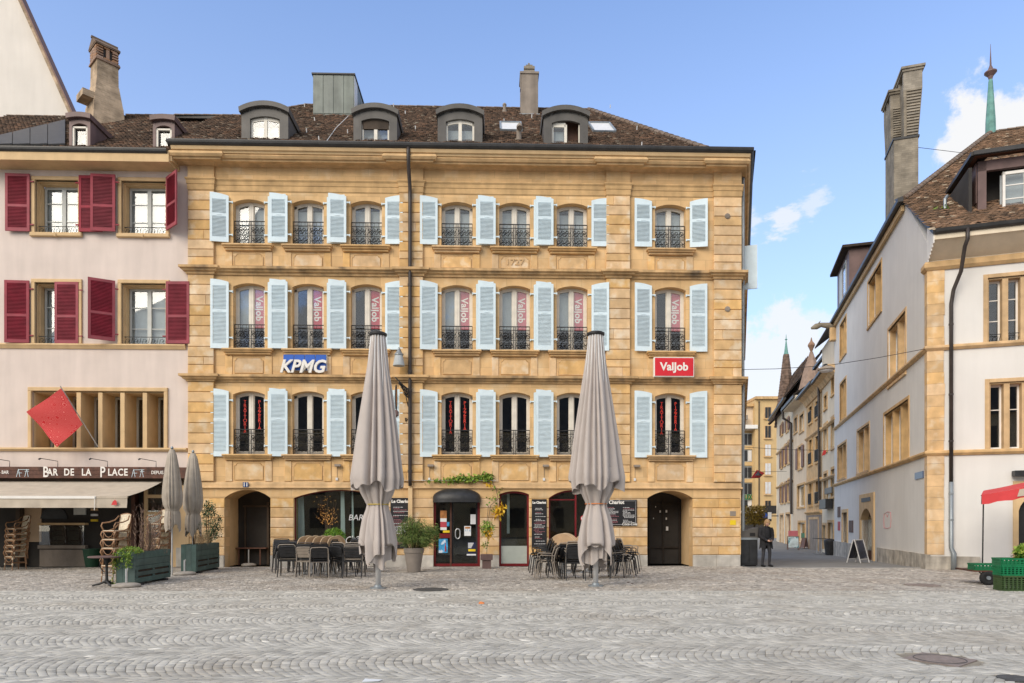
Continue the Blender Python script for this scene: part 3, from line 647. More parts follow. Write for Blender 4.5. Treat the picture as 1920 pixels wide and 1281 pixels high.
# ================================================================== ROOFS
def roofpt(Fm, px, py, y0, z0, k):                   # photo ray met with a roof plane z = z0 + k (y - y0) of facade Fm, in its local axes
    r = (px-960)/F; v = (HZ-py)/F
    t = (z0 - k*(Fm.e2.dot(Fm.o)) - k*y0 - EYE) / (v - k*(Fm.e2.x*r + Fm.e2.y))
    return Fm.loc((r*t, t, EYE + v*t))
def inside(px, py, poly):
    c = np.zeros(px.shape, bool); n = len(poly)
    for i in range(n):
        (x0, y0), (x1, y1) = poly[i], poly[(i+1) % n]
        if y0 == y1: continue
        k = ((y0 > py) != (y1 > py)) & (px < (x1-x0)*(py-y0)/(y1-y0) + x0); c ^= k
    return c
def tiles(name, pts, mat, parent, tw=.17, te=.14, holes=()):
    pts = [Vector(p) for p in pts]; o = pts[0]; ex = (pts[1]-pts[0]).normalized(); n = None
    for q in pts[2:]:
        n = ex.cross(q - o)
        if n.length > .1: break
    n.normalize()
    if n.z < 0: n = -n
    ey = n.cross(ex)
    if ey.z < 0: ey = -ey; 
    P = [((p-o).dot(ex), (p-o).dot(ey)) for p in pts]
    a0, a1 = min(p[0] for p in P), max(p[0] for p in P); b0, b1 = min(p[1] for p in P), max(p[1] for p in P)
    bs = np.arange(b0 - te, b1 + te, te); C = []
    for i, b in enumerate(bs):
        a = np.arange(a0 - tw, a1 + tw, tw) + (tw/2 if i % 2 else 0); C.append(np.stack([a, np.full_like(a, b) + rng.normal(0, .008, len(a))], 1))
    C = np.concatenate(C); C = C[inside(C[:, 0], C[:, 1] + te*.6, P)]
    for h in holes:
        hp = [((Vector(p)-o).dot(ex), (Vector(p)-o).dot(ey)) for p in h]; C = C[~inside(C[:, 0], C[:, 1] + te*.6, hp)]
    m = len(C); hw = tw/2*.97; ln = te*1.75
    loc = np.array([[-hw,0,.026],[-hw*.55,-.022,.028],[hw*.55,-.022,.028],[hw,0,.026],[hw,ln,-.012],[-hw,ln,-.012],[-hw,0,.004],[-hw*.55,-.022,.006],[hw*.55,-.022,.006],[hw,0,.004]])
    V = np.repeat(loc[None], m, 0); V[:, [0,1,2,3], 2] += .012; V[:, :, 2] += rng.normal(0, .008, (m, 1)) + V[:, :, 0]*rng.normal(0, .10, (m, 1))
    V[:, :, 0] += C[:, 0:1] + rng.normal(0, .004, (m, 1)); V[:, :, 1] += C[:, 1:2]
    Wd = np.array(o)[None, None] + V[..., 0:1]*np.array(ex) + V[..., 1:2]*np.array(ey) + V[..., 2:3]*np.array(n)
    me = D.meshes.new(name); base = [(0,1,2,3,4,5), (0,6,7,1), (1,7,8,2), (2,8,9,3), (3,9,4), (0,5,6)]
    li = np.concatenate([np.array(f) for f in base]); ls = np.cumsum([0] + [len(f) for f in base])[:-1]; tot = len(li)
    me.vertices.add(m*10); me.vertices.foreach_set('co', Wd.reshape(-1).astype(np.float32))
    me.loops.add(m*tot); me.loops.foreach_set('vertex_index', (li[None] + (np.arange(m)*10)[:, None]).reshape(-1).astype(np.int32))
    me.polygons.add(m*6); me.polygons.foreach_set('loop_start', (ls[None] + (np.arange(m)*tot)[:, None]).reshape(-1).astype(np.int32))
    me.update(calc_edges=True)
    pat = .5 + .25*np.sin(C[:, 0]*1.3 + 2*np.sin(C[:, 1]*.9)) * np.sin(C[:, 1]*1.7 + C[:, 0]*.4)
    tn = (.6*rng.random(m) + .4*pat).clip(0, 1); tn[rng.random(m) < .03] = 1
    a = me.attributes.new('tone', 'FLOAT', 'FACE'); a.data.foreach_set('value', np.repeat(tn, 6).astype(np.float32))
    o_ = mk(name, me, mat, parent, kind='stuff'); return o_
def ridge_row(a, b, parent, r=.11, step=.36, mat=None):
    a = Vector(a); b = Vector(b); n = max(1, round((b-a).length/step)); d = (b-a)/n; dn = d.normalized(); q = dn.to_track_quat('X', 'Z').to_matrix().to_4x4()
    m = MB(); vs = []
    for x, rr in ((-.03, r*1.12), (d.length, r*.95)):
        vs += [(x, rr*math.cos(t), rr*math.sin(t)*.8 - .02) for t in np.linspace(0, math.pi, 7)]
    m.add(vs, [(i, i+1, i+8, i+7) for i in range(6)] + [tuple(range(7)), tuple(range(13, 6, -1))]); me = m.mesh('ridge_tile'); me.materials.append(mat or M['ridge'])
    for i in range(n):
        o = mk('ridge_tile', me, None, parent); o.matrix_local = Matrix.Translation(a + d*i) @ q
K = .8; Y0, Z0 = -.60, 15.10
rp = lambda px, py: roofpt(B, px, py, Y0, Z0, K)
RL, RR = rp(572, 197), rp(1105, 207); RR.z = RL.z; RR.y = RL.y; RR.x = RL.x + (rp(1105, 207).x - RL.x)
LL = rp(455, 217); LL0 = rp(330, 216)
BL = Vector((-.5, Y0, Z0)); BR = Vector((u(1322, -.3), Y0, Z0))
roof_poly = [BL, BR, RR, RL, LL, LL0, Vector((-.5, LL0.y, LL0.z))]
roof = mk('roof', MB().slab(roof_poly, (0, .02, -.1)), M['lead'], main)
tiles('roof_tile', roof_poly, M['tile'], roof, .15, .125)
cr = Vector((UE + .35, Y0, Z0 - .02)); ee = Vector((UE, 0)) + sdl*14
bk = MB().add([BR, cr, (ee.x + .2, ee.y, Z0), RR, RL, (RL.x, 14, Z0), (ee.x, 14, Z0), (-.5, LL0.y, LL0.z), LL0, LL, (-.5, 14, Z0), (LL.x, 14, Z0)],
              [(0, 1, 2, 3), (3, 2, 6, 5, 4), (7, 8, 9, 11, 10), (9, 4, 5, 11)])
mk('rear_roof', bk, M['tile'], main)
ridge_row(BR + Vector((0, .1, .06)), RR, roof, .15, .40); ridge_row(RL, RR, roof, .09, .4); ridge_row(LL, RL, roof, .09, .4); ridge_row(LL0, LL, roof, .08, .4)
def dormer(p0, p1, ytop, parent, Fm=B, yf=-.22, style=0, z0=15.05, bodymat='lead', rise=.24, back=2.2):
    x0, x1 = Fm.u(p0, yf), Fm.u(p1, yf); w = x1-x0; zt = Fm.z((p0+p1)/2, ytop, yf); zs = zt - rise; ov = .07
    b0, b1 = x0+ov, x1-ov; f = MB(); ow = w*.585 if style != 9 else w*.62; oc = (x0+x1)/2; o0, o1 = oc-ow/2, oc+ow/2; ozt = zt - .50 if style != 9 else zt-.35; oz = ozt - .10
    bt = arc(b0, b1, zs-.1, rise, 12)
    f.box(b0, o0, yf, yf+.1, z0, zs-.1); f.box(o1, b1, yf, yf+.1, z0, zs-.1)
    ap = arc(o0, o1, oz, .10, 12); f.strip([(x, min(z, 99)) for x, z in arc(o0, o1, zs-.1+.06, rise-.1, 12)], ap, yf, yf+.1)
    f.strip(bt[:3], [(x, zs-.1) for x, _ in bt[:3]], yf, yf+.1); f.strip(bt[-3:], [(x, zs-.1) for x, _ in bt[-3:]], yf, yf+.1)
    f.strip(bt, [(x, z-.14) for x, z in bt], yf, yf+.1)
    f.box(b0, b0+.06, yf+.1, back*.8, z0, zs-.08); f.box(b1-.06, b1, yf+.1, back*.8, z0, zs-.08)
    d = mk('dormer', f, M[bodymat], parent)
    ra = arc(x0, x1, zs, rise, 12); rb = arc(x0+.02, x1-.02, zs-.17, rise, 12)
    mk('dormer_roof', MB().strip(ra, rb, yf-.12, back), M[bodymat], d)
    fr = MB(); j = .07
    fr.box(o0, o0+j, yf+.10, yf+.16, z0, oz+.02); fr.box(o1-j, o1, yf+.10, yf+.16, z0, oz+.02); fr.box(oc-.06, oc+.06, yf+.09, yf+.16, z0, ozt)
    ap2 = arc(o0, o1, oz, .10, 12); fr.strip(ap2, [(x, z-.11) for x, z in ap2], yf+.10, yf+.16)
    if style == 2: fr = MB().box(o0, o0+j, yf+.10, yf+.16, z0, oz).box(oc-.05, oc+.05, yf+.10, yf+.16, z0, oz).box(o1-.04, o1, yf+.10, yf+.16, z0, oz).box(o0, oc, yf+.10, yf+.16, oz-.1, oz+.06)
    if style == 9: fr = MB().box(o0, o0+j, yf+.02, yf+.1, z0, oz).box(o1-j, o1, yf+.02, yf+.1, z0, oz).box(o0, o1, yf+.02, yf+.1, oz-.06, oz)
    mk('dormer_frame', fr, M['frame'], d)
    rb_ = o1 if style in (0, 1, 9) else oc
    if style == 1: mk('blind', MB().box(o0+.03, o1-.03, yf+.08, yf+.095, oz-.25, oz+.1), M['darkw'], d)
    mk('pane', MB().box(o0+j*.6, rb_-j*.6, yf+.12, yf+.125, z0, ozt), M['glass'], d)
    mk('dormer_curtain', MB().box(o0+.05, rb_-.05, yf+.3, yf+.31, z0, oz-.16), M['pale_sheet'], d)
    mk('dormer_interior', MB().box(b0+.07, b1-.07, yf+.5, yf+.55, z0, zs), M['brown_sh'] if style == 2 else M['dark'], d)
    return d
for i, (a, b, yt) in enumerate(((449, 544, 192), (659, 748, 196), (817, 908, 197.5), (1016, 1106, 200))):
    dormer(a, b, yt, main, style=(0, 1, 0, 2)[i])
def skylight(p0, p1, y0, y1, parent):
    a = rp(p0, y1); w_ = u(p1, a.y) - u(p0, a.y); top = rp((p0+p1)/2, y0); L_ = (Vector((0, top.y - a.y, top.z - a.z))).length
    s = mk('skylight', MB().box(-.06, w_+.06, -.08, 0, 0, .10).box(-.06, .0, 0, L_, 0, .12).box(w_, w_+.06, 0, L_, 0, .12).box(-.06, w_+.06, L_, L_+.08, 0, .12), M['zinc'], parent, tuple(a))
    s.rotation_euler[0] = math.atan(K); mk('pane', MB().box(0, w_, 0, L_, .06, .075), M['palegrey'], s)
skylight(940, 977, 234, 247, roof); skylight(1114, 1152, 235, 249, roof)
for x, y in ((571, 202), (590, 229), (575, 250), (598, 265), (652, 252), (738, 202), (760, 216), (779, 245), (945, 231), (1144, 204), (1194, 245), (1203, 276), (997, 223)):
    p = rp(x, y); mk('snow_hook', MB().bar(p + Vector((0, 0, .02)), p + Vector((0, -.05, .16)), .035, .02), M['palegrey'], roof)
p = rp(973, 262)
mk('vent_pipe', MB().tube([p + Vector(q) for q in ((0,0,-.3),(0,0,.15),(0,-.02,.3),(.0,-.1,.42),(.02,-.2,.40),(.02,-.24,.30))], [.11,.10,.09,.10,.10,.11], 10), M['concrete'], roof)
p = rp(946, 211); mk('vent_pot', MB().lathe([(.10,-.2),(.10,.1),(.07,.12),(.07,.3),(.09,.3),(.09,.36),(.03,.42)], p, 12), M['concrete'], roof)
# sheet-metal stair head
p = rp(625, 217); yy = p.y; x0, x1 = u(587, yy), u(664, yy); zb, zt = B.z(625, 220, yy) - .9, B.z(600, 136, yy); zt2 = B.z(663, 138, yy)
sh = mk('stair_head', MB().box(x0, x1, yy, yy + 2.6, zb, zt-.1), M['patina'], roof)
for i in range(4):
    a, b = x0 + (x1-x0)*i/4, x0 + (x1-x0)*(i+1)/4
    mk('sheet_panel', MB().cbox(a+.012, b-.012, yy-.02, yy+.02, zb+1.05, zt-.12, .006), M['patina'], sh)
for i in range(4):
    a, b = yy + 2.6*i/4, yy + 2.6*(i+1)/4
    mk('sheet_panel', MB().box(x1-.02, x1+.015, a+.012, b-.012, zb+1.0, zt-.12), M['palegrey'] if i == 0 else M['patina'], sh)
mk('roof_edge', MB().box(x0-.05, x1+.05, yy-.06, yy+2.7, zt-.1, zt-.04), M['gutter'], sh)
# rendered chimney
p = rp(992, 214); yy = p.y - .1; x0, x1 = u(976.5, yy), u(1009, yy); zt = B.z(992, 136, yy); zb = B.z(992, 220, yy)
ch = mk('chimney', MB().cbox(x0, x1, yy, yy+.9, zb-.7, zt, .01).box(x0-.04, x1+.04, yy-.04, yy+.94, zt-.06, zt+.03).box(x0-.03, x0, yy-.02, yy+.2, zt-.75, zt), M['concrete'], roof)
cx = (x0+x1)/2
mk('chimney_cowl', MB().box(cx-.24, cx+.24, yy+.1, yy+.75, zt+.03, zt+.18).box(cx-.19, cx+.19, yy+.15, yy+.7, zt+.18, zt+.24).box(cx-.24, cx+.24, yy+.1, yy+.75, zt+.24, zt+.36).box(cx-.15, cx+.15, yy+.2, yy+.6, zt+.36, zt+.48).box(cx-.05, cx+.03, yy+.3, yy+.4, zt+.48, zt+.62), M['greystone'], ch)
mk('chimney_flashing', MB().box(x0-.07, x1+.07, yy-.06, yy+.3, zb-.5, zb+.13), M['zinc'], ch)
mk('cable', MB().tube([rp(653, 222)+Vector((0,0,.1)), rp(630, 243)+Vector((0,0,.06)), rp(612, 268)+Vector((0,0,.05))], .012, 5), M['palegrey'], roof)

# downpipe on the facade
ux = u(770)
mk('downpipe', MB().tube([(ux, -.70, 14.98), (ux, -.70, 14.75), (ux+.0, -.62, 14.3), (ux, -.22, 13.75), (ux, -.20, 13.5), (ux, -.20, zc(900)), (ux, -.16, zc(912))], .068, 10), M['pipe'], main, smooth=True)
for y in (540, 700, 735, 885): mk('pipe_collar', MB().lathe([(.085, -.05), (.085, .05)], (ux, -.20, zc(y)), 10), M['pipe'], main)
mk('pipe_casing', MB().box(ux-.075, ux+.075, -.15, .0, .38, zc(913)), M['ochre'], main)

# ================================================================== GROUND FLOOR: PASSAGES, SHOP WINDOWS, DOOR
M['redframe'] = pm('red_lacquer_frame', (.17,.012,.016), .1, 5, .4, .02, 50); M['bulb'] = emat('warm_bulb', (1, .42, .10), 2.5)
M['frost'] = pm('frosted_film', (.42,.46,.42), .05, 3, .5, 0); M['paper'] = pm('paper', (.72,.74,.76), .03, 5, .8, 0)
M['chalk'] = pm('blackboard', (.013,.013,.016), .2, 4, .6, .05, 60); M['chalkw'] = pm('chalk_white', (.62,.62,.62), .1, 6, .8, 0); M['chalkr'] = pm('chalk_pink', (.34,.13,.15), .1, 6, .8, 0)
M['yellow'] = pm('yellow_sticker', (.8,.58,.02), .05, 4, .5, 0); M['bluep'] = pm('blue_poster', (.05,.32,.62), .25, 6, .5, 0, col2=(.6,.7,.8), c2=(.5,.6)); M['navy'] = pm('navy_print', (.012,.018,.06), .2, 4, .5, 0)
M['orange'] = pm('orange_print', (.45,.19,.06), .2, 8, .6, 0); M['dkred'] = pm('red_print', (.42,.05,.07), .1, 5, .6, 0)
for k, dp in ((0, 1.35), (5, 1.62)):
    a, b, crw, sp = gops[k]; zs = max(sp, ZS + .012); ap = arc(a, b, zs, crw - zs, 14); m = MB()
    m.box(a-.1, a, .5, dp, 0, zs); m.box(b, b+.1, .5, dp, 0, zs); m.strip([(x, ZG) for x, _ in ap], ap, .5, dp)
    mk('passage', m, M['ochre'], main, weld=True)
a, b = gops[0][:2]
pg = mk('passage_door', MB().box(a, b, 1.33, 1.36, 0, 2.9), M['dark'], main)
mk('door_frame', MB().box(a+.25, a+.31, 1.27, 1.33, 0, 2.2).box(b-.55, b-.47, 1.27, 1.33, 0, 2.4).box(a+.2, b-.4, 1.27, 1.33, 2.2, 2.27), M['darkw'], pg)
mk('bench_slat', MB().box(a+.02, b-.5, 1.0, 1.3, .62, .66).box(a+.1, a+.14, 1.05, 1.09, 0, .62).box(a+.9, a+.94, 1.05, 1.09, 0, .62), M['brown_sh'], pg)
pb = thing('umbrella_base', 'concrete parasol base parked inside the dark archway numbered eleven', 'parasol base', B.wd(a + .62, .7, 0))
mk('slab', MB().lathe([(.26, 0), (.27, .05), (.18, .09), (.05, .10)], n=24), M['stonebase'], pb); mk('tube', MB().lathe([(.025, .09), (.025, .6)], n=10), M['steel'], pb)
a, b = gops[5][:2]
M['deepwood'] = pm('dark_stained_wood', (.022,.016,.012), .3, 6, .6, 0)
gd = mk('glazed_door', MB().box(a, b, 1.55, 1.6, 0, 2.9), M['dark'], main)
for x in (a+.1, a+.42, a+.95, b-.1): mk('door_post', MB().box(x-.025, x+.025, 1.46, 1.5, 0, 2.45), M['deepwood'], gd)
mk('door_rail', MB().box(a+.05, b-.05, 1.47, 1.49, .62, .68), M['deepwood'], gd); mk('door_rail', MB().box(a+.05, b-.05, 1.47, 1.49, 2.3, 2.38), M['deepwood'], gd)
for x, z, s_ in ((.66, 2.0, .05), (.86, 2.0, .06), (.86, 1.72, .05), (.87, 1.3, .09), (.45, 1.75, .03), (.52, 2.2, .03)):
    mk('painted_glint', MB().box(a+x*1.2, a+x*1.2+s_, 1.40, 1.41, z, z+s_*1.7), M['palegrey'], gd)  # pale chips stand in for glints of light on the glass

def arch_frame(k, zb, t=.06, y=(.12, .2)):
    a, b, crw, sp = gops[k]; zs = max(sp, ZS + .012) if k != 3 else sp; m = MB()
    if k == 3: zs = max(sp, ZS+.012)
    m.box(a, a+t, y[0], y[1], zb, zs); m.box(b-t, b, y[0], y[1], zb, zs); m.box(a+t, b-t, y[0], y[1], zb, zb+t*1.4)
    ap = arc(a, b, zs, crw-zs+.0001, 14); m.strip(ap, [(x, z-t) for x, z in ap], y[0], y[1]); return m
# B: bar window
a, b, crw, sp = gops[1]
bw = mk('shop_window', arch_frame(1, .60, .035), M['redframe'], main)
mk('pane', MB().box(a+.03, b-.03, .15, .158, .62, crw-.02), M['glass2'], bw)
text('lettering', 'BAR', .30, M['chalkw'], bw, (u(667, .14), .140, zc(971)), shear=.18, off=.0, ext=.001)
text('lettering', 'Charlot', .34, M['chalkw'], bw, (u(672, .14), .140, zc(1008)), rot=(R(90), R(-17), 0), shear=.3, ext=.001)
for x0, x1 in ((a+.03, a+.28), (u(634), u(643)), (u(655), u(660))): mk('drape', MB().prism([(x0, .8), (x1, .8), (x1 - .05, 2.9), (x0, 2.9)], .42, .44), M['pale_sheet'], bw)
lb = thing('light_branch', 'twiggy branch with warm fairy lights inside the bar window', 'fairy lights', B.wd(u(607), .62, .5), BA)
tw = MB(); bl = MB()
for i in range(26):
    an = random.uniform(-1, 1); ln = random.uniform(.5, 1.0); z1 = random.uniform(1.2, 2.2)
    tw.tube([(0, 0, .0), (an*.12, 0, 1.0), (an*.62*ln, random.uniform(-.15, .15), z1)], .006, 4)
    for j in range(5):
        t_ = random.uniform(.2, 1); q = Vector((an*.62*ln*t_ + random.uniform(-.1, .1), random.uniform(-.2, .1), 1.0 + (z1-1.0)*t_ + random.uniform(-.1, .1)))
        bl.add([q + Vector(d)*.009 for d in ((1,0,0),(0,1,0),(-1,0,0),(0,-1,0),(0,0,1),(0,0,-1))], [(0,1,4),(1,2,4),(2,3,4),(3,0,4),(1,0,5),(2,1,5),(3,2,5),(0,3,5)])
mk('twig', tw, M['brown_sh'], lb, kind='stuff'); mk('bulb', bl, M['bulb'], lb, kind='stuff')
# C: door
a, b, crw, sp = gops[2]; zd = zc(940)
dr = mk('door', MB().box(a, a+.07, .08, .2, 0, zd+.2).box(b-.09, b, .08, .2, 0, zd+.2).box(a+.07, b-.09, .08, .2, 0, .10).box(a+.07, b-.09, .08, .2, zd, zd+.2), M['redframe'], main)
xm_ = u(845)
mk('mullion', MB().box(xm_-.03, xm_+.03, .06, .2, 0, zd), M['wood'], dr)
mk('pane', MB().box(a+.07, xm_-.03, .15, .158, .1, zd), M['glass2'], dr); mk('pane', MB().box(xm_+.03, b-.09, .15, .158, .1, zd), M['glass2'], dr)
mk('side_post', MB().box(xm_+.03, xm_+.09, .14, .19, .1, zd).box(b-.16, b-.09, .14, .19, .1, zd), M['black'], dr)
hd = [(.085*math.cos(t), 0, .17*math.sin(t) + (.09 if math.sin(t) > 0 else -.09)) for t in np.linspace(0, 6.283, 25)[:-1]]
mk('handle', MB().tube([(u(858)+x, .08, zc(1001)+z*.7) for x, y, z in hd], .022, 8, closed=True), M['steel'], dr, smooth=True)
def pst(name, p0, p1, y0, y1, m, par=dr, y=.142): return mk(name, MB().box(u(p0, y), u(p1, y), y, y+.004, zc(y1), zc(y0)), M[m], par)
pst('poster', 825.5, 837.5, 957.5, 972, 'orange'); pst('poster', 825.5, 837.5, 972, 978.5, 'paper'); pst('poster', 825.5, 837.5, 978.5, 989, 'dkred'); pst('poster', 825.5, 837.5, 989, 994, 'paper'); pst('sticker', 837.8, 842.5, 979, 987, 'bluep')
pst('sticker', 830.5, 843, 994.8, 999, 'yellow'); pst('letter_box', 823.5, 844, 1000.5, 1009, 'redframe'); bp = pst('poster', 822.5, 839.5, 1010.5, 1037, 'bluep')
mk('bottle_print', MB().lathe([(.022,0),(.028,.03),(.028,.17),(.012,.24),(.012,.32)], (u(835.3, .14), .141, zc(1034.5)), 8).xf(Matrix.Identity(4)), M['dkred'], bp)
pst('notice', 882, 894, 964.5, 983, 'paper'); n2 = pst('notice', 870.5, 883, 986.5, 1005, 'paper'); pst('notice_print', 872, 881.5, 988, 991.5, 'orange', n2, .139); text('notice_text', '11 a', .13, M['bluep'], n2, (u(876.7, .14), .138, zc(994.6)), ext=.001)
n3 = pst('poster', 877, 893, 1017, 1043, 'navy')
for i in range(5): pst('print_line', 877.6, 888 - i*1.0, 1018.2 + i*2.1, 1019.6 + i*2.1, 'paper', n3, .139)
pst('sticker', 878, 891.5, 1030, 1034.2, 'yellow', dr, .138); pst('print_line', 875, 892.5, 1039, 1042, 'paper', n3, .139)
aw = thing('door_awning', 'small black dome awning above the restaurant entrance door', 'awning', B.wd((a+b)/2, 0, zd), BA)
dm = MB(); na, nb = 18, 8; aa, hh, dd = (b-a)/2 + .03, zc(916) - zc(936), .5; zv = zc(936) - zd
vs = [(aa*math.cos(math.pi*i/na), -dd*math.sin(math.pi*i/na)**.8*math.cos(j/nb*1.5708) if True else 0, zv + hh*math.sin(j/nb*1.5708)*math.sin(math.pi*i/na)**.75) for j in range(nb+1) for i in range(na+1)]
dm.add(vs, [(j*(na+1)+i, j*(na+1)+i+1, (j+1)*(na+1)+i+1, (j+1)*(na+1)+i) for j in range(nb) for i in range(na)])
rim = [(aa*math.cos(math.pi*i/na), -dd*math.sin(math.pi*i/na)**.8) for i in range(na+1)]
mk('canopy', dm, M['black'], aw, smooth=True)
va = MB().add([(x, y, zv) for x, y in rim] + [(x, y, zv-.13) for x, y in rim], [(i, i+1, i+na+2, i+na+1) for i in range(na)]); mk('valance', va, M['black'], aw)
# D: narrow window
a, b, crw, sp = gops[3]
dw = mk('shop_window', arch_frame(3, 0, .07), M['redframe'], main); mk('pane', MB().box(a+.06, b-.06, .15, .158, .08, crw-.05), M['glass2'], dw)
mk('frosted_film', MB().box(a+.07, b-.07, .144, .147, .10, zc(1024)), M['frost'], dw); mk('frosted_film', MB().box(a+.07, b-.07, .175, .18, zc(1024), zc(1011)), M['darkw'], dw)
mk('drape', MB().box(u(951), u(956), .5, .52, 1.2, 2.7), M['pale_sheet'], dw)
# E: window behind the second parasol
a, b, crw, sp = gops[4]
ew = mk('shop_window', arch_frame(4, .60, .06), M['redframe'], main); mk('pane', MB().box(a+.05, b-.05, .16, .168, .62, crw-.03), M['glass2'], ew)
mk('mullion', MB().box(u(1080)-.03, u(1080)+.03, .11, .2, .65, crw-.12).box(a+.05, u(1080), .12, .2, zc(938), zc(936)), M['redframe'], ew)
ns = mk('round_notice', MB().lathe([(.11, 0), (.11, .004)], n=24).xf(Matrix.Translation((u(1095), .15, zc(972))) @ Matrix.Rotation(R(90), 4, 'X')), M['redcanvas'], ew)
mk('notice_face', MB().lathe([(.085, 0), (.085, .004)], n=24).xf(Matrix.Translation((u(1095), .147, zc(972))) @ Matrix.Rotation(R(90), 4, 'X')), M['paper'], ns)
mk('notice_bar', MB().bar((u(1095)-.06, .140, zc(972)+.06), (u(1095)+.06, .140, zc(972)-.06), .006, .025), M['black'], ns)

# ---- things fixed to the facade
def board(p0, p1, y0, y1, label, cols_=1, coke=False):
    x0, x1 = u(p0, -.06), u(p1, -.06); z0, z1 = zc(y1), zc(y0); W_, H_ = x1-x0, z1-z0
    t = thing('menu_board', label, 'menu board', B.wd((x0+x1)/2, -.035, z0), BA, 'chalk menu boards')
    mk('panel', MB().cbox(-W_/2, W_/2, -.03, 0, 0, H_, .008), M['chalk'], t)
    text('lettering', 'Le Charlot', W_*.205 if cols_ == 1 else .18, M['wsign'], t, (0 if cols_ == 1 else -W_*.22, -.033, H_ - (.13 if cols_ == 1 else .10)), off=.007, ext=.001)
    wl_ = MB(); rl = MB(); cw = W_/cols_
    for c in range(cols_):
        z = H_ - .30; xl = -W_/2 + cw*c + .07; k = 0
        while z > .10:
            k += 1
            if random.random() < .16: z -= .05
            red = random.random() < .35; l = random.uniform(.35, .95)*(cw-.16); ind = random.uniform(0, .08)
            m_2 = rl if red else wl_; x = xl + ind
            while x < xl + ind + l:
                s_ = random.uniform(.03, .09); m_2.box(x, min(x+s_, xl+cw-.1), -.0325, -.0315, z, z + .018); x += s_ + .016
            z -= .05 if cols_ == 1 else .046
    mk('chalk_writing', wl_, M['chalkw'], t, kind='stuff'); mk('pink_writing', rl, M['chalkr'], t, kind='stuff')
    if coke:
        text('lettering', 'Coca-Cola', .13, M['wsign'], t, (W_*.27, -.033, .06), shear=.35, off=.003, ext=.001)
        e_ = .045; mk('border', MB().tube([(-W_/2+e_, -.033, e_), (W_*.06, -.033, e_)], .006, 4).tube([(-W_/2+e_, -.033, e_), (-W_/2+e_, -.033, H_-e_), (W_/2-e_, -.033, H_-e_), (W_/2-e_, -.033, e_), (W_*.48-e_, -.033, e_)], .006, 4), M['chalkw'], t)
    return t
board(732, 770, 934, 1028, 'tall black chalk menu board between the bar window and the bamboo pot')
board(997, 1025, 936, 1027, 'narrow black chalk menu board beside the narrow red-framed window')
board(1133, 1194, 937, 986, 'wide black chalk menu board with rounded border near the open passage', 2, True)
np_ = thing('number_plate', 'small blue enamel plate with white 11 over the first archway', 'number plate', B.wd(u(462.5), -.10, zc(910)), BA)
M['enamel'] = pm('blue_enamel', (.02,.05,.16), .05, 4, .3, 0)
mk('plate', MB().cbox(-.10, .10, -.012, 0, -.09, .09, .006), M['enamel'], np_); text('lettering', '11', .19, M['wsign'], np_, (0, -.014, 0), off=.006, ext=.001)
for x, nm in ((635, 'above the bar window'), (808, 'near the downpipe'), (1023, 'between the two narrow windows'), (1193, 'by the corner archway')):
    f = thing('floodlight', 'small grey wall floodlight ' + nm, 'floodlight', B.wd(u(x), 0, zc(874)), BA, 'wall floodlights')
    mk('head', MB().box(-.11, .11, -.20, -.05, -.03, .04).box(-.10, .10, -.19, -.06, -.045, -.03), M['concrete'], f); mk('bracket', MB().box(-.02, .02, -.06, 0, -.02, .02), M['concrete'], f)
    mk('cable', MB().tube([(-.05, -.02, -.03), (-.05, -.015, -.46)], .007, 5), M['concrete'], f); mk('junction_box', MB().cbox(-.10, -.02, -.05, 0, -.54, -.44, .005), M['palegrey'], f)
kp = thing('company_sign', 'blue and white illuminated letter sign with four blue squares', 'sign', B.wd(u(572), -.04, zc(703)), BA)
M['kblue'] = pm('sign_blue', (.015,.10,.48), .05, 4, .4, 0)
xl, xr = u(533.5) - u(572), u(613) - u(572)
for i in range(4):
    a_ = xl + (xr-xl)*i/4; mk('square', MB().cbox(a_ + (.012 if i else 0), xl + (xr-xl)*(i+1)/4 - (.012 if i < 3 else 0), -.10, 0, zc(698) - zc(703), zc(669.5) - zc(703), .004), M['kblue'], kp)
mk('backing', MB().box(xl-.01, xr+.03, -.06, .02, zc(699)-zc(703), zc(669)-zc(703)), M['wsign'], kp)
text('lettering', 'KPMG', .64, M['wsign'], kp, (u(569.5) - u(572), -.17, .0), shear=.28, off=.016, ext=.045, ay='BOTTOM_BASELINE', sx=.94)
vj = thing('company_sign', 'red sign board with white company lettering under the end window', 'sign', B.wd(u(1259), -.30, zc(709)), BA)
M['vred'] = pm('sign_red', (.62,.020,.035), .04, 4, .4, 0)
hw = (u(1296)-u(1222))/2; hh = zc(672.5)-zc(709)
mk('frame', MB().cbox(-hw, hw, -.08, .1, 0, hh, .01), M['wsign'], vj); mk('panel', MB().cbox(-hw+.03, hw-.03, -.09, -.07, .03, hh-.03, .004), M['vred'], vj)
text('lettering', 'ValJob', .40, M['wsign'], vj, (0, -.094, hh/2), off=.012, ext=.002)
wl_ = thing('wall_lamp', 'white glass cone lantern on a wall bracket behind the parasol top', 'wall lamp', B.wd(u(751), 0, zc(680)), BA)
mk('shade', MB().lathe([(.21, -.25), (.20, -.18), (.14, .12), (.12, .13)], (0, -.45, 0), 20), M['pale_sheet'], wl_); mk('cap', MB().lathe([(.16, .13), (.16, .17), (.10, .24), (.04, .34), (.02, .42)], (0, -.45, 0), 16), M['zinc'], wl_)
mk('arm', MB().tube([(0, -.45, .4), (.02, -.3, .38), (.1, -.02, .2)], .02, 6), M['iron'], wl_)
ib = thing('hanging_sign', 'ornate wrought iron bracket with oval inn sign beside the downpipe', 'hanging sign', B.wd(u(766), -.08, zc(760)), BA)
br = MB()
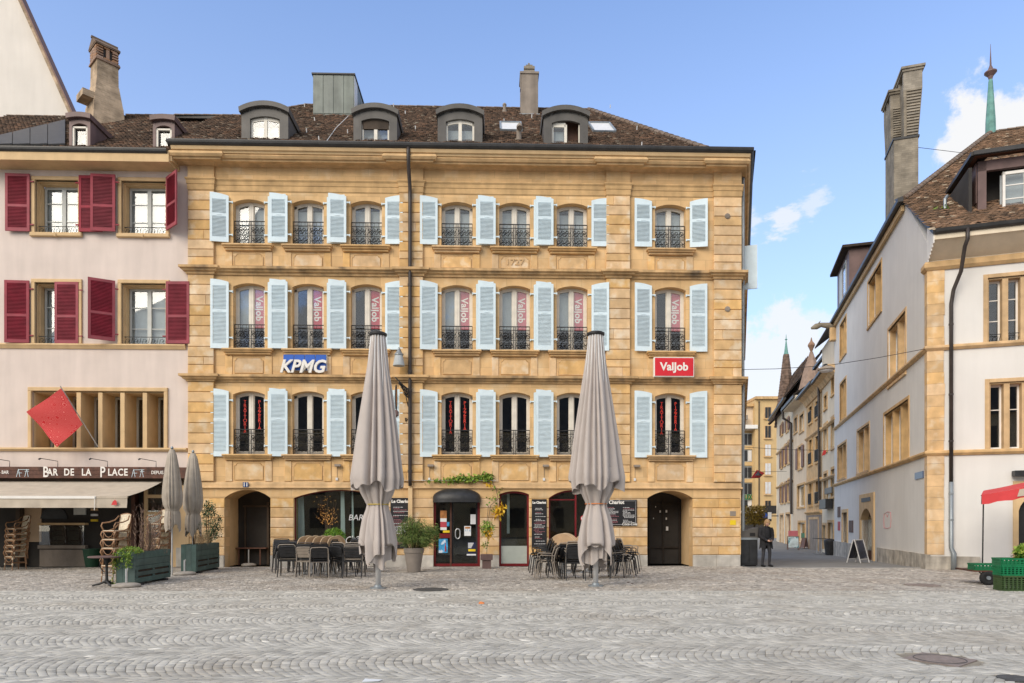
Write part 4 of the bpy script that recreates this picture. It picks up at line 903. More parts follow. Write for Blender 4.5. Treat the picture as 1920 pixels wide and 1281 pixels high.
br.tube([(0, 0, -.65), (0, 0, .65)], .025, 6); br.tube([(0, 0, .55), (-.15, -.5, .62), (-.28, -1.3, .70)], .022, 6); br.tube([(0, 0, -.1), (-.06, -.3, .3), (-.2, -.9, .62)], .018, 6)
for i in range(14):
    y = -.05 - i*.07; zt_ = .55; zb_ = .15 + .035*i
    br.tube([(-.01 - .012*i + .06*math.sin(q*2.2+i), y + .05*math.cos(q*2+i), zb_ + (zt_-zb_)*q/5) for q in range(6)], .016, 5)
for s_ in (-1, 1): br.tube([(s_*.02, -.02, -.55), (s_*.09, -.05, -.62), (s_*.10, -.05, -.5), (s_*.05, -.05, -.52)], .018, 5)
mk('bracket', br, M['iron'], ib)
mk('ring', MB().tube([(-.26 - .02 + .0*t, -1.12 + .20*math.sin(t), .05 + .42*math.cos(t)) for t in np.linspace(0, 6.283, 25)[:-1]], .018, 6, closed=True), M['iron'], ib)
pv = MB().lathe([(.0, -.01), (.16, -.01), (.16, .01), (.0, .01)], n=20, cap=False).xf(Matrix.Translation((-.28, -1.12, .05)) @ Matrix.Rotation(R(90), 4, 'Y') @ Matrix.Diagonal((2.0, 1, 1, 1))); mk('oval_panel', pv, M['orange'], ib)
mk('pendant', MB().lathe([(.02, .0), (.09, -.08), (.09, -.2), (.03, -.26)], (-.28, -1.12, -.38), 10), M['copper'], ib)
for i, (y, m_n) in enumerate(((963, 'concrete'), (980, 'yellow'))):
    tag(mk('wall_plate', MB().cbox(-.11, .11, -.02, 0, -.09, .09, .004), M[m_n], None, B.wd(u(1374), -.005, zc(y)), BA), ('grey metal plate on the corner pier', 'small yellow plate on the corner pier')[i], 'plate')
for y in (403, 578): mk('tie_anchor', MB().lathe([(.10, 0), (.10, .03), (.05, .05)], n=14).xf(Matrix.Translation((u(1362), -.10, zc(y))) @ Matrix.Rotation(R(90), 4, 'X')), M['concrete'], main)

# ================================================================== PLANTS (helpers)
def leafmat(name, a, b, c):
    return pm(name, a, .15, 6, .6, 0, tone=[(0, a), (.5, b), (1, c)])
M['lf_bamboo'] = leafmat('bamboo_leaves', (.035,.075,.015), (.10,.17,.035), (.24,.28,.07))
M['lf_box'] = leafmat('bright_shrub_leaves', (.05,.13,.01), (.12,.27,.015), (.26,.42,.04))
M['lf_vine'] = leafmat('vine_leaves', (.06,.14,.015), (.16,.28,.03), (.38,.44,.08))
M['lf_yellow'] = leafmat('autumn_leaves', (.45,.22,.01), (.66,.38,.012), (.72,.50,.04))
M['lf_laurel'] = leafmat('laurel_leaves', (.018,.045,.02), (.045,.085,.035), (.14,.19,.09))
M['lf_olive'] = leafmat('olive_leaves', (.07,.095,.045), (.14,.17,.085), (.24,.27,.14))
M['lf_hedge'] = leafmat('ochre_hedge_leaves', (.14,.085,.008), (.30,.19,.015), (.44,.30,.035))
M['lf_dry'] = leafmat('dry_stalks', (.12,.075,.06), (.20,.13,.10), (.33,.22,.15))
M['lf_straw'] = leafmat('straw_grass', (.30,.20,.10), (.42,.29,.15), (.52,.38,.22))
M['twig'] = pm('twig_bark', (.09,.065,.045), .2, 9, .9, .2, 60)
def leaves(name, C, ln, wd, mat, parent, droop=0.0, dirs=None, tone=None):
    C = np.asarray(C, float); n = len(C)
    d = rng.normal(0, 1, (n, 3)) if dirs is None else np.asarray(dirs, float) + rng.normal(0, .25, (n, 3))
    d[:, 2] -= droop; d /= np.linalg.norm(d, axis=1, keepdims=True) + 1e-9
    s = np.cross(d, rng.normal(0, 1, (n, 3))); s /= np.linalg.norm(s, axis=1, keepdims=True) + 1e-9
    l = ln*rng.uniform(.7, 1.3, (n, 1)); w_ = wd*rng.uniform(.7, 1.3, (n, 1)); nn = np.cross(d, s)
    V = np.stack([C, C + d*l*.45 + s*w_*.5 + nn*l*.06, C + d*l, C + d*l*.45 - s*w_*.5 + nn*l*.06], 1).reshape(-1, 3)
    me = D.meshes.new(name); me.vertices.add(n*4); me.vertices.foreach_set('co', V.reshape(-1).astype(np.float32))
    me.loops.add(n*4); me.loops.foreach_set('vertex_index', np.arange(n*4, dtype=np.int32)); me.polygons.add(n); me.polygons.foreach_set('loop_start', (np.arange(n)*4).astype(np.int32)); me.update(calc_edges=True)
    t = rng.random(n) if tone is None else np.asarray(tone)
    a = me.attributes.new('tone', 'FLOAT', 'FACE'); a.data.foreach_set('value', t.astype(np.float32))
    return mk(name, me, mat, parent, kind='stuff')
def ball(n, r, c=(0,0,0), shell=.6):
    v = rng.normal(0, 1, (n, 3)); v /= np.linalg.norm(v, axis=1, keepdims=True); q = (shell + (1-shell)*rng.random((n, 1))**.6)
    return v*q*np.array(r) + np.array(c)

# ================================================================== PINK BUILDING
pink = thing('pink_building', 'pale pink rendered house with wine red louvred shutters and tiled roof', 'building', (B.o.x, B.o.y, 0), BA)
UL = u(-160)
ZE = zc(298); pw = MB()
ops = [(66,147,339,438),(228,311,339,438),(66,147,531,645),(228,311,531,645)]
def zl(py, off=0): return B.z(180, py, off)
ZPS = zl(897)
big = (u(60), u(308), zl(840), zl(734))
holes = [(u(a), u(b), zl(y1), zl(y0)) for a, b, y0, y1 in ops] + [big]
xsplit = sorted(set([UL, 0] + [q for h in holes for q in h[:2]]))
for x0, x1 in zip(xsplit, xsplit[1:]):
    hs = sorted([h for h in holes if h[0] <= x0 + 1e-6 and h[1] >= x1 - 1e-6], key=lambda h: h[2]); z = ZPS
    for h in hs: pw.box(x0, x1, .02, .45, z, h[2]); z = h[3]
    pw.box(x0, x1, .02, .45, z, zl(296))
mk('wall', pw, M['pink'], pink, weld=True)
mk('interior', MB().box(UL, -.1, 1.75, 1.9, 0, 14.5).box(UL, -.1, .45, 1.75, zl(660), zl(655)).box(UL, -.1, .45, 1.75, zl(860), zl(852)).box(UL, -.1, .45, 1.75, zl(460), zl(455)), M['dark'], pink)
def surround(a, b, z0, z1, t=.13, depth=.42):
    m = MB()
    for x0, x1, s in ((a-t, a, 1), (b, b+t, -1)): m.cbox(x0, x1, -.04, .12, z0, z1, .012)
    m.cbox(a-t, b+t, -.041, .12, z1, z1+t, .012)
    m.box(a-.002, a+.02, .1, depth, z0, z1); m.box(b-.02, b+.002, .1, depth, z0, z1); m.box(a+.02, b-.02, .1, depth, z1-.02, z1)
    m.box(a+.02, a+.06, .2, depth, z0, z1-.02); m.box(b-.06, b-.02, .2, depth, z0, z1-.02); m.box(a+.06, b-.06, .2, depth, z1-.06, z1-.02)
    return m
def scroll_rail(w, h=.30):
    m = MB(); m.bar((0,0,h), (w,0,h), .022, .022); m.bar((0,0,.03), (w,0,.03), .02, .02)
    for i in range(5):
        cx = w*(i+.5)/5
        m.tube([(cx-.13, 0, .06), (cx-.10, 0, .2), (cx-.02, 0, .24), (cx+.02, 0, .14), (cx-.03, 0, .10)], .009, 4, cap=False); m.tube([(cx+.13, 0, h-.04), (cx+.09, 0, .1), (cx+.02, 0, .06), (cx-.01, 0, .15), (cx+.05, 0, .2)], .009, 4, cap=False)
    return m
def sash(w, h, bars=2):
    m = MB(); j = .07
    m.box(0, j, 0, .06, 0, h).box(w-j, w, 0, .06, 0, h).box(j, w-j, 0, .06, 0, .09).box(j, w-j, 0, .06, h-.08, h).box(w/2-.07, w/2+.07, -.015, .06, .09, h-.08)
    for k in range(bars): z = .09 + (h-.17)*(k+.75)/(bars+.55); m.box(j, w/2-.07, .01, .05, z-.015, z+.015).box(w/2+.07, w-j, .01, .05, z-.015, z+.015)
    return m
for i, (a, b, z0, z1) in enumerate(holes[:4]):
    mk('window_surround', surround(a, b, z0, z1), M['ochre'], pink)
    if i < 2: mk('sill', MB().cbox(a-.15, b+.15, -.10, .3, z0-.14, z0, .02).cbox((a+b)/2-.04, (a+b)/2+.04, -.13, 0, z0-.16, z0-.06, .01), M['ochre'], pink)
    wn = mk('window', sash(b-a-.14, z1-z0-.06), M['frameg'], pink, (a+.07, .42, z0))
    mk('pane', MB().box(.05, (b-a)/2-.1, .03, .036, .05, z1-z0-.1), M['glass'], wn); mk('pane', MB().box((b-a)/2-.05, b-a-.2, .03, .036, .05, z1-z0-.1), M['glass'], wn)
    mk('pale_sheet', MB().box(.05, b-a-.2, .12, .13, .05, z1-z0-.05), M['pale_sheet'], wn)
    mk('railing', scroll_rail(b-a-.04), M['iron'], pink, (a+.02, .16, z0+.0))
mk('string_course', MB().sweep([(-.02, zl(645)), (.10, zl(645.5)), (.12, zl(648)), (.08, zl(651)), (.04, zl(654.5)), (-.02, zl(654.5))], [(UL, .02), (-.12, .02)]), M['ochre'], pink)
mk('string_course', MB().sweep([(-.02, zl(839.5)), (.12, zl(840)), (.13, zl(843)), (.06, zl(846.5)), (-.02, zl(846.5))], [(UL, .02), (-.07, .02)]), M['ochre'], pink)
# wine red shutters
def rshutter(px_h, px_f, y0, y1, ang, closed=False):
    hx = u(px_h, -.03); sg = 1 if px_f > px_h else -1; wd_ = .84; z0, z1 = zl(y1), zl(y0); h = z1 - z0; t = .045
    fr = MB(); bx = lambda a, b, p, q: fr.box(min(a*sg, b*sg), max(a*sg, b*sg), 0, t, p, q)
    bx(0, .09, 0, h); bx(wd_-.09, wd_, 0, h); bx(.09, wd_-.09, 0, .12); bx(.09, wd_-.09, h-.10, h); bx(.09, wd_-.09, h*.42, h*.42+.09)
    for z in (.12*h, .87*h): fr.box(-.14*sg if sg < 0 else -.14, .0 if sg > 0 else .14, .01, .04, z-.02, z+.02) if False else fr.box(min(-.13*sg, .04*sg), max(-.13*sg, .04*sg), .012, .05, z-.02, z+.02)
    sl = MB()
    for p, q in ((.12, h*.42), (h*.42+.09, h-.10)):
        n = int((q-p)/.048)
        for k in range(n):
            z = p + (q-p)*(k+.5)/n; a, b = .09*sg, (wd_-.09)*sg
            sl.add([(a, .006, z-.022), (b, .006, z-.022), (b, .036, z+.018), (a, .036, z+.018), (a, 0, z-.014), (b, 0, z-.014), (b, .03, z+.026), (a, .03, z+.026)], [(0,1,5,4), (4,5,6,7), (0,3,2,1)])
        sl.box(min(a, b), max(a, b), .038, .042, p, q)
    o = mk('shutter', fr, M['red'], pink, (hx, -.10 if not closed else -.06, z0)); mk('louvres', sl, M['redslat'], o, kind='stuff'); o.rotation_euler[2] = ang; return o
rshutter(57.5, 10, 330, 437, R(2)); rshutter(149.5, 190, 331.5, 436.5, R(-1)); o = rshutter(219.5, 176, 331, 437, R(4)); o.location.y -= .07; rshutter(312.5, 350, 333, 433, R(-42))
rshutter(56.5, 12, 529, 645, R(3)); rshutter(147.5, 105, 530, 645, R(0), True); rshutter(218, 165, 528, 641, R(28)); rshutter(312.5, 355, 528, 644.5, R(-1.5))
# big mullioned window
a, b, z0, z1 = big
m = MB(); t = .13
m.cbox(a-t, a, -.05, .1, z0, z1, .015).cbox(b, b+t, -.05, .1, z0, z1, .015).cbox(a-t, b+t, -.051, .1, z1, z1+.14, .015); m.box(a, a+.05, .1, 1.0, z0, z1).box(b-.05, b, .1, 1.0, z0, z1).box(a+.05, b-.05, .1, 1.0, z1-.04, z1)
mk('window_surround', m, M['ochre'], pink)
mk('sill', MB().box(a, b, .05, 1.0, z0-.1, z0), M['ochre'], pink)
for px in (105.5, 147.5, 188, 229.5, 271.5):
    x = u(px); mk('stone_mullion', MB().add([(x-.075, .0, z0), (x+.075, .0, z0), (x+.06, .98, z0), (x-.06, .98, z0), (x-.075, .0, z1-.04), (x+.075, .0, z1-.04), (x+.06, .98, z1-.04), (x-.06, .98, z1-.04)], [(0,3,2,1),(4,5,6,7),(0,1,5,4),(1,2,6,5),(2,3,7,6),(3,0,4,7)]), M['ochre'], pink)
xs_ = [a+.05] + [u(p) for p in (105.5, 147.5, 188, 229.5, 271.5)] + [b-.05]
for x0, x1 in zip(xs_, xs_[1:]):
    wn = mk('window', sash(x1-x0-.12, z1-z0-.06, 0), M['frameg'], pink, (x0+.06, .86, z0)); mk('pane', MB().box(.05, x1-x0-.17, .03, .036, .05, z1-z0-.1), M['glass'], wn)
# eaves
mk('soffit', MB().sweep([(-.02, zl(300)), (.62, zl(291, -.5)), (.62, zl(300, -.6)), (.30, zl(305, -.3)), (.16, zl(314)), (.05, zl(320)), (-.02, zl(320))], [(UL, .02), (-.35, .02)]), M['ochre'], pink)
ZP = zl(277, -.75)
mk('fascia_board', MB().box(UL, -.42, -.68, .1, zl(301, -.7), zl(284, -.7)), M['ochre'], pink)
gu2 = [(.64 + .13*math.cos(q), ZP - .02 + .13*math.sin(q)) for q in np.linspace(-math.pi, 0, 8)] + [(.77, ZP+.02), (.75, ZP), (.5, ZP)]
mk('gutter', MB().sweep(gu2, [(UL, 0), (-.47, 0)]), M['gutter'], pink)
rq = lambda px, py: roofpt(B, px, py, -.62, ZP, K)
pr_poly = [Vector((UL, -.62, ZP)), Vector((-.5, -.62, ZP)), Vector((-.5, rq(320, 216).y, rq(320, 216).z)), rq(238, 216), rq(222, 222), rq(137, 219), Vector((UL, rq(137, 219).y, rq(137, 219).z))]
proof = mk('roof', MB().slab(pr_poly, (0, .02, -.1)), M['lead'], pink); tiles('roof_tile', pr_poly, M['tile'], proof, .15, .125)
mk('rear_roof', MB().add([pr_poly[6], pr_poly[5], pr_poly[3], pr_poly[2], (-.5, 14, ZP), (UL, 14, ZP)], [(0, 1, 2, 3, 4, 5)]), M['tile'], pink)
ridge_row(pr_poly[3], pr_poly[2], proof, .08, .4); ridge_row(pr_poly[6], pr_poly[5], proof, .07, .4)
for i in range(4):
    x0, x1 = -8 + i*33, -8 + (i+1)*33; f0 = (261 - (x0+8)*.24, 261 - (x1+8)*.24)
    P = [rq(x0+.6, 276), rq(x1-.6, 275), rq(x1-.6, f0[1]), rq(x0+.6, f0[0])]
    mk('metal_panel', MB().slab([p + Vector((0, -.05, .09)) for p in P], (0, .02, -.06)), M['gutter'], proof)
d1 = dormer(126, 173, 213, pink, yf=-.25, style=9, z0=ZP-.1, bodymat='copper', rise=.06); d2 = dormer(283, 331, 217, pink, yf=-.25, style=9, z0=ZP-.1, bodymat='copper', rise=.06)
# old brick chimney
Yc = 28.6; c0 = at(196, 240, Yc)
cz = lambda py: EYE + (HZ-py)/F*Yc
ck = thing('brick_chimney', 'leaning old brick chimney with arched smoke vents and gabled cap', 'chimney', (c0.x, c0.y, 0), R(48))
def cyl4(m, w0, w1, z0, z1, sx=1.0): m.add([(x*w/2*sx, y*w/2, z) for w, z in ((w0, z0), (w1, z1)) for x, y in ((-1,-1),(1,-1),(1,1),(-1,1))], [(0,3,2,1),(4,5,6,7),(0,1,5,4),(1,2,6,5),(2,3,7,6),(3,0,4,7)]); return m
mk('shaft', cyl4(cyl4(cyl4(MB(), 1.25, 1.10, cz(262), cz(205)), 1.08, .84, cz(205), cz(165)), .82, .80, cz(165), cz(127)), M['oldrender'], ck)
mk('ledge', MB().box(-.95, -.5, -.5, .3, cz(205), cz(193)), M['oldrender'], ck)
mk('brick_band', cyl4(cyl4(MB(), .92, .92, cz(127), cz(124.5)), .88, .88, cz(124), cz(122)), M['brickred'], ck)
me = MB().cbox(-.115, .115, -.06, .05, -.03, .03, .004).mesh('brick'); me.materials.append(M['brickred'])
hgt_ = cz(100) - cz(122); nr = 9
for f_ in range(2):
    for r_ in range(nr):
        z = cz(122) + hgt_*(r_+.5)/nr
        for c_ in range(3):
            x = -.27 + c_*.27 + (.06 if r_ % 2 else -.03)
            if f_ == 0 or abs(x) > .30 or r_ in (0, nr-1) :
                x = max(-.29, min(.29, x)); o = mk('brick', me, None, ck); o.matrix_local = Matrix.Rotation(R(90)*f_ if f_ == 1 else 0, 4, 'Z') @ Matrix.Translation((x, -.38, z)) if False else (Matrix.Rotation(R(-90) if f_ == 0 else 0, 4, 'Z') @ Matrix.Translation((x, -.37, z)))
mk('vent_core', cyl4(MB(), .70, .70, cz(124), cz(99)), M['dark'], ck)
mk('vent_post', MB().box(-.06, .06, -.41, -.3, cz(122), cz(99)), M['brickred'], ck)
zt = cz(99)
mk('cap', MB().box(-.46, .46, -.46, .46, zt, zt+.06).add([(-.47,-.47,zt+.06),(.47,-.47,zt+.06),(.47,.47,zt+.06),(-.47,.47,zt+.06),(-.47,0,zt+.42),(.47,0,zt+.42)], [(0,1,5,4),(2,3,4,5),(0,4,3),(1,2,5),(0,3,2,1)]).box(-.5,.5,-.05,.05,zt+.38,zt+.46), M['ridge'], ck)
# big white gable behind
Yg = 33.0; gb = thing('white_gable_house', 'tall off-white gable wall rising behind the pink house roof', 'building', (0, Yg, 0))
gq = lambda px, py: (at(px, py, Yg).x, at(px, py, Yg).z)
apex = gq(-60, -220)
poly = [gq(-700, 240), gq(146, 240), gq(136, 213), gq(39, 0), apex, gq(-700, 300)]
mk('wall', MB().prism([gq(-420, 260), gq(146, 240), gq(135, 213), gq(37, 0), gq(-64, -222), gq(-420, -222)], 0, .5), M['white2'], gb)
mk('verge', MB().bar((*[gq(148, 236)[0], 0], gq(148, 236)[1])[:0] or (gq(148, 240)[0], -.05, gq(148, 240)[1]), (gq(-58, -222)[0], -.05, gq(-58, -222)[1]), .14, .5, up=(0, 1, 0)), M['oldrender'], gb)
mk('verge_edge', MB().bar((gq(150, 240)[0]+.08, -.1, gq(150, 240)[1]), (gq(-58, -222)[0]+.08, -.1, gq(-58, -222)[1]), .07, .5, up=(0, 1, 0)), M['brown_sh'], gb)

# ---- ground floor of the pink house: bar front
fa = MB().box(UL, u(330), .55, .6, 0, ZPS)
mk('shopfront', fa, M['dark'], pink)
mk('shopfront_ceiling', MB().box(UL, u(345), .0, .6, ZPS-.25, ZPS), M['darkw'], pink)
for p0, p1, mt in ((20, 28, 'darkw'), (239, 246, 'wood'), (262, 270, 'wood'), (330, 356, 'ochre')):
    mk('pillar', MB().box(u(p0), u(p1) if p1 < 356 else -.02, .0 if p0 > 300 else .25, .56, 0, ZPS - .02), M[mt], pink)
mk('bar_counter', MB().box(u(62), u(149), .35, .5, 0, .62).box(u(60), u(150), .3, .5, .66, .78), M['concrete'], pink)
mk('counter_shelf', MB().box(u(60), u(150), .3, .52, 1.52, 1.6), M['ochre'], pink)
mk('pane', MB().box(u(62), u(147), .33, .335, .8, 1.5), M['glass'], pink)
mk('wall_panel', MB().box(u(28), u(60), .5, .545, .9, 2.7), M['salmon'], pink); mk('arched_niche', MB().prism(arc(u(58), u(110), 1.75, .45, 10), .5, .545), M['black'], pink)
mk('menu_frame', MB().box(u(122), u(145), .5, .545, 1.9, 2.5), M['frameg'], pink)
for y, m_n in ((1.9, 'paper'), (2.1, 'ochre'), (1.7, 'yellow')): mk('poster', MB().box(u(152)+.05, u(152)+.30, .5, .545, y-.05, y+.03), M[m_n], pink)
mk('side_window', MB().box(u(270), u(330), .0, .08, 0, 1.0).box(u(270), u(276), .0, .08, 1.0, ZPS-.3).box(u(324), u(330), .0, .08, 1.0, ZPS-.3).box(u(276), u(324), .0, .08, 2.5, 2.62).box(u(276), u(324), 0, .08, 1.9, 2.0), M['ochre'], pink)
mk('pane', MB().box(u(276), u(324), .04, .045, 1.0, ZPS-.3), M['glass'], pink)
mk('base_stone', MB().cbox(u(330), -.01, -.03, .1, 0, .7, .02), M['plinth'], pink)
bt = thing('waste_tub', 'dark green plastic tub standing in the shade of the bar entrance', 'bin', B.wd(u(166), .2, 0)); M['tub'] = pm('green_tub', (.01,.05,.025), .1, 5, .5, .03, 50)
mk('body', MB().lathe([(.20, 0), (.29, .62), (.31, .62), (.31, .66), (.27, .66), (.20, .1)], n=24, cap=False), M['tub'], bt); mk('bottom', MB().lathe([(.19, .0), (.19, .1)], n=24), M['tub'], bt)
# sign beam
sb = thing('bar_sign', 'dark wooden signboard with white art nouveau lettering over the awning', 'sign', B.wd(u(120), 0, zl(886)), BA)
z0, z1 = zl(897, -.3) - zl(886), zl(875.5, -.3) - zl(886); xl, xr = UL - u(120), u(335, -.3) - u(120)
for i in range(3): mk('plank', MB().cbox(xl, xr, -.32, -.29, z0 + (z1-z0)*i/3 + .002, z0 + (z1-z0)*(i+1)/3 - .002, .003), M['wood'], sb)
mk('beam', MB().box(xl, xr + .25, -.29, 0, z0 + .01, z1 - .01), M['wood'], sb)
zm = (z0+z1)/2; ux_ = lambda p: u(p, -.32) - u(120)
for px, s_, sz, sx in ((86, 'B', .46, .72), (98.5, 'AR', .30, .8), (129.5, 'DE', .30, .8), (162, 'LA', .30, .8), (192.5, 'P', .46, .72), (221, 'LACE', .30, .8)):
    text('lettering', s_, sz*1.15, M['wsign'], sb, (ux_(px), -.325, zm - .0), off=.008, ext=.003, sx=sx, sp=1.12)
for px, s_ in ((0, 'PUB - BAR'), (298, 'DEPUIS 1')): text('lettering', s_, .17, M['wsign'], sb, (ux_(px), -.325, zm), off=.002, ext=.002, sx=.8)
def table_mark(px):
    x = ux_(px); z = zm - .16; m = MB()
    for dx in (-.17, .12):
        for q in (-.07, .05): m.bar((x+dx, -.326, z+.28), (x+dx+q, -.326, z), .012, .012)
    m.bar((x-.17, -.326, z+.26), (x+.2, -.326, z+.26), .012, .012); m.bar((x-.2, -.326, z+.14), (x-.05, -.326, z+.14), .012, .012); m.bar((x+.05, -.326, z+.2), (x+.2, -.326, z+.2), .012, .012)
    mk('emblem', m, M['shutter'], sb)
table_mark(44); table_mark(260)
for i, px in enumerate((20, 110, 203, 294)):
    l_ = thing('sign_lamp', ('thin black lamp arm over the sign by the frame edge', 'thin black lamp arm above the sign lettering start', 'thin black lamp arm above the sign lettering end', 'thin black lamp arm by the closed beige parasol')[i], 'lamp', B.wd(u(px, -.2), -.25, zl(875)), BA, 'arm lamps over the bar sign')
    mk('arm', MB().tube([(0, 0, -.05), (0, 0, .17), (-.40, -.3, .24)], .012, 6), M['iron'], l_); mk('head', MB().bar((-.40, -.3, .24), (-.46, -.33, .20), .05, .05), M['iron'], l_)
# awning
an = thing('awning', 'ecru folding-arm awning stretched out over the bar terrace', 'awning', (0, 0, 0))
Wp = lambda px, py, off: B.wd(u(px, off), off, B.z(px, py, off))
AO = -2.5; xr_w = u(305, -.1); xr_f = xr_w + .02; xl_ = UL - .5; zw = B.z(305, 903, -.1); zf = B.z(232, 931, AO)
cv = MB(); nx, ny = 40, 8; vs = []
for i in range(nx+1):
    x = xl_ + (xr_w - xl_)*i/nx
    for j in range(ny+1):
        y = -.1 + (AO+.1)*j/ny; sag = -.06*math.sin(math.pi*j/ny)*(.6 + .4*math.sin(i*.8)); vs.append(B.wd(x, y, zw + (zf-zw)*j/ny + sag))
cv.add(vs, [(i*(ny+1)+j, i*(ny+1)+j+1, (i+1)*(ny+1)+j+1, (i+1)*(ny+1)+j) for i in range(nx) for j in range(ny)])
mk('canopy', cv, M['awning'], an, smooth=True)
vl = MB(); vs = []
for i in range(nx+1):
    x = xl_ + (xr_f - xl_)*i/nx; q = max(0, (i - nx*.8)/(nx*.2)); b_ = -.30 + .0*q
    for j in range(4): vs.append(B.wd(x, AO - .02 + .03*math.sin(i*1.3 + j)*(j/3), zf - .07 + b_*j/3))
vl.add(vs, [(i*4+j, i*4+j+1, (i+1)*4+j+1, (i+1)*4+j) for i in range(nx) for j in range(3)])
mk('valance', vl, M['awning'], an, smooth=True)
mk('front_bar', MB().bar(B.wd(xl_, AO, zf - .03), B.wd(u(181, AO), AO, zf - .03), .09, .09), M['wsign'], an); mk('front_bar', MB().bar(B.wd(u(181, AO), AO, zf - .03), B.wd(xr_f, AO, zf - .03), .06, .07), M['awning'], an)
mk('crank_rod', MB().tube([B.wd(u(179.5, AO), AO-.06, zf), B.wd(u(179.5, AO), AO-.07, zf-.45)], .012, 6), M['wsign'], an)
mk('arm', MB().tube([B.wd(xr_w-.4, -.1, zw-.1), B.wd(xr_w-1.0, -1.3, (zw+zf)/2-.15), B.wd(xr_w-.4, AO, zf-.05)], .03, 6), M['palegrey'], an)
mk('emblem', MB().prism([(u(211, AO), zf-.28), (u(222, AO), zf-.28), (u(221, AO), zf-.16), (u(218, AO), zf-.11), (u(214, AO), zf-.17)], AO-.08, AO-.075).xf(Matrix.Translation((B.o.x, B.o.y, 0)) @ Matrix.Rotation(BA, 4, 'Z')), M['redcanvas'], an)
# flag
fo = -.95; fg = thing('flag', 'red square flag with ring pattern hanging from a slanted pole', 'flag', (0, 0, 0))
fm = D.materials.new('red_ring_cloth'); fm.use_nodes = True; ft = fm.node_tree; FN = ft.nodes
tcn = FN.new('ShaderNodeTexCoord'); vo = FN.new('ShaderNodeTexVoronoi'); vo.inputs['Scale'].default_value = 4.4; vo.inputs['Randomness'].default_value = .35; ft.links.new(tcn.outputs['Object'], vo.inputs['Vector'])
sn = FN.new('ShaderNodeMath'); sn.operation = 'MULTIPLY'; sn.inputs[1].default_value = 62; ft.links.new(vo.outputs['Distance'], sn.inputs[0]); s2 = FN.new('ShaderNodeMath'); s2.operation = 'SINE'; ft.links.new(sn.outputs[0], s2.inputs[0])
mxx = FN.new('ShaderNodeMixRGB'); mxx.inputs[1].default_value = (.56, .03, .035, 1); mxx.inputs[2].default_value = (.72, .22, .20, 1); ft.links.new(s2.outputs[0], mxx.inputs[0]); ft.links.new(mxx.outputs[0], FN['Principled BSDF'].inputs['Base Color']); FN['Principled BSDF'].inputs['Roughness'].default_value = .95; FN['Principled BSDF'].inputs['Specular IOR Level'].default_value = .1
cn = [Wp(115, 728, fo), Wp(155, 796, fo+.35), Wp(108, 839, fo+.15), Wp(51, 773, fo)]
n = 14; vs = []
for i in range(n+1):
    for j in range(n+1):
        a_, b_ = i/n, j/n; p = (cn[0]*(1-a_) + cn[1]*a_)*(1-b_) + (cn[3]*(1-a_) + cn[2]*a_)*b_; vs.append(p + Vector((0, .05*math.sin(a_*7 + b_*5)*b_, 0)))
mk('cloth', MB().add(vs, [(i*(n+1)+j, i*(n+1)+j+1, (i+1)*(n+1)+j+1, (i+1)*(n+1)+j) for i in range(n) for j in range(n)]), fm, fg, smooth=True)
mk('pole', MB().tube([Wp(113, 724, fo-.03), Wp(184, 838, -.05)], .018, 8), M['steel'], fg)

# ---- terrace in front of the bar
def rattan_chair():
    r = thing('rattan_armchair', '', 'chair')
    for sx in (-1, 1):
        for sy in (-1, 1): mk('leg', MB().tube([(sx*.23, sy*.22, 0), (sx*.20, sy*.19, .44)], .017, 6), M['rattan'], r)
        mk('arm', MB().tube([(sx*.20, -.20, .44), (sx*.25, -.24, .58), (sx*.26, -.20, .66), (sx*.27, 0, .68), (sx*.25, .17, .74), (sx*.20, .25, .86)], .019, 6), M['rattan'], r, smooth=True)
    mk('seat', MB().cbox(-.21, .21, -.22, .20, .425, .46, .006), M['weave'], r)
    mk('seat_frame', MB().tube([(-.22,-.22,.43),(.22,-.22,.43),(.21,.20,.43),(-.21,.20,.43)], .018, 6, closed=True).tube([(-.22,-.21,.2),(.22,-.21,.2)], .011, 5).tube([(-.2,.19,.26),(.2,.19,.26)], .011, 5).tube([(-.22,-.21,.24),(-.21,.2,.24)], .011, 5).tube([(.22,-.21,.24),(.21,.2,.24)], .011, 5).tube([(-.2,-.21,.42),(-.1,-.21,.3),(0,-.21,.27),(.1,-.21,.3),(.2,-.21,.42)], .010, 5), M['rattan'], r)
    bk = MB(); vs = []
    for i in range(9):
        t = -1 + i/4; vs += [(t*.17, .21 + .03*(1-t*t), .47), (t*.21, .27 + .03*(1-t*t), .70), (t*.20, .30 + .03*(1-t*t), .88 + .03*(1-t*t))]
    bk.add(vs + [Vector(v) + Vector((0, .018, 0)) for v in vs], [(i*3+j, (i+1)*3+j, (i+1)*3+j+1, i*3+j+1) for i in range(8) for j in range(2)] + [(27+i*3+j, 27+i*3+j+1, 27+(i+1)*3+j+1, 27+(i+1)*3+j) for i in range(8) for j in range(2)])
    mk('backrest', bk, M['weave'], r, smooth=True)
    mk('back_frame', MB().tube([(-.17,.22,.45),(-.21,.28,.70),(-.20,.31,.89),(-.1,.335,.91),(0,.34,.92),(.1,.335,.91),(.20,.31,.89),(.21,.28,.70),(.17,.22,.45)], .017, 6), M['rattan'], r, smooth=True)
    mk('binding', MB().lathe([(.024,.40),(.024,.455)], (-.21,-.2,0), 6).lathe([(.024,.40),(.024,.455)], (.21,-.2,0), 6).lathe([(.022,.17),(.022,.23)], (-.22,-.21,0), 6).lathe([(.022,.17),(.022,.23)], (.22,-.21,0), 6), M['weave'], r, kind='stuff')
    return r
RC = rattan_chair(); first = [True]
ORD_ = ['topmost', 'second from the top', 'third from the top', 'fourth from the top', 'fifth from the top', 'sixth from the top']
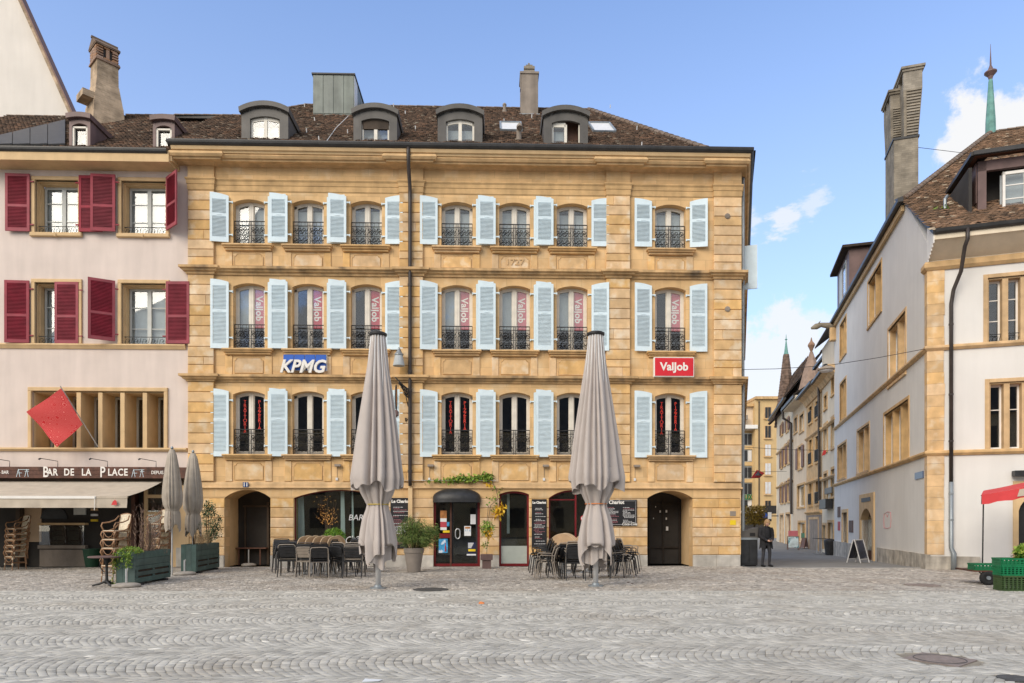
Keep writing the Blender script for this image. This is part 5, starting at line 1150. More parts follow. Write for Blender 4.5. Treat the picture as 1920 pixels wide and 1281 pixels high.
def rstack(x, y, rz, n, dz, label, grp):
    for k in range(n):
        jx = random.uniform(-.015, .015); loc = (x + jx - .012*k*math.sin(rz), y + .02*k*math.cos(rz) + random.uniform(-.01, .01), k*dz); rot = rz + random.uniform(-.04, .04)
        label_ = label + ', ' + ('lowest' if k == 0 else ORD_[n-1-k])
        if first[0]: first[0] = False; RC.location = loc; RC.rotation_euler[2] = rot; RC['label'] = label_; RC['group'] = grp
        else: dup(RC, loc, rot, label_, grp)
rstack(-10.78, 18.5, R(-22), 5, .235, 'cream rattan armchair stacked behind the bistro table', 'rattan chairs stacked beside the bistro table')
rstack(-11.0, 21.2, R(-18), 6, .225, 'cream rattan armchair stacked between the green planters', 'rattan chairs stacked between the planters')
rstack(-16.95, 23.3, R(-25), 6, .19, 'shaded rattan armchair stacked under the awning by the bar', 'rattan chairs stacked under the awning')
rstack(-17.8, 22.9, R(-30), 6, .19, 'shaded rattan armchair stacked at the frame edge', 'rattan chairs stacked at the frame edge')
P = gp(200, 1099); bt = thing('bistro_table', 'small round bistro table with brown top on a black cast iron foot', 'table', P)
mk('table_top', MB().lathe([(.40, .72), (.42, .735), (.42, .75), (.40, .76)], n=36), M['copper'], bt); mk('column', MB().lathe([(.05, .06), (.055, .12), (.035, .18), (.03, .5), (.05, .62), (.09, .72)], n=14), M['iron'], bt, smooth=True)
for i in range(3):
    a_ = R(200 + 120*i); mk('foot', MB().tube([(.03*math.cos(a_), .03*math.sin(a_), .12), (.16*math.cos(a_), .16*math.sin(a_), .06), (.32*math.cos(a_), .32*math.sin(a_), .02)], [.035, .03, .025], 6), M['iron'], bt)
mk('brace', MB().tube([(-.05, 0, .35), (-.14, 0, .42), (-.18, 0, .60), (-.12, 0, .72)], .012, 5), M['iron'], bt)
def planter(c0, c1, wd_, h, label):
    d = Vector((c1[0]-c0[0], c1[1]-c0[1])); Ln = d.length; rz = math.atan2(d.y, d.x)
    t = thing('planter', label, 'planter', (c0[0], c0[1], 0), rz, 'green planter boxes')      # local x along the box, y>0 to the left (away from the square)
    m5 = [.10, .26, .42, .55, .70, h]; zz = [.06] + [h*q for q in (.22, .40, .58, .79, 1.0)]
    for i, (p, q) in enumerate(zip(zz, zz[1:])):
        if i in (1, 2):
            gap = .05
            mk('plank', MB().cbox(0, Ln, 0, .025, p + gap, q - .004, .004), M['planter'], t)
            for s in (.03, Ln/2 - .07, Ln - .10): mk('spacer', MB().box(s, s+.12, .001, .025, p, p + gap), M['planter'], t)
        else: mk('plank', MB().cbox(0, Ln, 0, .025, p + .003, q - .003, .004), M['planter'], t)
    for i in range(3): mk('end_plank', MB().box(-.03, 0, i*wd_/3 + .003, (i+1)*wd_/3 - .003, .06, h), M['planter'], t)
    mk('liner', MB().box(.0, Ln, .03, wd_, .08, h-.12), M['soil'], t); mk('rear_panel', MB().box(0, Ln, wd_-.02, wd_+.005, .06, h), M['planter'], t); mk('far_end', MB().box(Ln-.02, Ln+.005, .03, wd_-.03, .06, h), M['planter'], t)
    mk('foot', MB().box(.2, .35, -.06, wd_, 0, .06), M['iron'], t); mk('foot', MB().box(Ln-.45, Ln-.3, -.06, wd_, 0, .06), M['iron'], t)
    return t
c0, c1 = gp(254, 1098.7), gp(320, 1086); pt1 = planter(c0, c1, .46, .86, 'green plank planter with trailing yellow-green creeper beside the bistro table')
c2, c3 = gp(368.4, 1075.7), gp(411.4, 1066.5); pt2 = planter(c2, c3, .46, .92, 'green plank planter with laurel shrub next to the first archway')
dv = (c1-c0).normalized(); ofs = Vector((-dv.y, dv.x, 0))
tr = thing('trailing_plant', 'yellow-green creeper hanging over the end of the planter', 'plant', c0 + ofs*.2 + Vector((0, 0, .8)))
C = []
for i in range(26):
    x0 = random.uniform(-.30, .25); y0 = random.uniform(-.12, .5); L_ = random.choice((.25, .4, .95)) if x0 < .0 else random.uniform(.1, .42)
    for k in range(int(L_*75)): C.append((x0 - .08 + random.gauss(0, .02), y0*.5 - .14 + random.gauss(0, .02), .02 - L_*k/(L_*75) + random.gauss(0, .01)))
C += [tuple(q) for q in ball(520, (.30, .30, .12), (0, .1, .08))]
leaves('creeper_leaves', C, .045, .035, M['lf_vine'], tr)
dp = thing('dried_plant', 'purple-brown dried stalks standing in the nearer green planter', 'plant', c0 + dv*1.15 + ofs*.22 + Vector((0, 0, .74)))
C = []; Dn = []
for i in range(46):
    bx_, by_ = random.gauss(0, .12), random.gauss(0, .38); tz = random.uniform(.6, 1.45); lean = Vector((random.gauss(0, .12), random.gauss(0, .12), 1)).normalized()
    for k in range(34): C.append((bx_ + lean.x*tz*k/34, by_ + lean.y*tz*k/34, tz*k/34)); Dn.append((lean.x + random.gauss(0, .3), lean.y + random.gauss(0, .3), 1))
leaves('stalks', C, .10, .012, M['lf_dry'], dp, dirs=Dn)
mk('stem', MB().tube([(0, .1, 0), (.03, .08, .5), (0, .1, .9)], .03, 6).tube([(.1, -.1, 0), (.12, -.1, .7)], .02, 6), M['twig'], dp)
dw_ = (c3-c2).normalized(); of2 = Vector((-dw_.y, dw_.x, 0))
def shrub(name, label, loc, stems, cl, mat, ln, wd_, cat='shrub'):
    t = thing(name, label, cat, loc); m = MB(); C = []
    for (x, y, z, r, nn) in cl:
        m.tube([(x*.1, y*.1, 0), (x*.6, y*.6, z*.55), (x, y, z)], [.016, .011, .006], 5); C += [tuple(q) for q in ball(nn, (r, r, r*1.15), (x, y, z), .25)]
    mk('stem', m, M['twig'], t, kind='stuff'); leaves('foliage', C, ln, wd_, mat, t); return t
shrub('laurel_shrub', 'dark green laurel shrub with upright shoots in the planter by the archway', c2 + dw_*1.75 + of2*.2 + Vector((0, 0, .80)), 0, [(.02,.0,1.35,.20,190),(-.12,.1,1.1,.17,110),(.16,-.1,1.15,.17,120),(.3,-.15,.78,.2,150),(.25,0,.5,.22,190),(.05,0,.35,.22,190),(-.1,.05,.8,.12,60),(.42,-.1,.95,.12,60)], M['lf_laurel'], .085, .034)
shrub('olive_shrub', 'small silvery green shrub on a thin stem in the far planter', c2 + dw_*.35 + of2*.2 + Vector((0, 0, .80)), 0, [(0,0,.62,.17,240),(-.08,.05,.75,.13,120),(.1,0,.72,.13,120)], M['lf_olive'], .055, .016)
gs = thing('dry_grass', 'tuft of straw-coloured grass between the two shrubs', 'grass', c2 + dw_*1.0 + of2*.2 + Vector((0, 0, .80)))
C = [(random.gauss(0, .10), random.gauss(0, .25), random.uniform(0, .25)) for _ in range(260)]; leaves('blades', C, .38, .008, M['lf_straw'], gs, dirs=[(random.gauss(0, .15), random.gauss(0, .15), 1) for _ in C])
for P, lb_ in ((gp(237, 1101), 'empty round concrete parasol base at the corner of the nearer planter'), (gp(346, 1078), 'empty round concrete parasol base between the planters')):
    t = thing('umbrella_base', lb_, 'parasol base', P, 0, 'loose parasol bases')
    mk('slab', MB().lathe([(.31, 0), (.33, .03), (.32, .07), (.22, .10), (.06, .11)], n=32), M['stonebase'], t, smooth=True); mk('tube', MB().lathe([(.028, .10), (.028, .46)], n=10), M['steel'], t); mk('screw', MB().lathe([(.012, 0), (.012, .06)], (.03, 0, .42), 6), M['steel'], t)

# ================================================================== WHITE CORNER HOUSE
RA = R(-17.5); C = Frame((14.44, 23.7), RA)
white = thing('white_corner_house', 'white rendered corner house with ochre stone window frames and tiled roof', 'building', (C.o.x, C.o.y, 0), RA)
def sv(px): r = (px-960)/F; return (C.o.x - r*C.o.y) / (r*C.e2.y - C.e2.x)        # distance along the street face
def sz(px, py): return EYE - (py-HZ)/F*(C.o.y + sv(px)*C.e2.y)
cz_ = lambda px, py, off=0: C.z(px, py, off)
VE = 21.4; ZEV = 14.5; VA = 3.2; ZAP = 14.25; KR = .70
Zs1, Zs2, Zpl = 7.63, 4.0, .50
# street face with real openings: (px_left, px_right, y_top at right edge, y_bottom at right edge)
sw_ = [(1575,1587.6,587,659),(1627,1654,483,579.6),(1665,1699.7,575,697),(1575,1587.3,704,780),(1657,1705.3,741,862),(1607,1631,789,880),(1570.5,1587.6,824,894)]
SH = []
for a, b, y0, y1 in sw_: SH.append((sv(b)+.12, sv(a)-.12, sz(b, y1)+.02, sz(b, y0)-.12))
dA = (sv(1637), sv(1615.5), -.5, 2.3); dB = (sv(1589.5), sv(1580), -.6, 2.2)
allh = SH + [dA, dB]
xs_ = sorted(set([0, VE, VA] + [q for h in allh for q in h[:2]])); m = MB()
for x0, x1 in zip(xs_, xs_[1:]):
    hs = sorted([h for h in allh if h[0] <= x0+1e-6 and h[1] >= x1-1e-6], key=lambda h: h[2]); z = -1.2
    zt0 = ZAP - (VA-x0)*(ZAP-10.35-.9)/VA*1.0 if x0 < VA else ZAP + (ZEV-ZAP)*(x0-VA)/(VE-VA)
    zt1 = ZAP - (VA-x1)*(ZAP-10.35-.9)/VA*1.0 if x1 <= VA else ZAP + (ZEV-ZAP)*(x1-VA)/(VE-VA)
    for h in hs:
        if h[2] > z: m.box(0, .45, x0, x1, z, h[2])
        z = h[3]
    m.add([(0,x0,z),(.45,x0,z),(.45,x1,z),(0,x1,z),(0,x0,zt0),(.45,x0,zt0),(.45,x1,zt1),(0,x1,zt1)], [(0,3,2,1),(4,5,6,7),(0,1,5,4),(1,2,6,5),(2,3,7,6),(3,0,4,7)])
mk('street_wall', m, M['white'], white, weld=True)
mk('interior', MB().box(1.4, 1.5, .6, VE, -1, 14).box(.45, 12, 1.5, 1.6, -.5, 11), M['dark'], white)
# front face
FWn = [(1852, 1990, 522, 644), (1855, 1992, 718, 842)]
H2 = [(C.u(a), C.u(b), cz_(a, y1), cz_(a, y0)) for a, b, y0, y1 in FWn]; fd = (C.u(1909), C.u(1909)+1.3, -.5, 2.55)
XE = 11.0; allf = H2 + [fd]; xs_ = sorted(set([.45, XE] + [q for h in allf for q in h[:2]])); m = MB()
for x0, x1 in zip(xs_, xs_[1:]):
    hs = sorted([h for h in allf if h[0] <= x0+1e-6 and h[1] >= x1-1e-6], key=lambda h: h[2]); z = -.5
    for h in hs:
        if h[2] > z: m.box(x0, x1, 0, .45, z, h[2])
        z = h[3]
    m.box(x0, x1, 0, .45, z, 10.4)
mk('front_wall', m, M['white'], white, weld=True)
mk('end_wall', MB().box(XE-.3, XE, .45, VE, -1, 11).box(0, XE, VE-.01, VE+.3, -1.2, 14), M['white'], white)
# quoins
qx = C.u(1770); nq = 26; zq = np.linspace(.5, 10.35, nq)
for i in range(nq-1):
    if abs((zq[i]+zq[i+1])/2 - Zs1) < .12 or abs((zq[i]+zq[i+1])/2 - Zs2) < .12: pass
    dw2 = random.uniform(-.02, .02)
    mk('quoin', MB().box(-.035, qx + dw2, -.035, .30, zq[i]+.003, zq[i+1]-.003), M['block'], white)
prof = lambda z: [(-.02, z+.10), (.06, z+.10), (.13, z+.06), (.13, z+.0), (.05, z-.08), (-.02, z-.08)]
for z in (Zs1, Zs2): mk('string_course', MB().sweep(prof(z), [(0, VE), (0, 0), (XE, 0)]), M['trim'], white)
# stone plinth, blocks along both faces
M['rough'] = pm('rough_limestone', (.50,.46,.40), .2, 3, .95, .6, 14, rnd=.08, streak=.35)
v = .0
while v < VE - .2:
    l = min(random.uniform(1.4, 2.4), VE - v)
    if not (dA[0]-.5 < v + l/2 < dA[1]+.5): mk('plinth_stone', MB().box(-.10, .05, v + (.0 if v > 0 else -.10), v+l-.006, -1.2, Zpl + random.uniform(-.01, .01) - (.02*v*.2)), M['rough'], white)
    v += l
x = .0
while x < XE:
    l = random.uniform(1.3, 2.0)
    if not (fd[0]-.3 < x+l/2 < fd[1]+.3): mk('plinth_stone', MB().box(x+.003, x+l-.003, -.09, .05, -.5, Zpl - .05), M['rough'], white)
    x += l
def st_window(h, n, face):          # stone-framed window with n lights; face 's' street or 'f' front
    a, b, z0, z1 = h; w_ = b-a; hh = z1-z0; t = .13
    def T(m_): return m_ if face == 'f' else m_.xf(Matrix(((0,1,0,0),(1,0,0,0),(0,0,1,0),(0,0,0,1))))
    sm = MB()
    sm.cbox(a-t, a, -.03, .2, z0-.02, z1+t, .01).cbox(b, b+t, -.03, .2, z0-.02, z1+t, .01).cbox(a, b, -.029, .2, z1, z1+t, .01)
    sm.box(a, a+.05, .05, .35, z0, z1).box(b-.05, b, .05, .35, z0, z1).box(a+.05, b-.05, .05, .35, z1-.05, z1).box(a-t, b+t, -.06, .3, z0-.12, z0-.02)
    for k in range(1, n): x = a + w_*k/n; sm.box(x-.085, x+.085, .04, .36, z0, z1-.05)
    mk('window_surround', T(sm), M['trim'], white)
    for k in range(n):
        x0, x1 = a + w_*k/n + (.05 if k == 0 else .085), a + w_*(k+1)/n - (.05 if k == n-1 else .085); ww = x1-x0; f = MB(); j = .055
        f.box(x0, x0+j, .27, .33, z0, z1-.05).box(x1-j, x1, .27, .33, z0, z1-.05).box(x0+j, x1-j, .27, .33, z0, z0+.07).box(x0+j, x1-j, .27, .33, z1-.12, z1-.05)
        for q in (.36, .68) if face == 'f' and z0 > 6 else (.6,): f.box(x0+j, x1-j, .28, .32, z0+hh*q-.015, z0+hh*q+.015)
        wn = mk('window', T(f), M['wsign'], white); mk('pane', T(MB().box(x0+j, x1-j, .295, .30, z0+.07, z1-.12)), M['glass'], wn)
    if z0 > 6 and (face == 'f'):
        r_ = scroll_rail(w_-.2, .32); r_.xf(Matrix.Translation((a+.1, .15, z0))); mk('railing', T(r_), M['iron'], white)
for h, n in zip(SH, (2, 2, 2, 2, 3, 2, 2)): st_window(h, n, 's')
for h in H2: st_window(h, 4, 'f')
# doors on the street face
SWAP = Matrix(((0,1,0,0),(1,0,0,0),(0,0,1,0),(0,0,0,1)))
a, b, z0, z1 = dA
ds = MB().box(a-.42, a, -.06, .4, -.6, z1+.75).box(b, b+.35, -.06, .4, -.6, z1+.75); ap = arc(a, b, 1.75, .56, 12); ds.strip([(x, z1+.75) for x, _ in ap], ap, -.06, .4)
mk('door_surround', ds.xf(SWAP), M['ochre'], white); dd_ = mk('door', MB().box(a, b, .3, .36, -.6, 2.3).xf(SWAP), M['wood'], white); mk('pane', MB().box((a+b)/2, b-.15, .27, .28, .2, 1.9).xf(SWAP), M['glass2'], dd_); mk('door_plate', MB().box(a+.3, b-.35, -.08, -.06, z1+.35, z1+.55).xf(SWAP), M['iron'], white)
a, b, z0, z1 = dB
mk('door_surround', MB().box(a-.16, a, -.05, .3, -.7, z1).box(b, b+.16, -.05, .3, -.7, z1).box(a-.16, b+.16, -.05, .3, z1, z1+.2).xf(SWAP), M['ochre'], white); mk('door', MB().box(a, b, .2, .26, -.7, z1).xf(SWAP), M['ochre'], white)
for p0, p1, y0, y1, mt in ((1592.6, 1600, 976, 999, 'wood'), (1571.5, 1575.5, 978, 995, 'dkred'), (1571, 1576, 950, 970, 'wood')):
    mk('wall_plaque', MB().box(sv(p1), sv(p0), -.03, 0, sz(p1, y1), sz(p1, y0)).xf(SWAP), M[mt], white)
sp_ = tag(mk('street_sign', MB().box(sv(1732), sv(1716.5), -.03, -.005, sz(1732, 896), sz(1732, 883)).xf(SWAP), M['enamel'], None, (C.o.x, C.o.y, 0), RA), 'dark blue street name plate on the white corner wall', 'street sign')
gr = tag(mk('graffiti', MB().tube([(-.004, sv(px), sz(px, py)) for px, py in ((1658, 964), (1664, 960), (1670, 961), (1671, 975), (1670, 989), (1664, 991), (1658, 990), (1657.5, 977))], .012, 4, closed=True).tube([(-.004, sv(px), sz(px, py)) for px, py in ((1662, 964), (1664, 970), (1666, 964))], .01, 4), M['bannerp'], None, (C.o.x, C.o.y, 0), RA), 'faded red spray outline on the street side of the white wall', 'graffiti')
# front door and lamp at the frame edge
a, b, z0, z1 = fd; ds = MB().box(a-.15, a, -.05, .3, -.4, 3.0).box(b, b+.15, -.05, .3, -.4, 3.0); ap = arc(a, b, 2.0, .55, 12); ds.strip([(x, 3.0) for x, _ in ap], ap, -.05, .3)
mk('door_surround', ds, M['ochre'], white); mk('door', MB().box(a, b, .25, .3, -.4, 2.6), M['iron'], white)
fl = thing('floodlight', 'black wall spotlight above the red market canopy', 'floodlight', C.wd(C.u(1912), 0, cz_(1912, 889)), RA)
mk('head', MB().box(-.25, .3, -.34, -.06, -.09, .10), M['black'], fl); mk('bracket', MB().box(-.05, .05, -.06, 0, -.05, .05), M['black'], fl)
# eaves and front roof
EO = -.85; ZEF = 11.42
mk('cornice_beam', MB().sweep([(-.02, 10.62), (.10, 10.62), (.14, 10.55), (.14, 10.42), (.06, 10.33), (-.02, 10.33)], [(0, .35), (0, 0), (XE, 0)]), M['trim'], white)
mk('soffit', MB().slab([(0, -.02, 10.66), (XE, -.02, 10.66), (XE, EO+.08, 11.14), (0, EO+.08, 11.14)], (0, .02, .05)).box(0, XE, EO+.05, EO+.09, 11.12, 11.36).box(.0, XE, -.03, .1, 10.5, 10.68), M['cream2'], white)
mk('gutter', MB().sweep([(-EO-.02 + .10*math.cos(q), ZEF - .03 + .11*math.sin(q)) for q in np.linspace(-math.pi, 0, 8)] + [(-EO+.09, ZEF+.02), (-EO-.1, ZEF+.02)], [(.0, 0), (XE, 0)]), M['gutter'], white)
for i in range(6): y0 = EO + .07 + i*.13; mk('verge_board', MB().box(-.03, .0, y0, y0+.122, 10.7 - .62*(i-5)/5*-.8 if False else 10.62 + .40*(1 - i/5), ZEF + .62*(y0 - EO)), M['wsign'], white)
RG = 13.4; ZR = ZEF + KR*(RG-EO); HX = 6.1
fr_poly = [Vector((-.06, EO, ZEF)), Vector((XE+1, EO, ZEF)), Vector((XE+1, RG, ZR)), Vector((HX, RG, ZR)), Vector((-.06, VA, ZEF + KR*(VA-EO)))]
wroof = mk('roof', MB().slab(fr_poly, (0, .02, -.12)), M['gutter'], white); tiles('roof_tile', fr_poly, M['tiler'], wroof, .17, .15)
ZVA = fr_poly[4].z
mk('street_roof', MB().add([(-.3, VA, ZVA-.05), (-.3, VE, ZEV+.1), (HX, VE, ZR), (HX, RG, ZR), (XE+1, RG, ZR), (XE+1, VE, ZEV)], [(0,1,2,3), (3,2,5,4)]), M['tiler'], white)
mk('street_gutter', MB().bar((-.22, VA-.3, ZVA-.08), (-.22, VE+.1, ZEV+.02), .20, .16), M['gutter'], white); mk('street_fascia', MB().bar((-.08, VA, ZVA-.30), (-.08, VE, ZEV-.20), .12, .22), M['ochre'], white)
ridge_row(fr_poly[4] + Vector((0, 0, .05)), fr_poly[3] + Vector((0, 0, .05)), wroof, .13, .38); ridge_row(fr_poly[3], fr_poly[2], wroof, .13, .38)
mk('flashing', MB().slab([(-.32, VA-.25, ZVA-.1), (.9, VA+1.6, ZVA+.95), (.75, VA+1.75, ZVA+1.0), (-.32, VA+.2, ZVA+.1)], (0, 0, .06)), M['gutter'], wroof)
# downpipe
dx = C.u(1783, -.1); dt = C.u(1814, EO)
mk('downpipe', MB().tube([(dt, EO-.02, 11.36), (dt, EO-.02, 11.0), (dt-.05, EO+.08, 10.8), (dx+.22, -.38, 10.1), (dx+.05, -.20, 9.55), (dx, -.13, 9.1), (dx, -.12, 3.0)], .062, 10), M['pipe'], white, smooth=True)
mk('downpipe_lower', MB().tube([(dx, -.12, 3.0), (dx, -.12, .75), (dx+.06, -.18, .55), (dx+.06, -.18, -.02)], [.07, .07, .085, .085], 10), M['zinc'], white, smooth=True)
for z in (8.4, 6.0, 4.4, 2.6, 1.7): mk('pipe_collar', MB().lathe([(.078, -.03), (.078, .03)], (dx, -.12, z), 10), M['pipe'] if z > 3 else M['zinc'], white)
# big front dormer
dxl = C.u(1833, .75); dzb = 12.0; dzt = cz_(1840, 303, .75)
dm_ = mk('dormer', MB().box(dxl, XE-1, .75, .85, dzb, cz_(1840, 404, .75)).box(dxl, C.u(1849, .75), .72, .87, dzb, dzt).box(dxl, XE-1, .72, .87, cz_(1840, 322, .75), dzt), M['copper'], wroof)
for i in range(8): y0 = .85 + i*.33; mk('cheek_board', MB().box(dxl-.02, dxl+.03, y0+.003, y0+.327, 11.9 + .7*(y0-EO)*.8, dzt), M['copper'], dm_)
x0, x1 = C.u(1880, .75), C.u(1925, .75); z0, z1 = cz_(1880, 403, .75), cz_(1880, 323, .75); f = MB(); j = .08
f.box(x0, x0+j, .74, .82, z0, z1).box(x1-j, x1, .74, .82, z0, z1).box(x0, x1, .74, .82, z0, z0+.09).box(x0, x1, .74, .82, z1-.1, z1)
for q in (.36, .68): f.box(x0+j, x1-j, .76, .80, z0+(z1-z0)*q-.018, z0+(z1-z0)*q+.018)
mk('dormer_frame', f, M['wsign'], dm_); mk('pane', MB().box(x0+j, x1-j, .775, .78, z0+.09, z1-.1), M['glass'], dm_); mk('dormer_curtain', MB().box(x0, x1, 1.0, 1.02, z0, z1), M['pale_sheet'], dm_)
mk('dormer_interior', MB().box(dxl+.1, XE-1, 1.6, 1.65, 12, dzt), M['dark'], dm_)
ex0 = C.u(1825, .35); ez = cz_(1825, 288, .35); yb = EO + (ez - ZEF)/KR
mk('dormer_eave', MB().bar((ex0, .35, ez), (XE, .35, ez), .12, .14).bar((ex0, .35, ez), (ex0, yb, ez-.02), .14, .13), M['gutter'], dm_)
mk('dormer_soffit', MB().slab([(ex0, .35, ez-.03), (XE, .35, ez-.03), (XE, .9, ez+.05), (dxl+.05, .9, ez+.05), (dxl+.05, yb, ez+.05), (ex0, yb, ez-.03)], (0, 0, .04)), M['brown_sh'], dm_)
rz_ = ez + .06; q = 1.6; RD = [Vector((ex0, .35, rz_)), Vector((XE, .35, rz_)), Vector((XE, .35 + 5.5, rz_ + 5.5*.42)), Vector((ex0 + 2.2, .35 + 5.5, rz_ + 5.5*.42))]
mk('dormer_roof', MB().slab(RD, (0, 0, -.05)), M['gutter'], dm_); tiles('roof_tile', RD, M['tiler'], dm_, .17, .15)
mk('dormer_side_roof', MB().add([(ex0, .35, rz_), (ex0+2.2, .35+5.5, rz_+5.5*.42), (ex0, yb+.6, rz_)], [(0,1,2)]), M['tiler'], dm_)
p = roofpt(C, 1772, 392, EO, ZEF, KR); mk('vent_pipe', MB().tube([p, p + Vector((0, 0, .35)), p + Vector((.1, .1, .5))], .06, 8), M['zinc'], wroof)
leaves('moss', [(p.x + random.uniform(-.35, .1), p.y + random.uniform(-.1, .4), p.z + random.uniform(.0, .1)) for _ in range(120)], .06, .05, M['lf_vine'], wroof)
# spire finial
fi = thing('roof_finial', 'green copper spike with rust-coloured disc on the white house roof hip', 'finial', C.wd(HX, RG, ZR))
mk('spike', MB().lathe([(.24, -.4), (.22, .6), (.16, 1.6), (.10, 2.6), (.07, 2.75)], n=8), M['verdigris'], fi); mk('disc', MB().lathe([(.08, 2.7), (.12, 2.85), (.28, 3.03), (.28, 3.08), (.12, 3.2), (.06, 3.38)], n=16), M['copper'], fi); mk('needle', MB().lathe([(.05, 3.4), (.02, 4.1), (.008, 4.5)], n=6), M['copper'], fi)
# tall chimney
kY = 6.6; ch = thing('tall_chimney', 'tall grey brick double chimney with corbelled flues behind the white gable', 'chimney', C.wd(0, 0, 0), RA)
def cxp(px, y): return C.u(px, y)
x0, x1 = cxp(1676, 7), cxp(1722, 7); zc_ = lambda py, y=7: C.z(1700, py, y)
mk('shaft', MB().box(x0, x1, 7, 8.7, 13, zc_(257)), M['greystone'], ch); mk('band', MB().box(x0-.04, x1+.04, 6.96, 8.74, zc_(260), zc_(256)), M['gutter'], ch)
def flue(xa, xb, ya, yb_, zb_, zm_, zt_, grow, nm):
    body = MB(); body.add([(xa,ya,zb_),(xb,ya,zb_),(xb,yb_,zb_),(xa,yb_,zb_),(xa-grow*.3,ya-grow,zm_),(xb+grow*.25,ya-grow,zm_),(xb+grow*.25,yb_,zm_),(xa-grow*.3,yb_,zm_)], [(0,3,2,1),(4,5,6,7),(0,1,5,4),(1,2,6,5),(2,3,7,6),(3,0,4,7)])
    mk('flue', body, M['greystone'], ch); n = 16
    for i in range(n):
        t_ = (i+.5)/n; z = zb_ + (zm_-zb_)*t_; y = ya - grow*t_
        mk('brick_course', MB().box(xa - grow*.25*t_ + .10, xb + grow*.2*t_ - .03, y-.05, y+.06, z-(zm_-zb_)/n*.28, z+(zm_-zb_)/n*.28), M['greystone'], ch)
    xa2, xb2, ya2 = xa-grow*.3, xb+grow*.25, ya-grow
    mk('flue_head', MB().box(xa2, xb2, ya2, yb_, zm_, zm_+.35).box(xa2, xb2, ya2, ya2+.2, zm_+.35, zt_-.2).box(xa2, xb2, yb_-.2, yb_, zm_+.35, zt_-.2).box(xb2-.15, xb2, ya2+.2, yb_-.2, zm_+.35, zt_-.2).box(xa2, xa2+.15, (ya2+yb_)/2-.1, (ya2+yb_)/2+.1, zm_+.35, zt_-.2), M['greystone'], ch)
    mk('flue_core', MB().box(xa2+.15, xb2-.15, ya2+.2, yb_-.2, zm_+.3, zt_-.2), M['dark'], ch)
    mk('flue_cap', MB().box(xa2-.05, xb2+.05, ya2-.05, yb_+.05, zt_-.2, zt_-.1).box(xa2-.10, xb2+.10, ya2-.10, yb_+.1, zt_-.1, zt_), M['greystone'], ch)
xm = x0 + (x1-x0)*.42
flue(x0, xm+.1, 7.6, 8.7, zc_(256), zc_(190), zc_(156), .22, 0); flue(xm, x1, 7.0, 8.5, zc_(256), zc_(176), zc_(134), .32, 1)
mk('guy_wire', MB().tube([(x1, 7.5, zc_(268)), (x1+3.5, 7.8, zc_(268)-.9)], .012, 4), M['iron'], ch)
# dormer over the far end of the street face
m = MB().box(-.12, 3, 15.3, 19.6, 14.3, 17.0); sd_ = mk('street_dormer', m, M['copper'], white); mk('dormer_roof', MB().box(-.5, 3.4, 15.0, 19.9, 17.0, 17.14), M['tiler'], sd_); mk('dormer_frame', MB().box(-.15, -.12, 16.2, 17.0, 14.8, 16.7).box(-.15, -.12, 17.6, 18.6, 14.8, 16.7), M['frameg'], sd_); mk('pane', MB().box(-.17, -.15, 16.3, 16.9, 14.9, 16.6), M['glass'], sd_)
gg = thing('gargoyle', 'carved stone gargoyle jutting from the far eave corner into the street', 'gargoyle', C.wd(-.1, VE-.2, 14.2), RA)
mk('body', MB().tube([(.2, 0, 0), (-.35, 0, .12), (-.75, 0, .20), (-1.05, 0, .12), (-1.35, 0, .02)], [.2, .2, .15, .2, .07], 8), M['greystone'], gg, smooth=True); mk('ear', MB().tube([(-.9, .1, .28), (-.8, .14, .44)], [.06, .01], 5), M['greystone'], gg); mk('ear', MB().tube([(-.9, -.1, .28), (-.8, -.14, .44)], [.06, .01], 5), M['greystone'], gg); mk('corbel', MB().cbox(-.25, .15, -.2, .2, -.9, -.05, .05), M['trim'], gg)

# ================================================================== MARKET STALL
P = gp(1846, 1086); Yp = P.y
st = thing('market_canopy', 'red canvas market stall canopy on a thin pole at the frame edge', 'market stall', (0, 0, 0))
q0 = at(1840, 928, 18.6); q1 = at(1990, 903, 17.2); q2 = q1 + Vector((2.5, 3.2, .3)); q3 = q0 + Vector((2.5, 3.4, .2))
cn = [q0, q1, q2, q3]; nn = 10; vs = []
for i in range(nn+1):
    for j in range(nn+1): a_, b_ = i/nn, j/nn; p = (cn[0]*(1-a_)+cn[1]*a_)*(1-b_) + (cn[3]*(1-a_)+cn[2]*a_)*b_; vs.append(p + Vector((0, 0, .10*math.sin(math.pi*b_) - .03*math.sin(a_*9)*b_*(1-b_))))
mk('canopy', MB().add(vs, [(i*(nn+1)+j, i*(nn+1)+j+1, (i+1)*(nn+1)+j+1, (i+1)*(nn+1)+j) for i in range(nn) for j in range(nn)]), M['redcanvas'], st, smooth=True)
vs = []
for i in range(nn+1):
    a_ = i/nn; p = q0*(1-a_) + q1*a_; dr_ = .26 + .02*math.sin(i*2); vs += [p + Vector((0, -.01, .0)), p + Vector((0, -.03 + .02*math.sin(i*1.7), -dr_))]
mk('valance', MB().add(vs, [(i*2, i*2+2, i*2+3, i*2+1) for i in range(nn)]), M['redcanvas'], st, smooth=True)
vs = []
for i in range(nn+1):
    a_ = i/nn; p = q0*(1-a_) + q3*a_; vs += [p, p + Vector((-.01, 0, -.26))]
mk('side_valance', MB().add(vs, [(i*2, i*2+2, i*2+3, i*2+1) for i in range(nn)]), M['redcanvas'], st, smooth=True)
pr_ = q0*.42 + q1*.58; mk('emblem', MB().slab([q0*.52+q1*.48 + Vector((0, -.05, -.02)), q0*.3+q1*.7 + Vector((0, -.05, -.02)), q0*.3+q1*.7 + Vector((0, -.05, -.22)), q0*.55+q1*.45 + Vector((0, -.05, -.20))], (0, -.004, 0)), M['awning'], st)
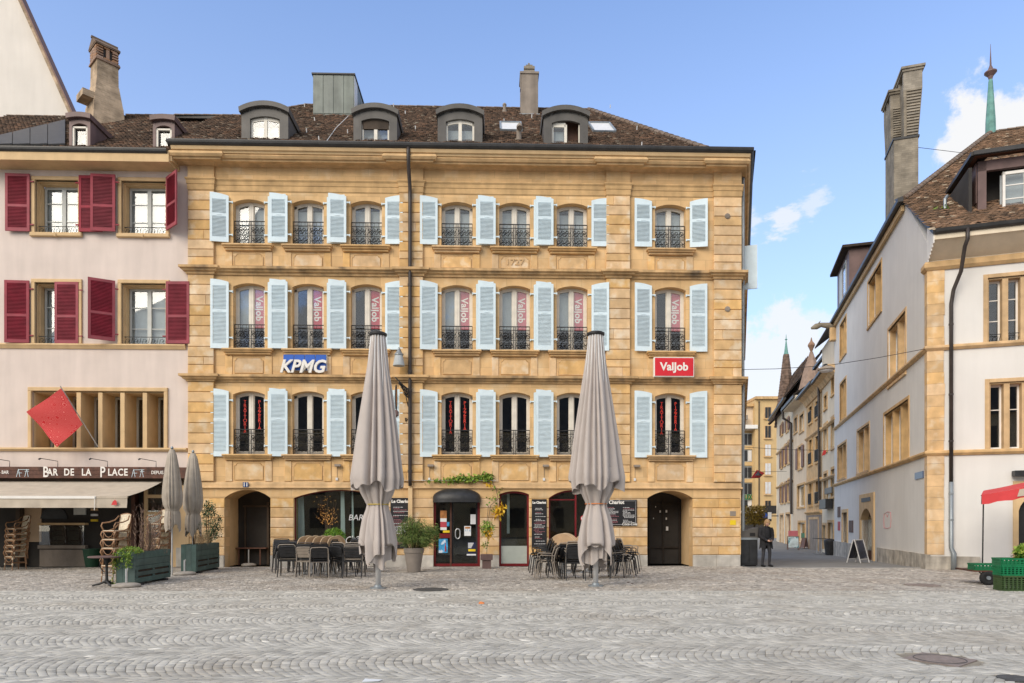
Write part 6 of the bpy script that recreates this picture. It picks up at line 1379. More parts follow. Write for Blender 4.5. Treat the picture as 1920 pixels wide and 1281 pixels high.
mk('pole', MB().tube([q0 + Vector((.10, .06, -.02)), Vector((q0.x+.06, q0.y+.05, .0))], .018, 8), M['iron'], st); mk('pole', MB().tube([q2 + Vector((0, 0, -.02)), Vector((q2.x, q2.y, 0))], .018, 8), M['iron'], st); mk('rail', MB().tube([q0 + Vector((0, 0, -.02)), q3 + Vector((0, 0, -.02))], .015, 6), M['iron'], st)
def crate(w_, d_, h_, mat, label, loc, rz, n=4):
    t = thing('crate', label, 'crate', loc, rz, 'plastic market crates'); th = .012
    mk('base', MB().box(-w_/2, w_/2, -d_/2, d_/2, 0, .015), M[mat], t)
    for k, (dx_, dy_, ln, ax) in enumerate(((0, -d_/2, w_, 0), (0, d_/2, w_, 0), (-w_/2, 0, d_, 1), (w_/2, 0, d_, 1))):
        m = MB(); bar = lambda a0, a1, z0, z1, o=0: m.box(*( (a0, a1, dy_-th-o, dy_+th+o) if ax == 0 else (dx_-th-o, dx_+th+o, a0, a1)), z0, z1)
        hl = ln/2 - (0 if ax == 0 else .013)
        bar(-hl, hl, h_-.04, h_, .006); bar(-hl, hl, 0, .04, .003)
        ns = 7
        for i in range(ns): c_ = -hl + 2*hl*(i+.5)/ns; bar(c_-.016, c_+.016, .04, h_-.04)
        for z in np.arange(.075, h_-.06, .05): bar(-hl, hl, z-.011, z+.011, -.003)
        mk('side', m, M[mat], t, weld=False)
    return t
W1 = gp(1836, 1096); tY = W1.y
cart = thing('handcart', 'flat wooden market barrow on two black rubber wheels', 'cart', (W1.x + .15, W1.y + .1, 0), R(-12))
mk('deck', MB().box(-.35, 1.3, -.35, .75, .34, .38), M['wood'], cart)
for x, y in ((0, -.30), (.62, -.22)):
    w_ = mk('wheel', MB().lathe([(.06, -.03), (.10, -.05), (.17, -.055), (.185, -.03), (.185, .03), (.17, .055), (.10, .05), (.06, .03)], n=24, cap=True).xf(Matrix.Translation((x, y, .185)) @ Matrix.Rotation(R(90), 4, 'X')), M['rubber'], cart, smooth=True); mk('hub', MB().lathe([(.05, -.07), (.05, .07)], n=12).xf(Matrix.Translation((x, y, .185)) @ Matrix.Rotation(R(90), 4, 'X')), M['zinc'], w_)
mk('undercarriage', MB().bar((0, -.22, .185), (.62, -.14, .185), .03).bar((-.2, -.3, .34), (.0, -.22, .18), .025).bar((.25, -.3, .34), (.0, -.22, .18), .025).bar((.4, -.3, .34), (.62, -.14, .18), .025).bar((.8, -.3, .34), (.62, -.14, .18), .025).bar((.1, -.3, .26), (.6, -.3, .26), .02), M['iron'], cart)
c_ = Vector((W1.x + .15, W1.y + .1, .38)); rot = Matrix.Rotation(R(-12), 3, 'Z')
crate(.56, .40, .17, 'crate', 'shallow green crate on the outer end of the barrow', c_ + rot @ Vector((-.03, -.12, 0)), R(-12)); crate(.56, .40, .17, 'crate', 'shallow green crate on the barrow against the crate pile', c_ + rot @ Vector((.56, -.12, 0)), R(-12))
O1 = gp(1898, 1107); crz = R(-10)
crate(.62, .42, .36, 'crated', 'deep olive green crate on the ground at the bottom of the pile', (O1.x, O1.y, 0), crz)
crate(.56, .40, .24, 'crate', 'green crate resting on the olive crate', (O1.x - .05, O1.y, .36), crz); crate(.62, .42, .17, 'crate', 'topmost shallow green crate of the pile', (O1.x - .02, O1.y + .02, .60), crz)
crate(.56, .40, .24, 'crate', 'green crate at the frame edge beside the pile', (O1.x + .55, O1.y - .12, .45), crz); crate(.62, .42, .45, 'crated', 'deep olive green crate under the crate cut by the frame', (O1.x + .62, O1.y - .05, 0), crz)
lt = thing('lettuce', 'pale green lettuce head on the market crates at the frame edge', 'vegetable', (O1.x + .26, O1.y + .05, .77)); leaves('leaf', ball(160, (.13, .13, .14), (0, 0, .12), .3), .13, .11, M['lf_vine'], lt, dirs=ball(160, (1, 1, 1), (0, 0, .8), .9)); mk('heart', MB().lathe([(.02, 0), (.08, .04), (.10, .12), (.05, .2)], n=10), M['lf_box'], lt)

# ================================================================== HOUSES DOWN THE SIDE STREET
def street_house(name, label, pL, YL, pR, YR, ztop, wall, wins, trim='trim', depth=6, extra=None):
    A = Vector(((pL-960)/F*YL, YL)); E = Vector(((pR-960)/F*YR, YR)); d = E - A; Fm = Frame(A, math.atan2(d.y, d.x)); Ln = d.length
    t = thing(name, label, 'building', (A.x, A.y, 0), Fm.a)
    H = [(Fm.u(a), Fm.u(b), Fm.z((a+b)/2, y1), Fm.z((a+b)/2, y0), s) for a, b, y0, y1, s in wins]
    H = [(max(a, .15), min(b, Ln-.15), c, d_, s) for a, b, c, d_, s in H]
    xs_ = sorted(set([0, Ln] + [q for h in H for q in h[:2]])); m = MB()
    for x0, x1 in zip(xs_, xs_[1:]):
        hs = sorted([h for h in H if h[0] <= x0+1e-6 and h[1] >= x1-1e-6], key=lambda h: h[2]); z = -1.5
        for h in hs:
            if h[2] > z: m.box(x0, x1, 0, .35, z, h[2]); z = h[3]
        m.box(x0, x1, 0, .35, z, ztop)
    mk('wall', m, M[wall], t, weld=True)
    mk('interior', MB().box(.1, Ln-.1, .9, 1.0, -1, ztop), M['dark'], t); mk('rear_wall', MB().box(0, .2, .35, depth, -1.5, ztop).box(Ln-.2, Ln, .35, depth, -1.5, ztop), M[wall], t)
    for a, b, z0, z1, s in H:
        w_ = b-a; e = min(.18, w_*.14)
        if 'd' in s:
            mk('doorway', MB().box(a-e, a, -.06, .1, z0, z1+e).box(b, b+e, -.06, .1, z0, z1+e).box(a, b, -.06, .1, z1, z1+e), M[trim], t); mk('door', MB().box(a, b, .25, .3, z0, z1), M['brown_sh' if 'b' in s else 'glass2'], t); continue
        mk('window_surround', MB().box(a-e, a, -.05, .12, z0-.05, z1+e).box(b, b+e, -.05, .12, z0-.05, z1+e).box(a, b, -.05, .12, z1, z1+e).box(a-e-.06, b+e+.06, -.10, .15, z0-.18, z0-.05), M[trim], t)
        f = MB().box(a, a+w_*.09, .2, .26, z0, z1).box(b-w_*.09, b, .2, .26, z0, z1).box(a, b, .2, .26, z0, z0+.1).box(a, b, .2, .26, z1-.1, z1)
        if 'x' not in s: f.box((a+b)/2-w_*.06, (a+b)/2+w_*.06, .19, .26, z0, z1)
        wn = mk('window', f, M['frame'], t); mk('pane', MB().box(a+w_*.09, b-w_*.09, .23, .235, z0+.1, z1-.1), M['glass'], wn)
        if 'c' in s: mk('pale_sheet', MB().box(a+w_*.09, b-w_*.09, .4, .41, z0+.1, z1-.1), M['pale_sheet'], wn)
        if 's' in s:
            for x0, x1 in ((a-w_*.55, a-.03), (b+.03, b+w_*.55)): mk('shutter', MB().cbox(max(x0, .02), min(x1, Ln-.02), -.11, -.06, z0, z1, .01), M['brown_sh'], t)
        if 'r' in s:
            r_ = MB().bar((a, -.1, z0+.85), (b, -.1, z0+.85), .04).bar((a, -.1, z0+.1), (b, -.1, z0+.1), .04)
            for x in np.linspace(a, b, 9): r_.bar((x, -.1, z0), (x, -.1, z0+.85), .03)
            mk('railing', r_, M['iron'], t)
    return t, Fm, Ln
def band_(Fm, Ln, z, t, mat='trim', o=.18, h=.22): mk('string_course', MB().sweep([(-.02, z+h/2), (o, z+h/2-.04), (o, z), (o*.4, z-h/2), (-.02, z-h/2)], [(0, 0), (Ln, 0)]), M[mat], t)
# pale house next to the white corner house
t, Fm, Ln = street_house('cream_house', 'pale cream house with arched stone windows next to the white corner house', 1541.5, 50.0, 1569, 44.2, 14.3, 'cream2',
    [(1546,1551,742,765,''), (1560,1565,706,738,''), (1545.5,1551.5,797,845,''), (1559.5,1566,784,838,'x'), (1545.5,1551.5,888,937,''), (1559.5,1566,880,930,'x'), (1543.5,1549,985,1030,'d'), (1553,1563,980,1022,''), (1530,1530.1,0,0.1,'x')][:-1])
for z in (8.35, 4.7): band_(Fm, Ln, z, t)
mk('cornice', MB().sweep([(-.02, 11.9), (.6, 11.9), (.62, 11.72), (.3, 11.6), (.1, 11.3), (-.02, 11.3)], [(0, 0), (Ln, 0)]), M['trim'], t); mk('gutter', MB().box(-.1, Ln, -.78, -.6, 11.75, 11.92), M['gutter'], t)
mk('roof', MB().slab([(0, -.5, 14.35), (Ln, -.5, 14.35), (Ln, 3, 17), (0, 3, 17)], (0, 0, .12)), M['tile'], t); mk('shop_sign', MB().box(Ln*.35, Ln*.8, -.5, -.05, 2.55, 3.2), M['black'], t)
mk('sign_board', MB().box(Ln*.3, Ln*.8, -.12, -.05, 3.6, 4.0), M['lead'], t)
# ochre stone house with iron window guards
t, Fm, Ln = street_house('stone_house', 'brown sandstone house with tall paired windows and black window guards', 1512, 57.0, 1541.5, 50.0, 11.9, 'trim',
    [(1517.5,1523,763,792,'r'), (1530,1536,752,782,'r'), (1517.5,1523,825,870,'r'), (1530,1536,818,865,'r'), (1517.5,1523,903,946,'r'), (1530,1536,898,944,'r'), (1518,1535,974,1032,'d')])
for z in (8.5, 4.85, 2.4): band_(Fm, Ln, z, t)
mk('cornice', MB().sweep([(-.02, 12.0), (.6, 12.0), (.62, 11.8), (.3, 11.6), (.1, 11.2), (-.02, 11.2)], [(0, 0), (Ln, 0)]), M['trim'], t); mk('gutter', MB().box(0, Ln, -.85, -.6, 11.85, 12.05), M['gutter'], t)
mk('shopfront', MB().box(.1, Ln-.1, -.03, 0, -1, 2.2), M['concrete'], t); mk('downpipe', MB().tube([(Ln-.15, -.2, 11.8), (Ln-.15, -.15, 3.2)], .10, 8), M['pipe'], t)
mk('attic_wall', MB().box(0, Ln, 1.2, 1.5, 12, 14.5), M['cream2'], t)
for x in (Ln*.2, Ln*.6): mk('attic_window', MB().box(x, x+1.0, 1.14, 1.2, 12.4, 14.0), M['trim'], t); mk('pane', MB().box(x+.2, x+.8, 1.12, 1.14, 12.5, 13.8), M['palegrey'], t)
mk('roof', MB().slab([(-.3, .6, 14.5), (Ln, .6, 14.5), (Ln, 4, 17), (-.3, 4, 17)], (0, 0, .15)), M['tile'], t); mk('attic_gutter', MB().box(-.3, Ln, .5, .75, 14.35, 14.55), M['gutter'], t); mk('lower_roof', MB().slab([(0, -.7, 12.05), (Ln, -.7, 12.05), (Ln, 1.2, 12.5), (0, 1.2, 12.5)], (0, 0, .1)), M['tile'], t)
# salmon house with one shuttered window
t, Fm, Ln = street_house('salmon_house', 'narrow apricot rendered house with louvred attic vent and shuttered window', 1487, 64.0, 1512, 57.0, 12.3, 'cream',
    [(1489.5,1495,784,810,'x'), (1500,1507,778,808,'x'), (1497,1504,838,878,'s'), (1495.5,1509,910,950,'x'), (1497,1510,980,1016,'x')])
mk('louvre', MB().box(Fm.u(1489.5), Fm.u(1495), .1, .19, Fm.z(1492, 810), Fm.z(1492, 784)), M['iron'], t)
mk('eave', MB().box(-.2, Ln, -.9, 0, 12.0, 12.3), M['cream2'], t); mk('gutter', MB().box(-.3, Ln, -1.05, -.85, 12.1, 12.32), M['gutter'], t); mk('roof', MB().slab([(-.3, -1, 12.32), (Ln, -1, 12.32), (Ln, 4, 15.5), (-.3, 4, 15.5)], (0, 0, .12)), M['tile'], t)
mk('downpipe', MB().tube([(.25, -.95, 12.1), (.25, -.9, 11.4), (.2, -.2, 10.9), (.2, -.18, 2.4)], .12, 8), M['pipe'], t)
mk('shop_display', MB().box(Fm.u(1497.5), Fm.u(1509), .2, .24, Fm.z(1503, 1010), Fm.z(1503, 1000)), M['crate'], t)
# cream house with brown shutters
t, Fm, Ln = street_house('shuttered_house', 'cream house with rows of brown shutters and steep dark tiled roof', 1457, 77.0, 1487, 64.0, 13.3, 'cream2',
    [(1465,1468,795,815,'s'), (1475,1479,785,808,'s'), (1464.5,1467.5,843,877,'s'), (1470.5,1473.5,836,872,'s'), (1477.5,1481.5,828,868,'s'), (1464.5,1467.5,908,943,'s'), (1470.5,1473.5,906,942,'s'), (1477.5,1481.5,900,940,'s'), (1463,1469,966,1018,'db'), (1474,1482,964,1022,'db')])
for z in (9.3, 5.5): band_(Fm, Ln, z, t)
mk('gutter', MB().box(-1, Ln+.2, -.9, -.65, 13.2, 13.42), M['gutter'], t)
rpoly = [Vector((-1.2, -.8, 13.4)), Vector((Ln+.2, -.8, 13.4)), Vector((Ln+.2, 3.2, 18.5)), Vector((1.0, 3.2, 18.5))]
r_ = mk('roof', MB().slab(rpoly, (0, .05, -.1)), M['tile'], t); tiles('roof_tile', rpoly, M['tile'], r_, .3, .25)
mk('end_wall', MB().slab([(0, .02, -1.5), (-4.5, 3.5, -1.5), (-4.5, 3.5, 13), (0, .02, 13.3)], (.2, .3, 0)), M['salmon'], t)
for z in (8.2, 3.0, .9): mk('end_window', MB().slab([(-1.2, .93, z), (-2.0, 1.55, z), (-2.0, 1.55, z+1.6), (-1.2, .93, z+1.6)], (-.05, -.06, 0)), M['brown_sh'], t)
hiproof = [Fm.loc(at(1440, 796, 84)), Fm.loc(at(1487, 752, 64)), Fm.loc(at(1514, 668, 68)), Fm.loc(at(1494, 715, 79))]
hr_ = mk('hip_roof', MB().slab(hiproof, (.05, .2, -.1)), M['tile'], t); tiles('roof_tile', hiproof, M['tile'], hr_, .3, .25)
mk('projecting_sign', MB().box(1.2, 1.35, -1.6, -.2, 2.6, 3.5).box(1.2, 1.3, -1.9, 0, 2.3, 2.4), M['iron'], t)
# towers
M['spiretile'] = pm('brown_spire_tiles', (.155,.105,.08), .3, 3, .9, .4, 12, brick=None)
sp = thing('tiled_spire', 'slender brown tiled spire with a green copper tip', 'spire', at(1474, 800, 78))
def spz(py): return EYE + (HZ-py)/F*78 - at(1474, 800, 78).z
n = 26; rows_ = []
for i in range(n):
    t0 = i/n; t1 = (i+1)/n; r0 = 1.30*(1-t0) + .33*t0; r1 = 1.30*(1-t1) + .33*t1; z0, z1 = spz(800) + (spz(665)-spz(800))*t0, spz(800) + (spz(665)-spz(800))*t1
    rows_.append((r0*1.06, z0)); rows_.append((r1, z1))
mk('tile_cone', MB().lathe(rows_, n=8), M['spiretile'], sp)
mk('copper_tip', MB().lathe([(.36, spz(670)), (.22, spz(660)), (.10, spz(645)), (.05, spz(638)), (.16, spz(637)), (.05, spz(635)), (.02, spz(627))], n=8), M['verdigris'], sp); mk('tower_wall', MB().lathe([(1.1, -14), (1.1, 0)], n=8), M['cream2'], sp)
tr_ = thing('turret_roof', 'flared red tiled turret roof with terracotta finial', 'turret', at(1512, 752, 62))
def tz(py): return EYE + (HZ-py)/F*62 - at(1512, 752, 62).z
pr = [(1.75, tz(755)), (1.4, tz(746)), (1.15, tz(733)), (.95, tz(717)), (.75, tz(700)), (.52, tz(684)), (.3, tz(671)), (.14, tz(660))]
mk('tile_roof', MB().lathe([(r*1.03, z) for r, z in pr], n=8), M['brickred'], tr_); mk('finial', MB().lathe([(.12, tz(676)), (.16, tz(664)), (.08, tz(660)), (.20, tz(653)), (.32, tz(648)), (.28, tz(645)), (.10, tz(640)), (.03, tz(633))], n=10), M['brickred'], tr_); mk('tower_wall', MB().lathe([(1.25, -11), (1.25, 0)], n=8), M['cream'], tr_)
tr_.location.x += .45
# far yellow block
fb = thing('yellow_block', 'modern yellow office block with ribbon windows closing the end of the street', 'building', (0, 95, 0))
bx_ = lambda px: (px-960)/F*95; bz_ = lambda py: EYE + (HZ-py)/F*95
mk('wall', MB().box(bx_(1340), bx_(1417), 1.5, 8, -1, bz_(760)), M['ochrewall'], fb); mk('wing_wall', MB().box(bx_(1416), bx_(1462), 0, 8, -1, bz_(749)), M['ochrewall'], fb); mk('upper_wall', MB().box(bx_(1388), bx_(1417), .9, 1.5, bz_(806), bz_(757)), M['cream'], fb)
mk('parapet', MB().box(bx_(1415), bx_(1464), -.4, 8, bz_(749), bz_(744)), M['trim'], fb); mk('roof_edge', MB().box(bx_(1380), bx_(1416), .4, 8, bz_(761), bz_(756)), M['trim'], fb); mk('chimney', MB().box(bx_(1386), bx_(1396), 3, 4.5, bz_(760), bz_(736)), M['lead'], fb)
mk('balcony', MB().box(bx_(1384), bx_(1420), -.2, 1.5, bz_(804), bz_(797)), M['wsign'], fb); mk('canopy', MB().box(bx_(1384), bx_(1401), -.3, 1.5, bz_(787), bz_(779)), M['concrete'], fb); mk('terrace_window', MB().box(bx_(1386), bx_(1398), .8, .9, bz_(796), bz_(787)), M['dark'], fb)
for y0, y1 in ((811, 832), (842, 863), (874, 895), (905, 926), (937, 957)):
    f = mk('window', MB().box(bx_(1380), bx_(1417), 1.3, 1.48, bz_(y1+1.5), bz_(y0-1)), M['frameg'], fb)
    for k, (a, b) in enumerate(((1381, 1389), (1390, 1398.5), (1400, 1407), (1408.5, 1415))): mk('pane', MB().box(bx_(a), bx_(b), 1.2, 1.3, bz_(y1), bz_(y0+1)), M['palegrey'] if (k + int(y0)) % 5 == 0 else M['black'], f)
    mk('spandrel', MB().box(bx_(1380), bx_(1416), 1.1, 1.5, bz_(y1+9), bz_(y1+2)), M['ochrewall'], fb)
for k, (y0, y1) in enumerate(((763, 785), (798, 822), (833, 856), (868, 891), (903, 927), (938, 960))):
    f = mk('window', MB().box(bx_(1433), bx_(1446), -.06, .0, bz_(y1), bz_(y0)), M['trim'], fb)
    for a, b in ((1434.5, 1439), (1440, 1444.8)): mk('pane', MB().box(bx_(a), bx_(b), -.10, -.06, bz_(y1-1), bz_(y0+1)), M['palegrey'] if k in (2, 3, 4) else M['black'], f)
    mk('ledge', MB().box(bx_(1432), bx_(1447), -.2, 0, bz_(y1+2), bz_(y1)), M['trim'], fb)
mk('downpipe', MB().box(bx_(1422), bx_(1423.6), -.15, -.02, 0, bz_(752)), M['pipe'], fb)
text('lettering', 'ROLEX', 1.0, pm('green_letters', (.0,.16,.06), .05, 4, .5, 0), fb, (bx_(1401.5), .95, bz_(932)), off=.02, ext=.05, sx=.62)
mk('shop_canopy', MB().box(bx_(1380), bx_(1416), -.6, 1.5, bz_(962), bz_(959)), M['wsign'], fb); mk('shopfront', MB().box(bx_(1380), bx_(1432), -.1, 1.5, -1, bz_(963)), M['dark'], fb)
sg = thing('traffic_sign', 'blue round traffic sign on a black and white panel behind the person', 'sign', (0, 60, 0))
q = at(1437, 967, 60); mk('panel', MB().box(q.x-.6, q.x+.45, 0, .05, q.z-.5, q.z+.35).box(q.x-.03, q.x+.03, .05, .1, -1, q.z), M['black'], sg); mk('disc', MB().lathe([(.24, 0), (.24, .03)], n=20).xf(Matrix.Translation((q.x-.15, -.02, q.z)) @ Matrix.Rotation(R(90), 4, 'X')), M['kblue'], sg); mk('white_field', MB().box(q.x+.12, q.x+.44, -.02, 0, q.z-.3, q.z+.3), M['paper'], sg)
# clipped yellow tree
T0 = at(1414, 966, 47); ht = thing('clipped_tree', 'box-clipped tree with ochre autumn leaves behind the litter bin', 'tree', (T0.x, T0.y, gz(47)))
zc0 = T0.z - gz(47); C3 = np.stack([rng.uniform(-1, 1, 2600), rng.uniform(-1, 1, 2600), rng.uniform(-1, 1, 2600)], 1); C3 *= np.array((.68, .6, .62)) * (1 + .06*rng.normal(0, 1, (2600, 1))); C3[:, 2] += zc0
C3[:, 0] *= np.where(C3[:, 2] < zc0 - .2, .9, 1)
leaves('crown', C3, .10, .07, M['lf_hedge'], ht); mk('trunk', MB().tube([(0, 0, 0), (.02, 0, zc0*.6), (0, 0, zc0)], [.07, .06, .04], 7), M['twig'], ht)
# overhead wire, lamp and kites
A_ = Vector((8.62, 25.5, at(1390, 692, 25.4).z)); E_ = at(1742, 653, 23.6); mid = at(1549, 686, 24.7)
wr = thing('overhead_wire', 'thin span wire strung across the street between the two corner houses', 'wire', (0, 0, 0))
mk('strand', MB().tube([A_, A_*.6 + mid*.4 + Vector((0, 0, -.03)), mid, E_*.5 + mid*.5 + Vector((0, 0, -.03)), E_], .011, 5), M['iron'], wr)
lp = thing('street_lamp', 'grey oval street lamp hanging from the span wire', 'street lamp', mid); mk('housing', MB().lathe([(.02, .02), (.06, -.01), (.22, -.06), (.29, -.12), (.29, -.15), (.24, -.17)], n=20), M['concrete'], lp, smooth=True); mk('diffuser', MB().lathe([(.24, -.17), (.20, -.21), (.08, -.24)], n=20), M['palegrey'], lp); mk('clamp', MB().box(-.04, .04, -.02, .02, -.02, .07), M['iron'], lp)
w2 = thing('overhead_wire', 'faint upper wire crossing the side street in front of the far houses', 'wire', (0, 0, 0)); mk('strand', MB().tube([at(1388, 838, 48), at(1470, 843, 49), at(1560, 845, 47)], .015, 4), M['iron'], w2)
w3 = thing('overhead_wire', 'wire carrying the red kite and pendant lamp over the street', 'wire', (0, 0, 0)); mk('strand', MB().tube([at(1388, 882, 50), at(1422, 885, 50), at(1475, 884, 58)], .015, 4), M['iron'], w3)
k1 = thing('red_kite', 'large red cloth kite hung over the street by the yellow block', 'kite', (0, 0, 0)); mk('cloth', MB().slab([at(1408, 897, 50), at(1424, 896.5, 50.3), at(1434, 887, 50.2), at(1419, 881, 50)], (0, .02, 0)), M['redcanvas'], k1)
k2 = thing('red_kite', 'small red cloth kite hung before the cream house', 'kite', (0, 0, 0)); mk('cloth', MB().slab([at(1541, 855, 47), at(1548, 852, 47), at(1549.5, 844, 47), at(1544, 845, 47)], (0, .02, 0)), M['redcanvas'], k2)
l2 = thing('street_lamp', 'dark pendant lamp hanging under the large red kite', 'street lamp', at(1422, 886, 49.6)); mk('shade', MB().lathe([(.04, .1), (.06, 0), (.22, -.16), (.25, -.22)], n=14), M['gutter'], l2)
# boards and furniture in the street
def aboard(pxm, Y, w_, h_, rz, label, face, frame='palegrey'):
    X = (pxm-960)/F*Y; t = thing('sandwich_board', label, 'sandwich board', (X, Y, gz(Y)), rz)
    for s_ in (-1, 1):
        m = MB(); y0, y1 = s_*.30, s_*.03
        for x in (-w_/2, w_/2): m.bar((x, y0, 0), (x, y1, h_), .04, .03)
        m.bar((-w_/2, y0*.8+y1*.2, h_*.16), (w_/2, y0*.8+y1*.2, h_*.16), .04, .03).bar((-w_/2, y1, h_), (w_/2, y1, h_), .04, .03); mk('stand', m, M[frame], t)
        P4 = [(-w_/2+.02, y0*.82+y1*.18, h_*.18), (w_/2-.02, y0*.82+y1*.18, h_*.18), (w_/2-.02, y1, h_-.02), (-w_/2+.02, y1, h_-.02)]; mk('panel', MB().slab(P4, (0, .012*s_*-1, 0)), face, t)
    return t
photo = pm('portrait_print', (.03,.035,.06), .4, 3, .5, 0, col2=(.30,.30,.33), c2=(.52,.75), s2=.7)
aboard(1609, 30.2, .80, 1.0, R(38), 'black and white poster sandwich board by the white house doorway', photo)
b2 = aboard(1487, 53.5, .8, 1.05, R(-15), 'sandwich board with pale blue poster further down the street', pm('pale_poster', (.55,.66,.70), .2, 3, .5, 0, col2=(.10,.30,.36), c2=(.55,.62)), 'brown_sh'); mk('top_panel', MB().box(-.35, .35, -.03, .03, 1.08, 1.5), M['bannerp'], b2)
aboard(1508, 55.5, .35, .9, R(-60), 'small dark red sandwich board beside the shop window', M['copper'], 'brown_sh')
for px, Y, lb_ in ((1532, 46.5, 'tall bar table with metal foot outside the stone house'), (1541, 46.0, 'tall bar table with metal foot nearest the black bin')):
    t = thing('bar_table', lb_, 'table', ((px-960)/F*Y, Y, gz(Y)), 0, 'standing bar tables'); mk('top', MB().lathe([(.30, 1.05), (.30, 1.08)], n=20), M['black'], t); mk('column', MB().lathe([(.03, .03), (.03, 1.05)], n=8), M['steel'], t); mk('foot', MB().bar((-.28, 0, .02), (.28, 0, .02), .06, .03).bar((0, -.28, .025), (0, .28, .025), .06, .03), M['steel'], t)
t = thing('street_bin', 'black plastic bin with domed lid against the cream house', 'bin', ((1556-960)/F*45, 45, gz(45))); mk('body', MB().lathe([(.28, 0), (.36, .85), (.36, .9)], n=16), M['black'], t); mk('lid', MB().lathe([(.38, .9), (.36, 1.0), (.15, 1.08)], n=16), M['black'], t)
t = thing('metal_chair', 'grey metal chair standing in the arched doorway of the white house', 'chair', C.wd(-.5, sv(1626), gz(29)), R(60)) if False else None

# ================================================================== TERRACE OF THE RESTAURANT
def pleat(n, nf, amp, ph=0): return [1 + amp*math.cos(nf*6.28319*k/n + ph) for k in range(n)]
def cone_cloth(prof, n=96, nf=12, amp=.16, hem=0, hf=6, twist=0, seed=0, lean=0):      # folded cloth: prof = (r, z) from top down
    m = MB(); vs = []; rs = random.Random(seed); jit = [rs.uniform(.6, 1.4) for _ in range(nf+1)]; L_ = len(prof)
    for i, (r, z) in enumerate(prof):
        for k in range(n):
            a = 6.28319*k/n; f = (nf*k/n + .45*math.sin(2*a + seed) + .28*math.sin(5*a + 2*seed) + .12*math.sin(3*a + i*.16)) % nf; fi = int(f) % nf; w_ = (1.9*abs(math.sin(math.pi*(f - int(f))))**.8 - 1.1)*jit[fi]
            w2 = math.cos(3*a + seed + i*.07)*.06
            q = r*(1 + amp*(.35 + .65*min(1, i/(L_*.35)))*w_ + w2); hz = 0
            if i == L_-1 and hem: hz = hem*(math.cos(hf*a + seed)*.6 + .4*math.cos(2*hf*a + 1.3*seed) + .4*math.sin(a*3 + seed))
            elif i == L_-2 and hem: hz = hem*.5*(math.cos(hf*a + seed)*.6 + .4*math.sin(a*3 + seed))
            aa = a + twist*i/L_; vs.append((q*math.cos(aa), q*math.sin(aa), z + hz))
    m.add(vs, [(i*n+k, (i+1)*n+k, (i+1)*n+(k+1) % n, i*n+(k+1) % n) for i in range(L_-1) for k in range(n)]); return m
def big_parasol(px, py, label, seed, tie, ztop_px, s_):
    P = gp(px, py); sc = F/P.y; z = lambda y: EYE + (HZ-y)/sc; r = lambda q: q/sc
    t = thing('closed_parasol', label, 'parasol', P, 0, 'tall closed parasols')
    mk('pole', MB().lathe([(.066, .03), (.066, z(640))], n=20), M['palegrey'], t, smooth=True); mk('base_plate', MB().lathe([(.20, 0), (.20, .03), (.10, .035), (.09, .08)], n=24), M['zinc'], t)
    zt = z(ztop_px)
    mk('top_cap', MB().lathe([(r(15), zt-.03), (r(16.5), zt), (r(16.5), zt+.04), (r(12), zt+.07), (.05, zt+.09)], n=32), M['iron'], t)
    T = ztop_px; Y_ = lambda d: z(T + d)
    up = [(r(q), Y_(d)) for q, d in ((12.5, 2), (15, 30), (19, 65), (24, 105), (30, 150), (36.5, 200), (41, 240), (44.5, 268), (43, 284))]
    def dense(p, k=3):
        o = []
        for (r0, z0), (r1, z1) in zip(p, p[1:]): o += [(r0 + (r1-r0)*i/k, z0 + (z1-z0)*i/k) for i in range(k)]
        return o + [p[-1]]
    mk('canopy', cone_cloth(dense(up), 160, 16, .21, r(10), 5, .0, seed), M['fabric'], t, smooth=True)
    lowc = [(r(q), Y_(d)) for q, d in ((36, 250), (33, 275), (27, 295), (19, 312), (16.5, 318), (18, 326), (24, 345), (28, 368), (31, 388), (30, 405))]
    mk('skirt', cone_cloth(dense(lowc), 144, 9, .27, r(24), 3, .15, seed+2), M['fabric'], t, smooth=True)
    sk2 = [(r(q), Y_(d)) for q, d in ((15, 318), (19, 345), (22, 380), (20, 428))]
    mk('inner_skirt', cone_cloth(dense(sk2), 96, 7, .26, r(16), 2, .1, seed+5), M['fabric'], t, smooth=True)
    mk('tie_strap', MB().tube([(r(19.6)*math.cos(a), r(19.6)*math.sin(a), Y_(317)) for a in np.linspace(0, 6.283, 25)[:-1]], .014, 6, closed=True), M[tie], t)
    for k in range(16):                                   # silver ribs showing through near the top
        a = 6.28319*(k+.5)/16; mk('rib', MB().tube([(r(13.2)*math.cos(a), r(13.2)*math.sin(a), zt-.03), (r(15.4)*math.cos(a), r(15.4)*math.sin(a), Y_(25)), (r(18.6)*math.cos(a), r(18.6)*math.sin(a), Y_(55)), (r(22)*math.cos(a), r(22)*math.sin(a), Y_(88)), (r(22.5)*math.cos(a), r(22.5)*math.sin(a), Y_(118))], [.015, .014, .013, .010, .005], 6), M['palegrey'], t)
    return t
M['strapy'] = pm('yellow_strap', (.55,.42,.10), .1, 5, .7, 0); M['strapo'] = pm('orange_strap', (.66,.22,.07), .1, 5, .7, 0)
big_parasol(709, 1103, 'tall closed taupe parasol with yellow strap in front of the bar window', 1, 'strapy', 629, 0)
big_parasol(1117, 1099, 'tall closed taupe parasol with orange strap beside the wide menu board', 4, 'strapo', 628, 0)
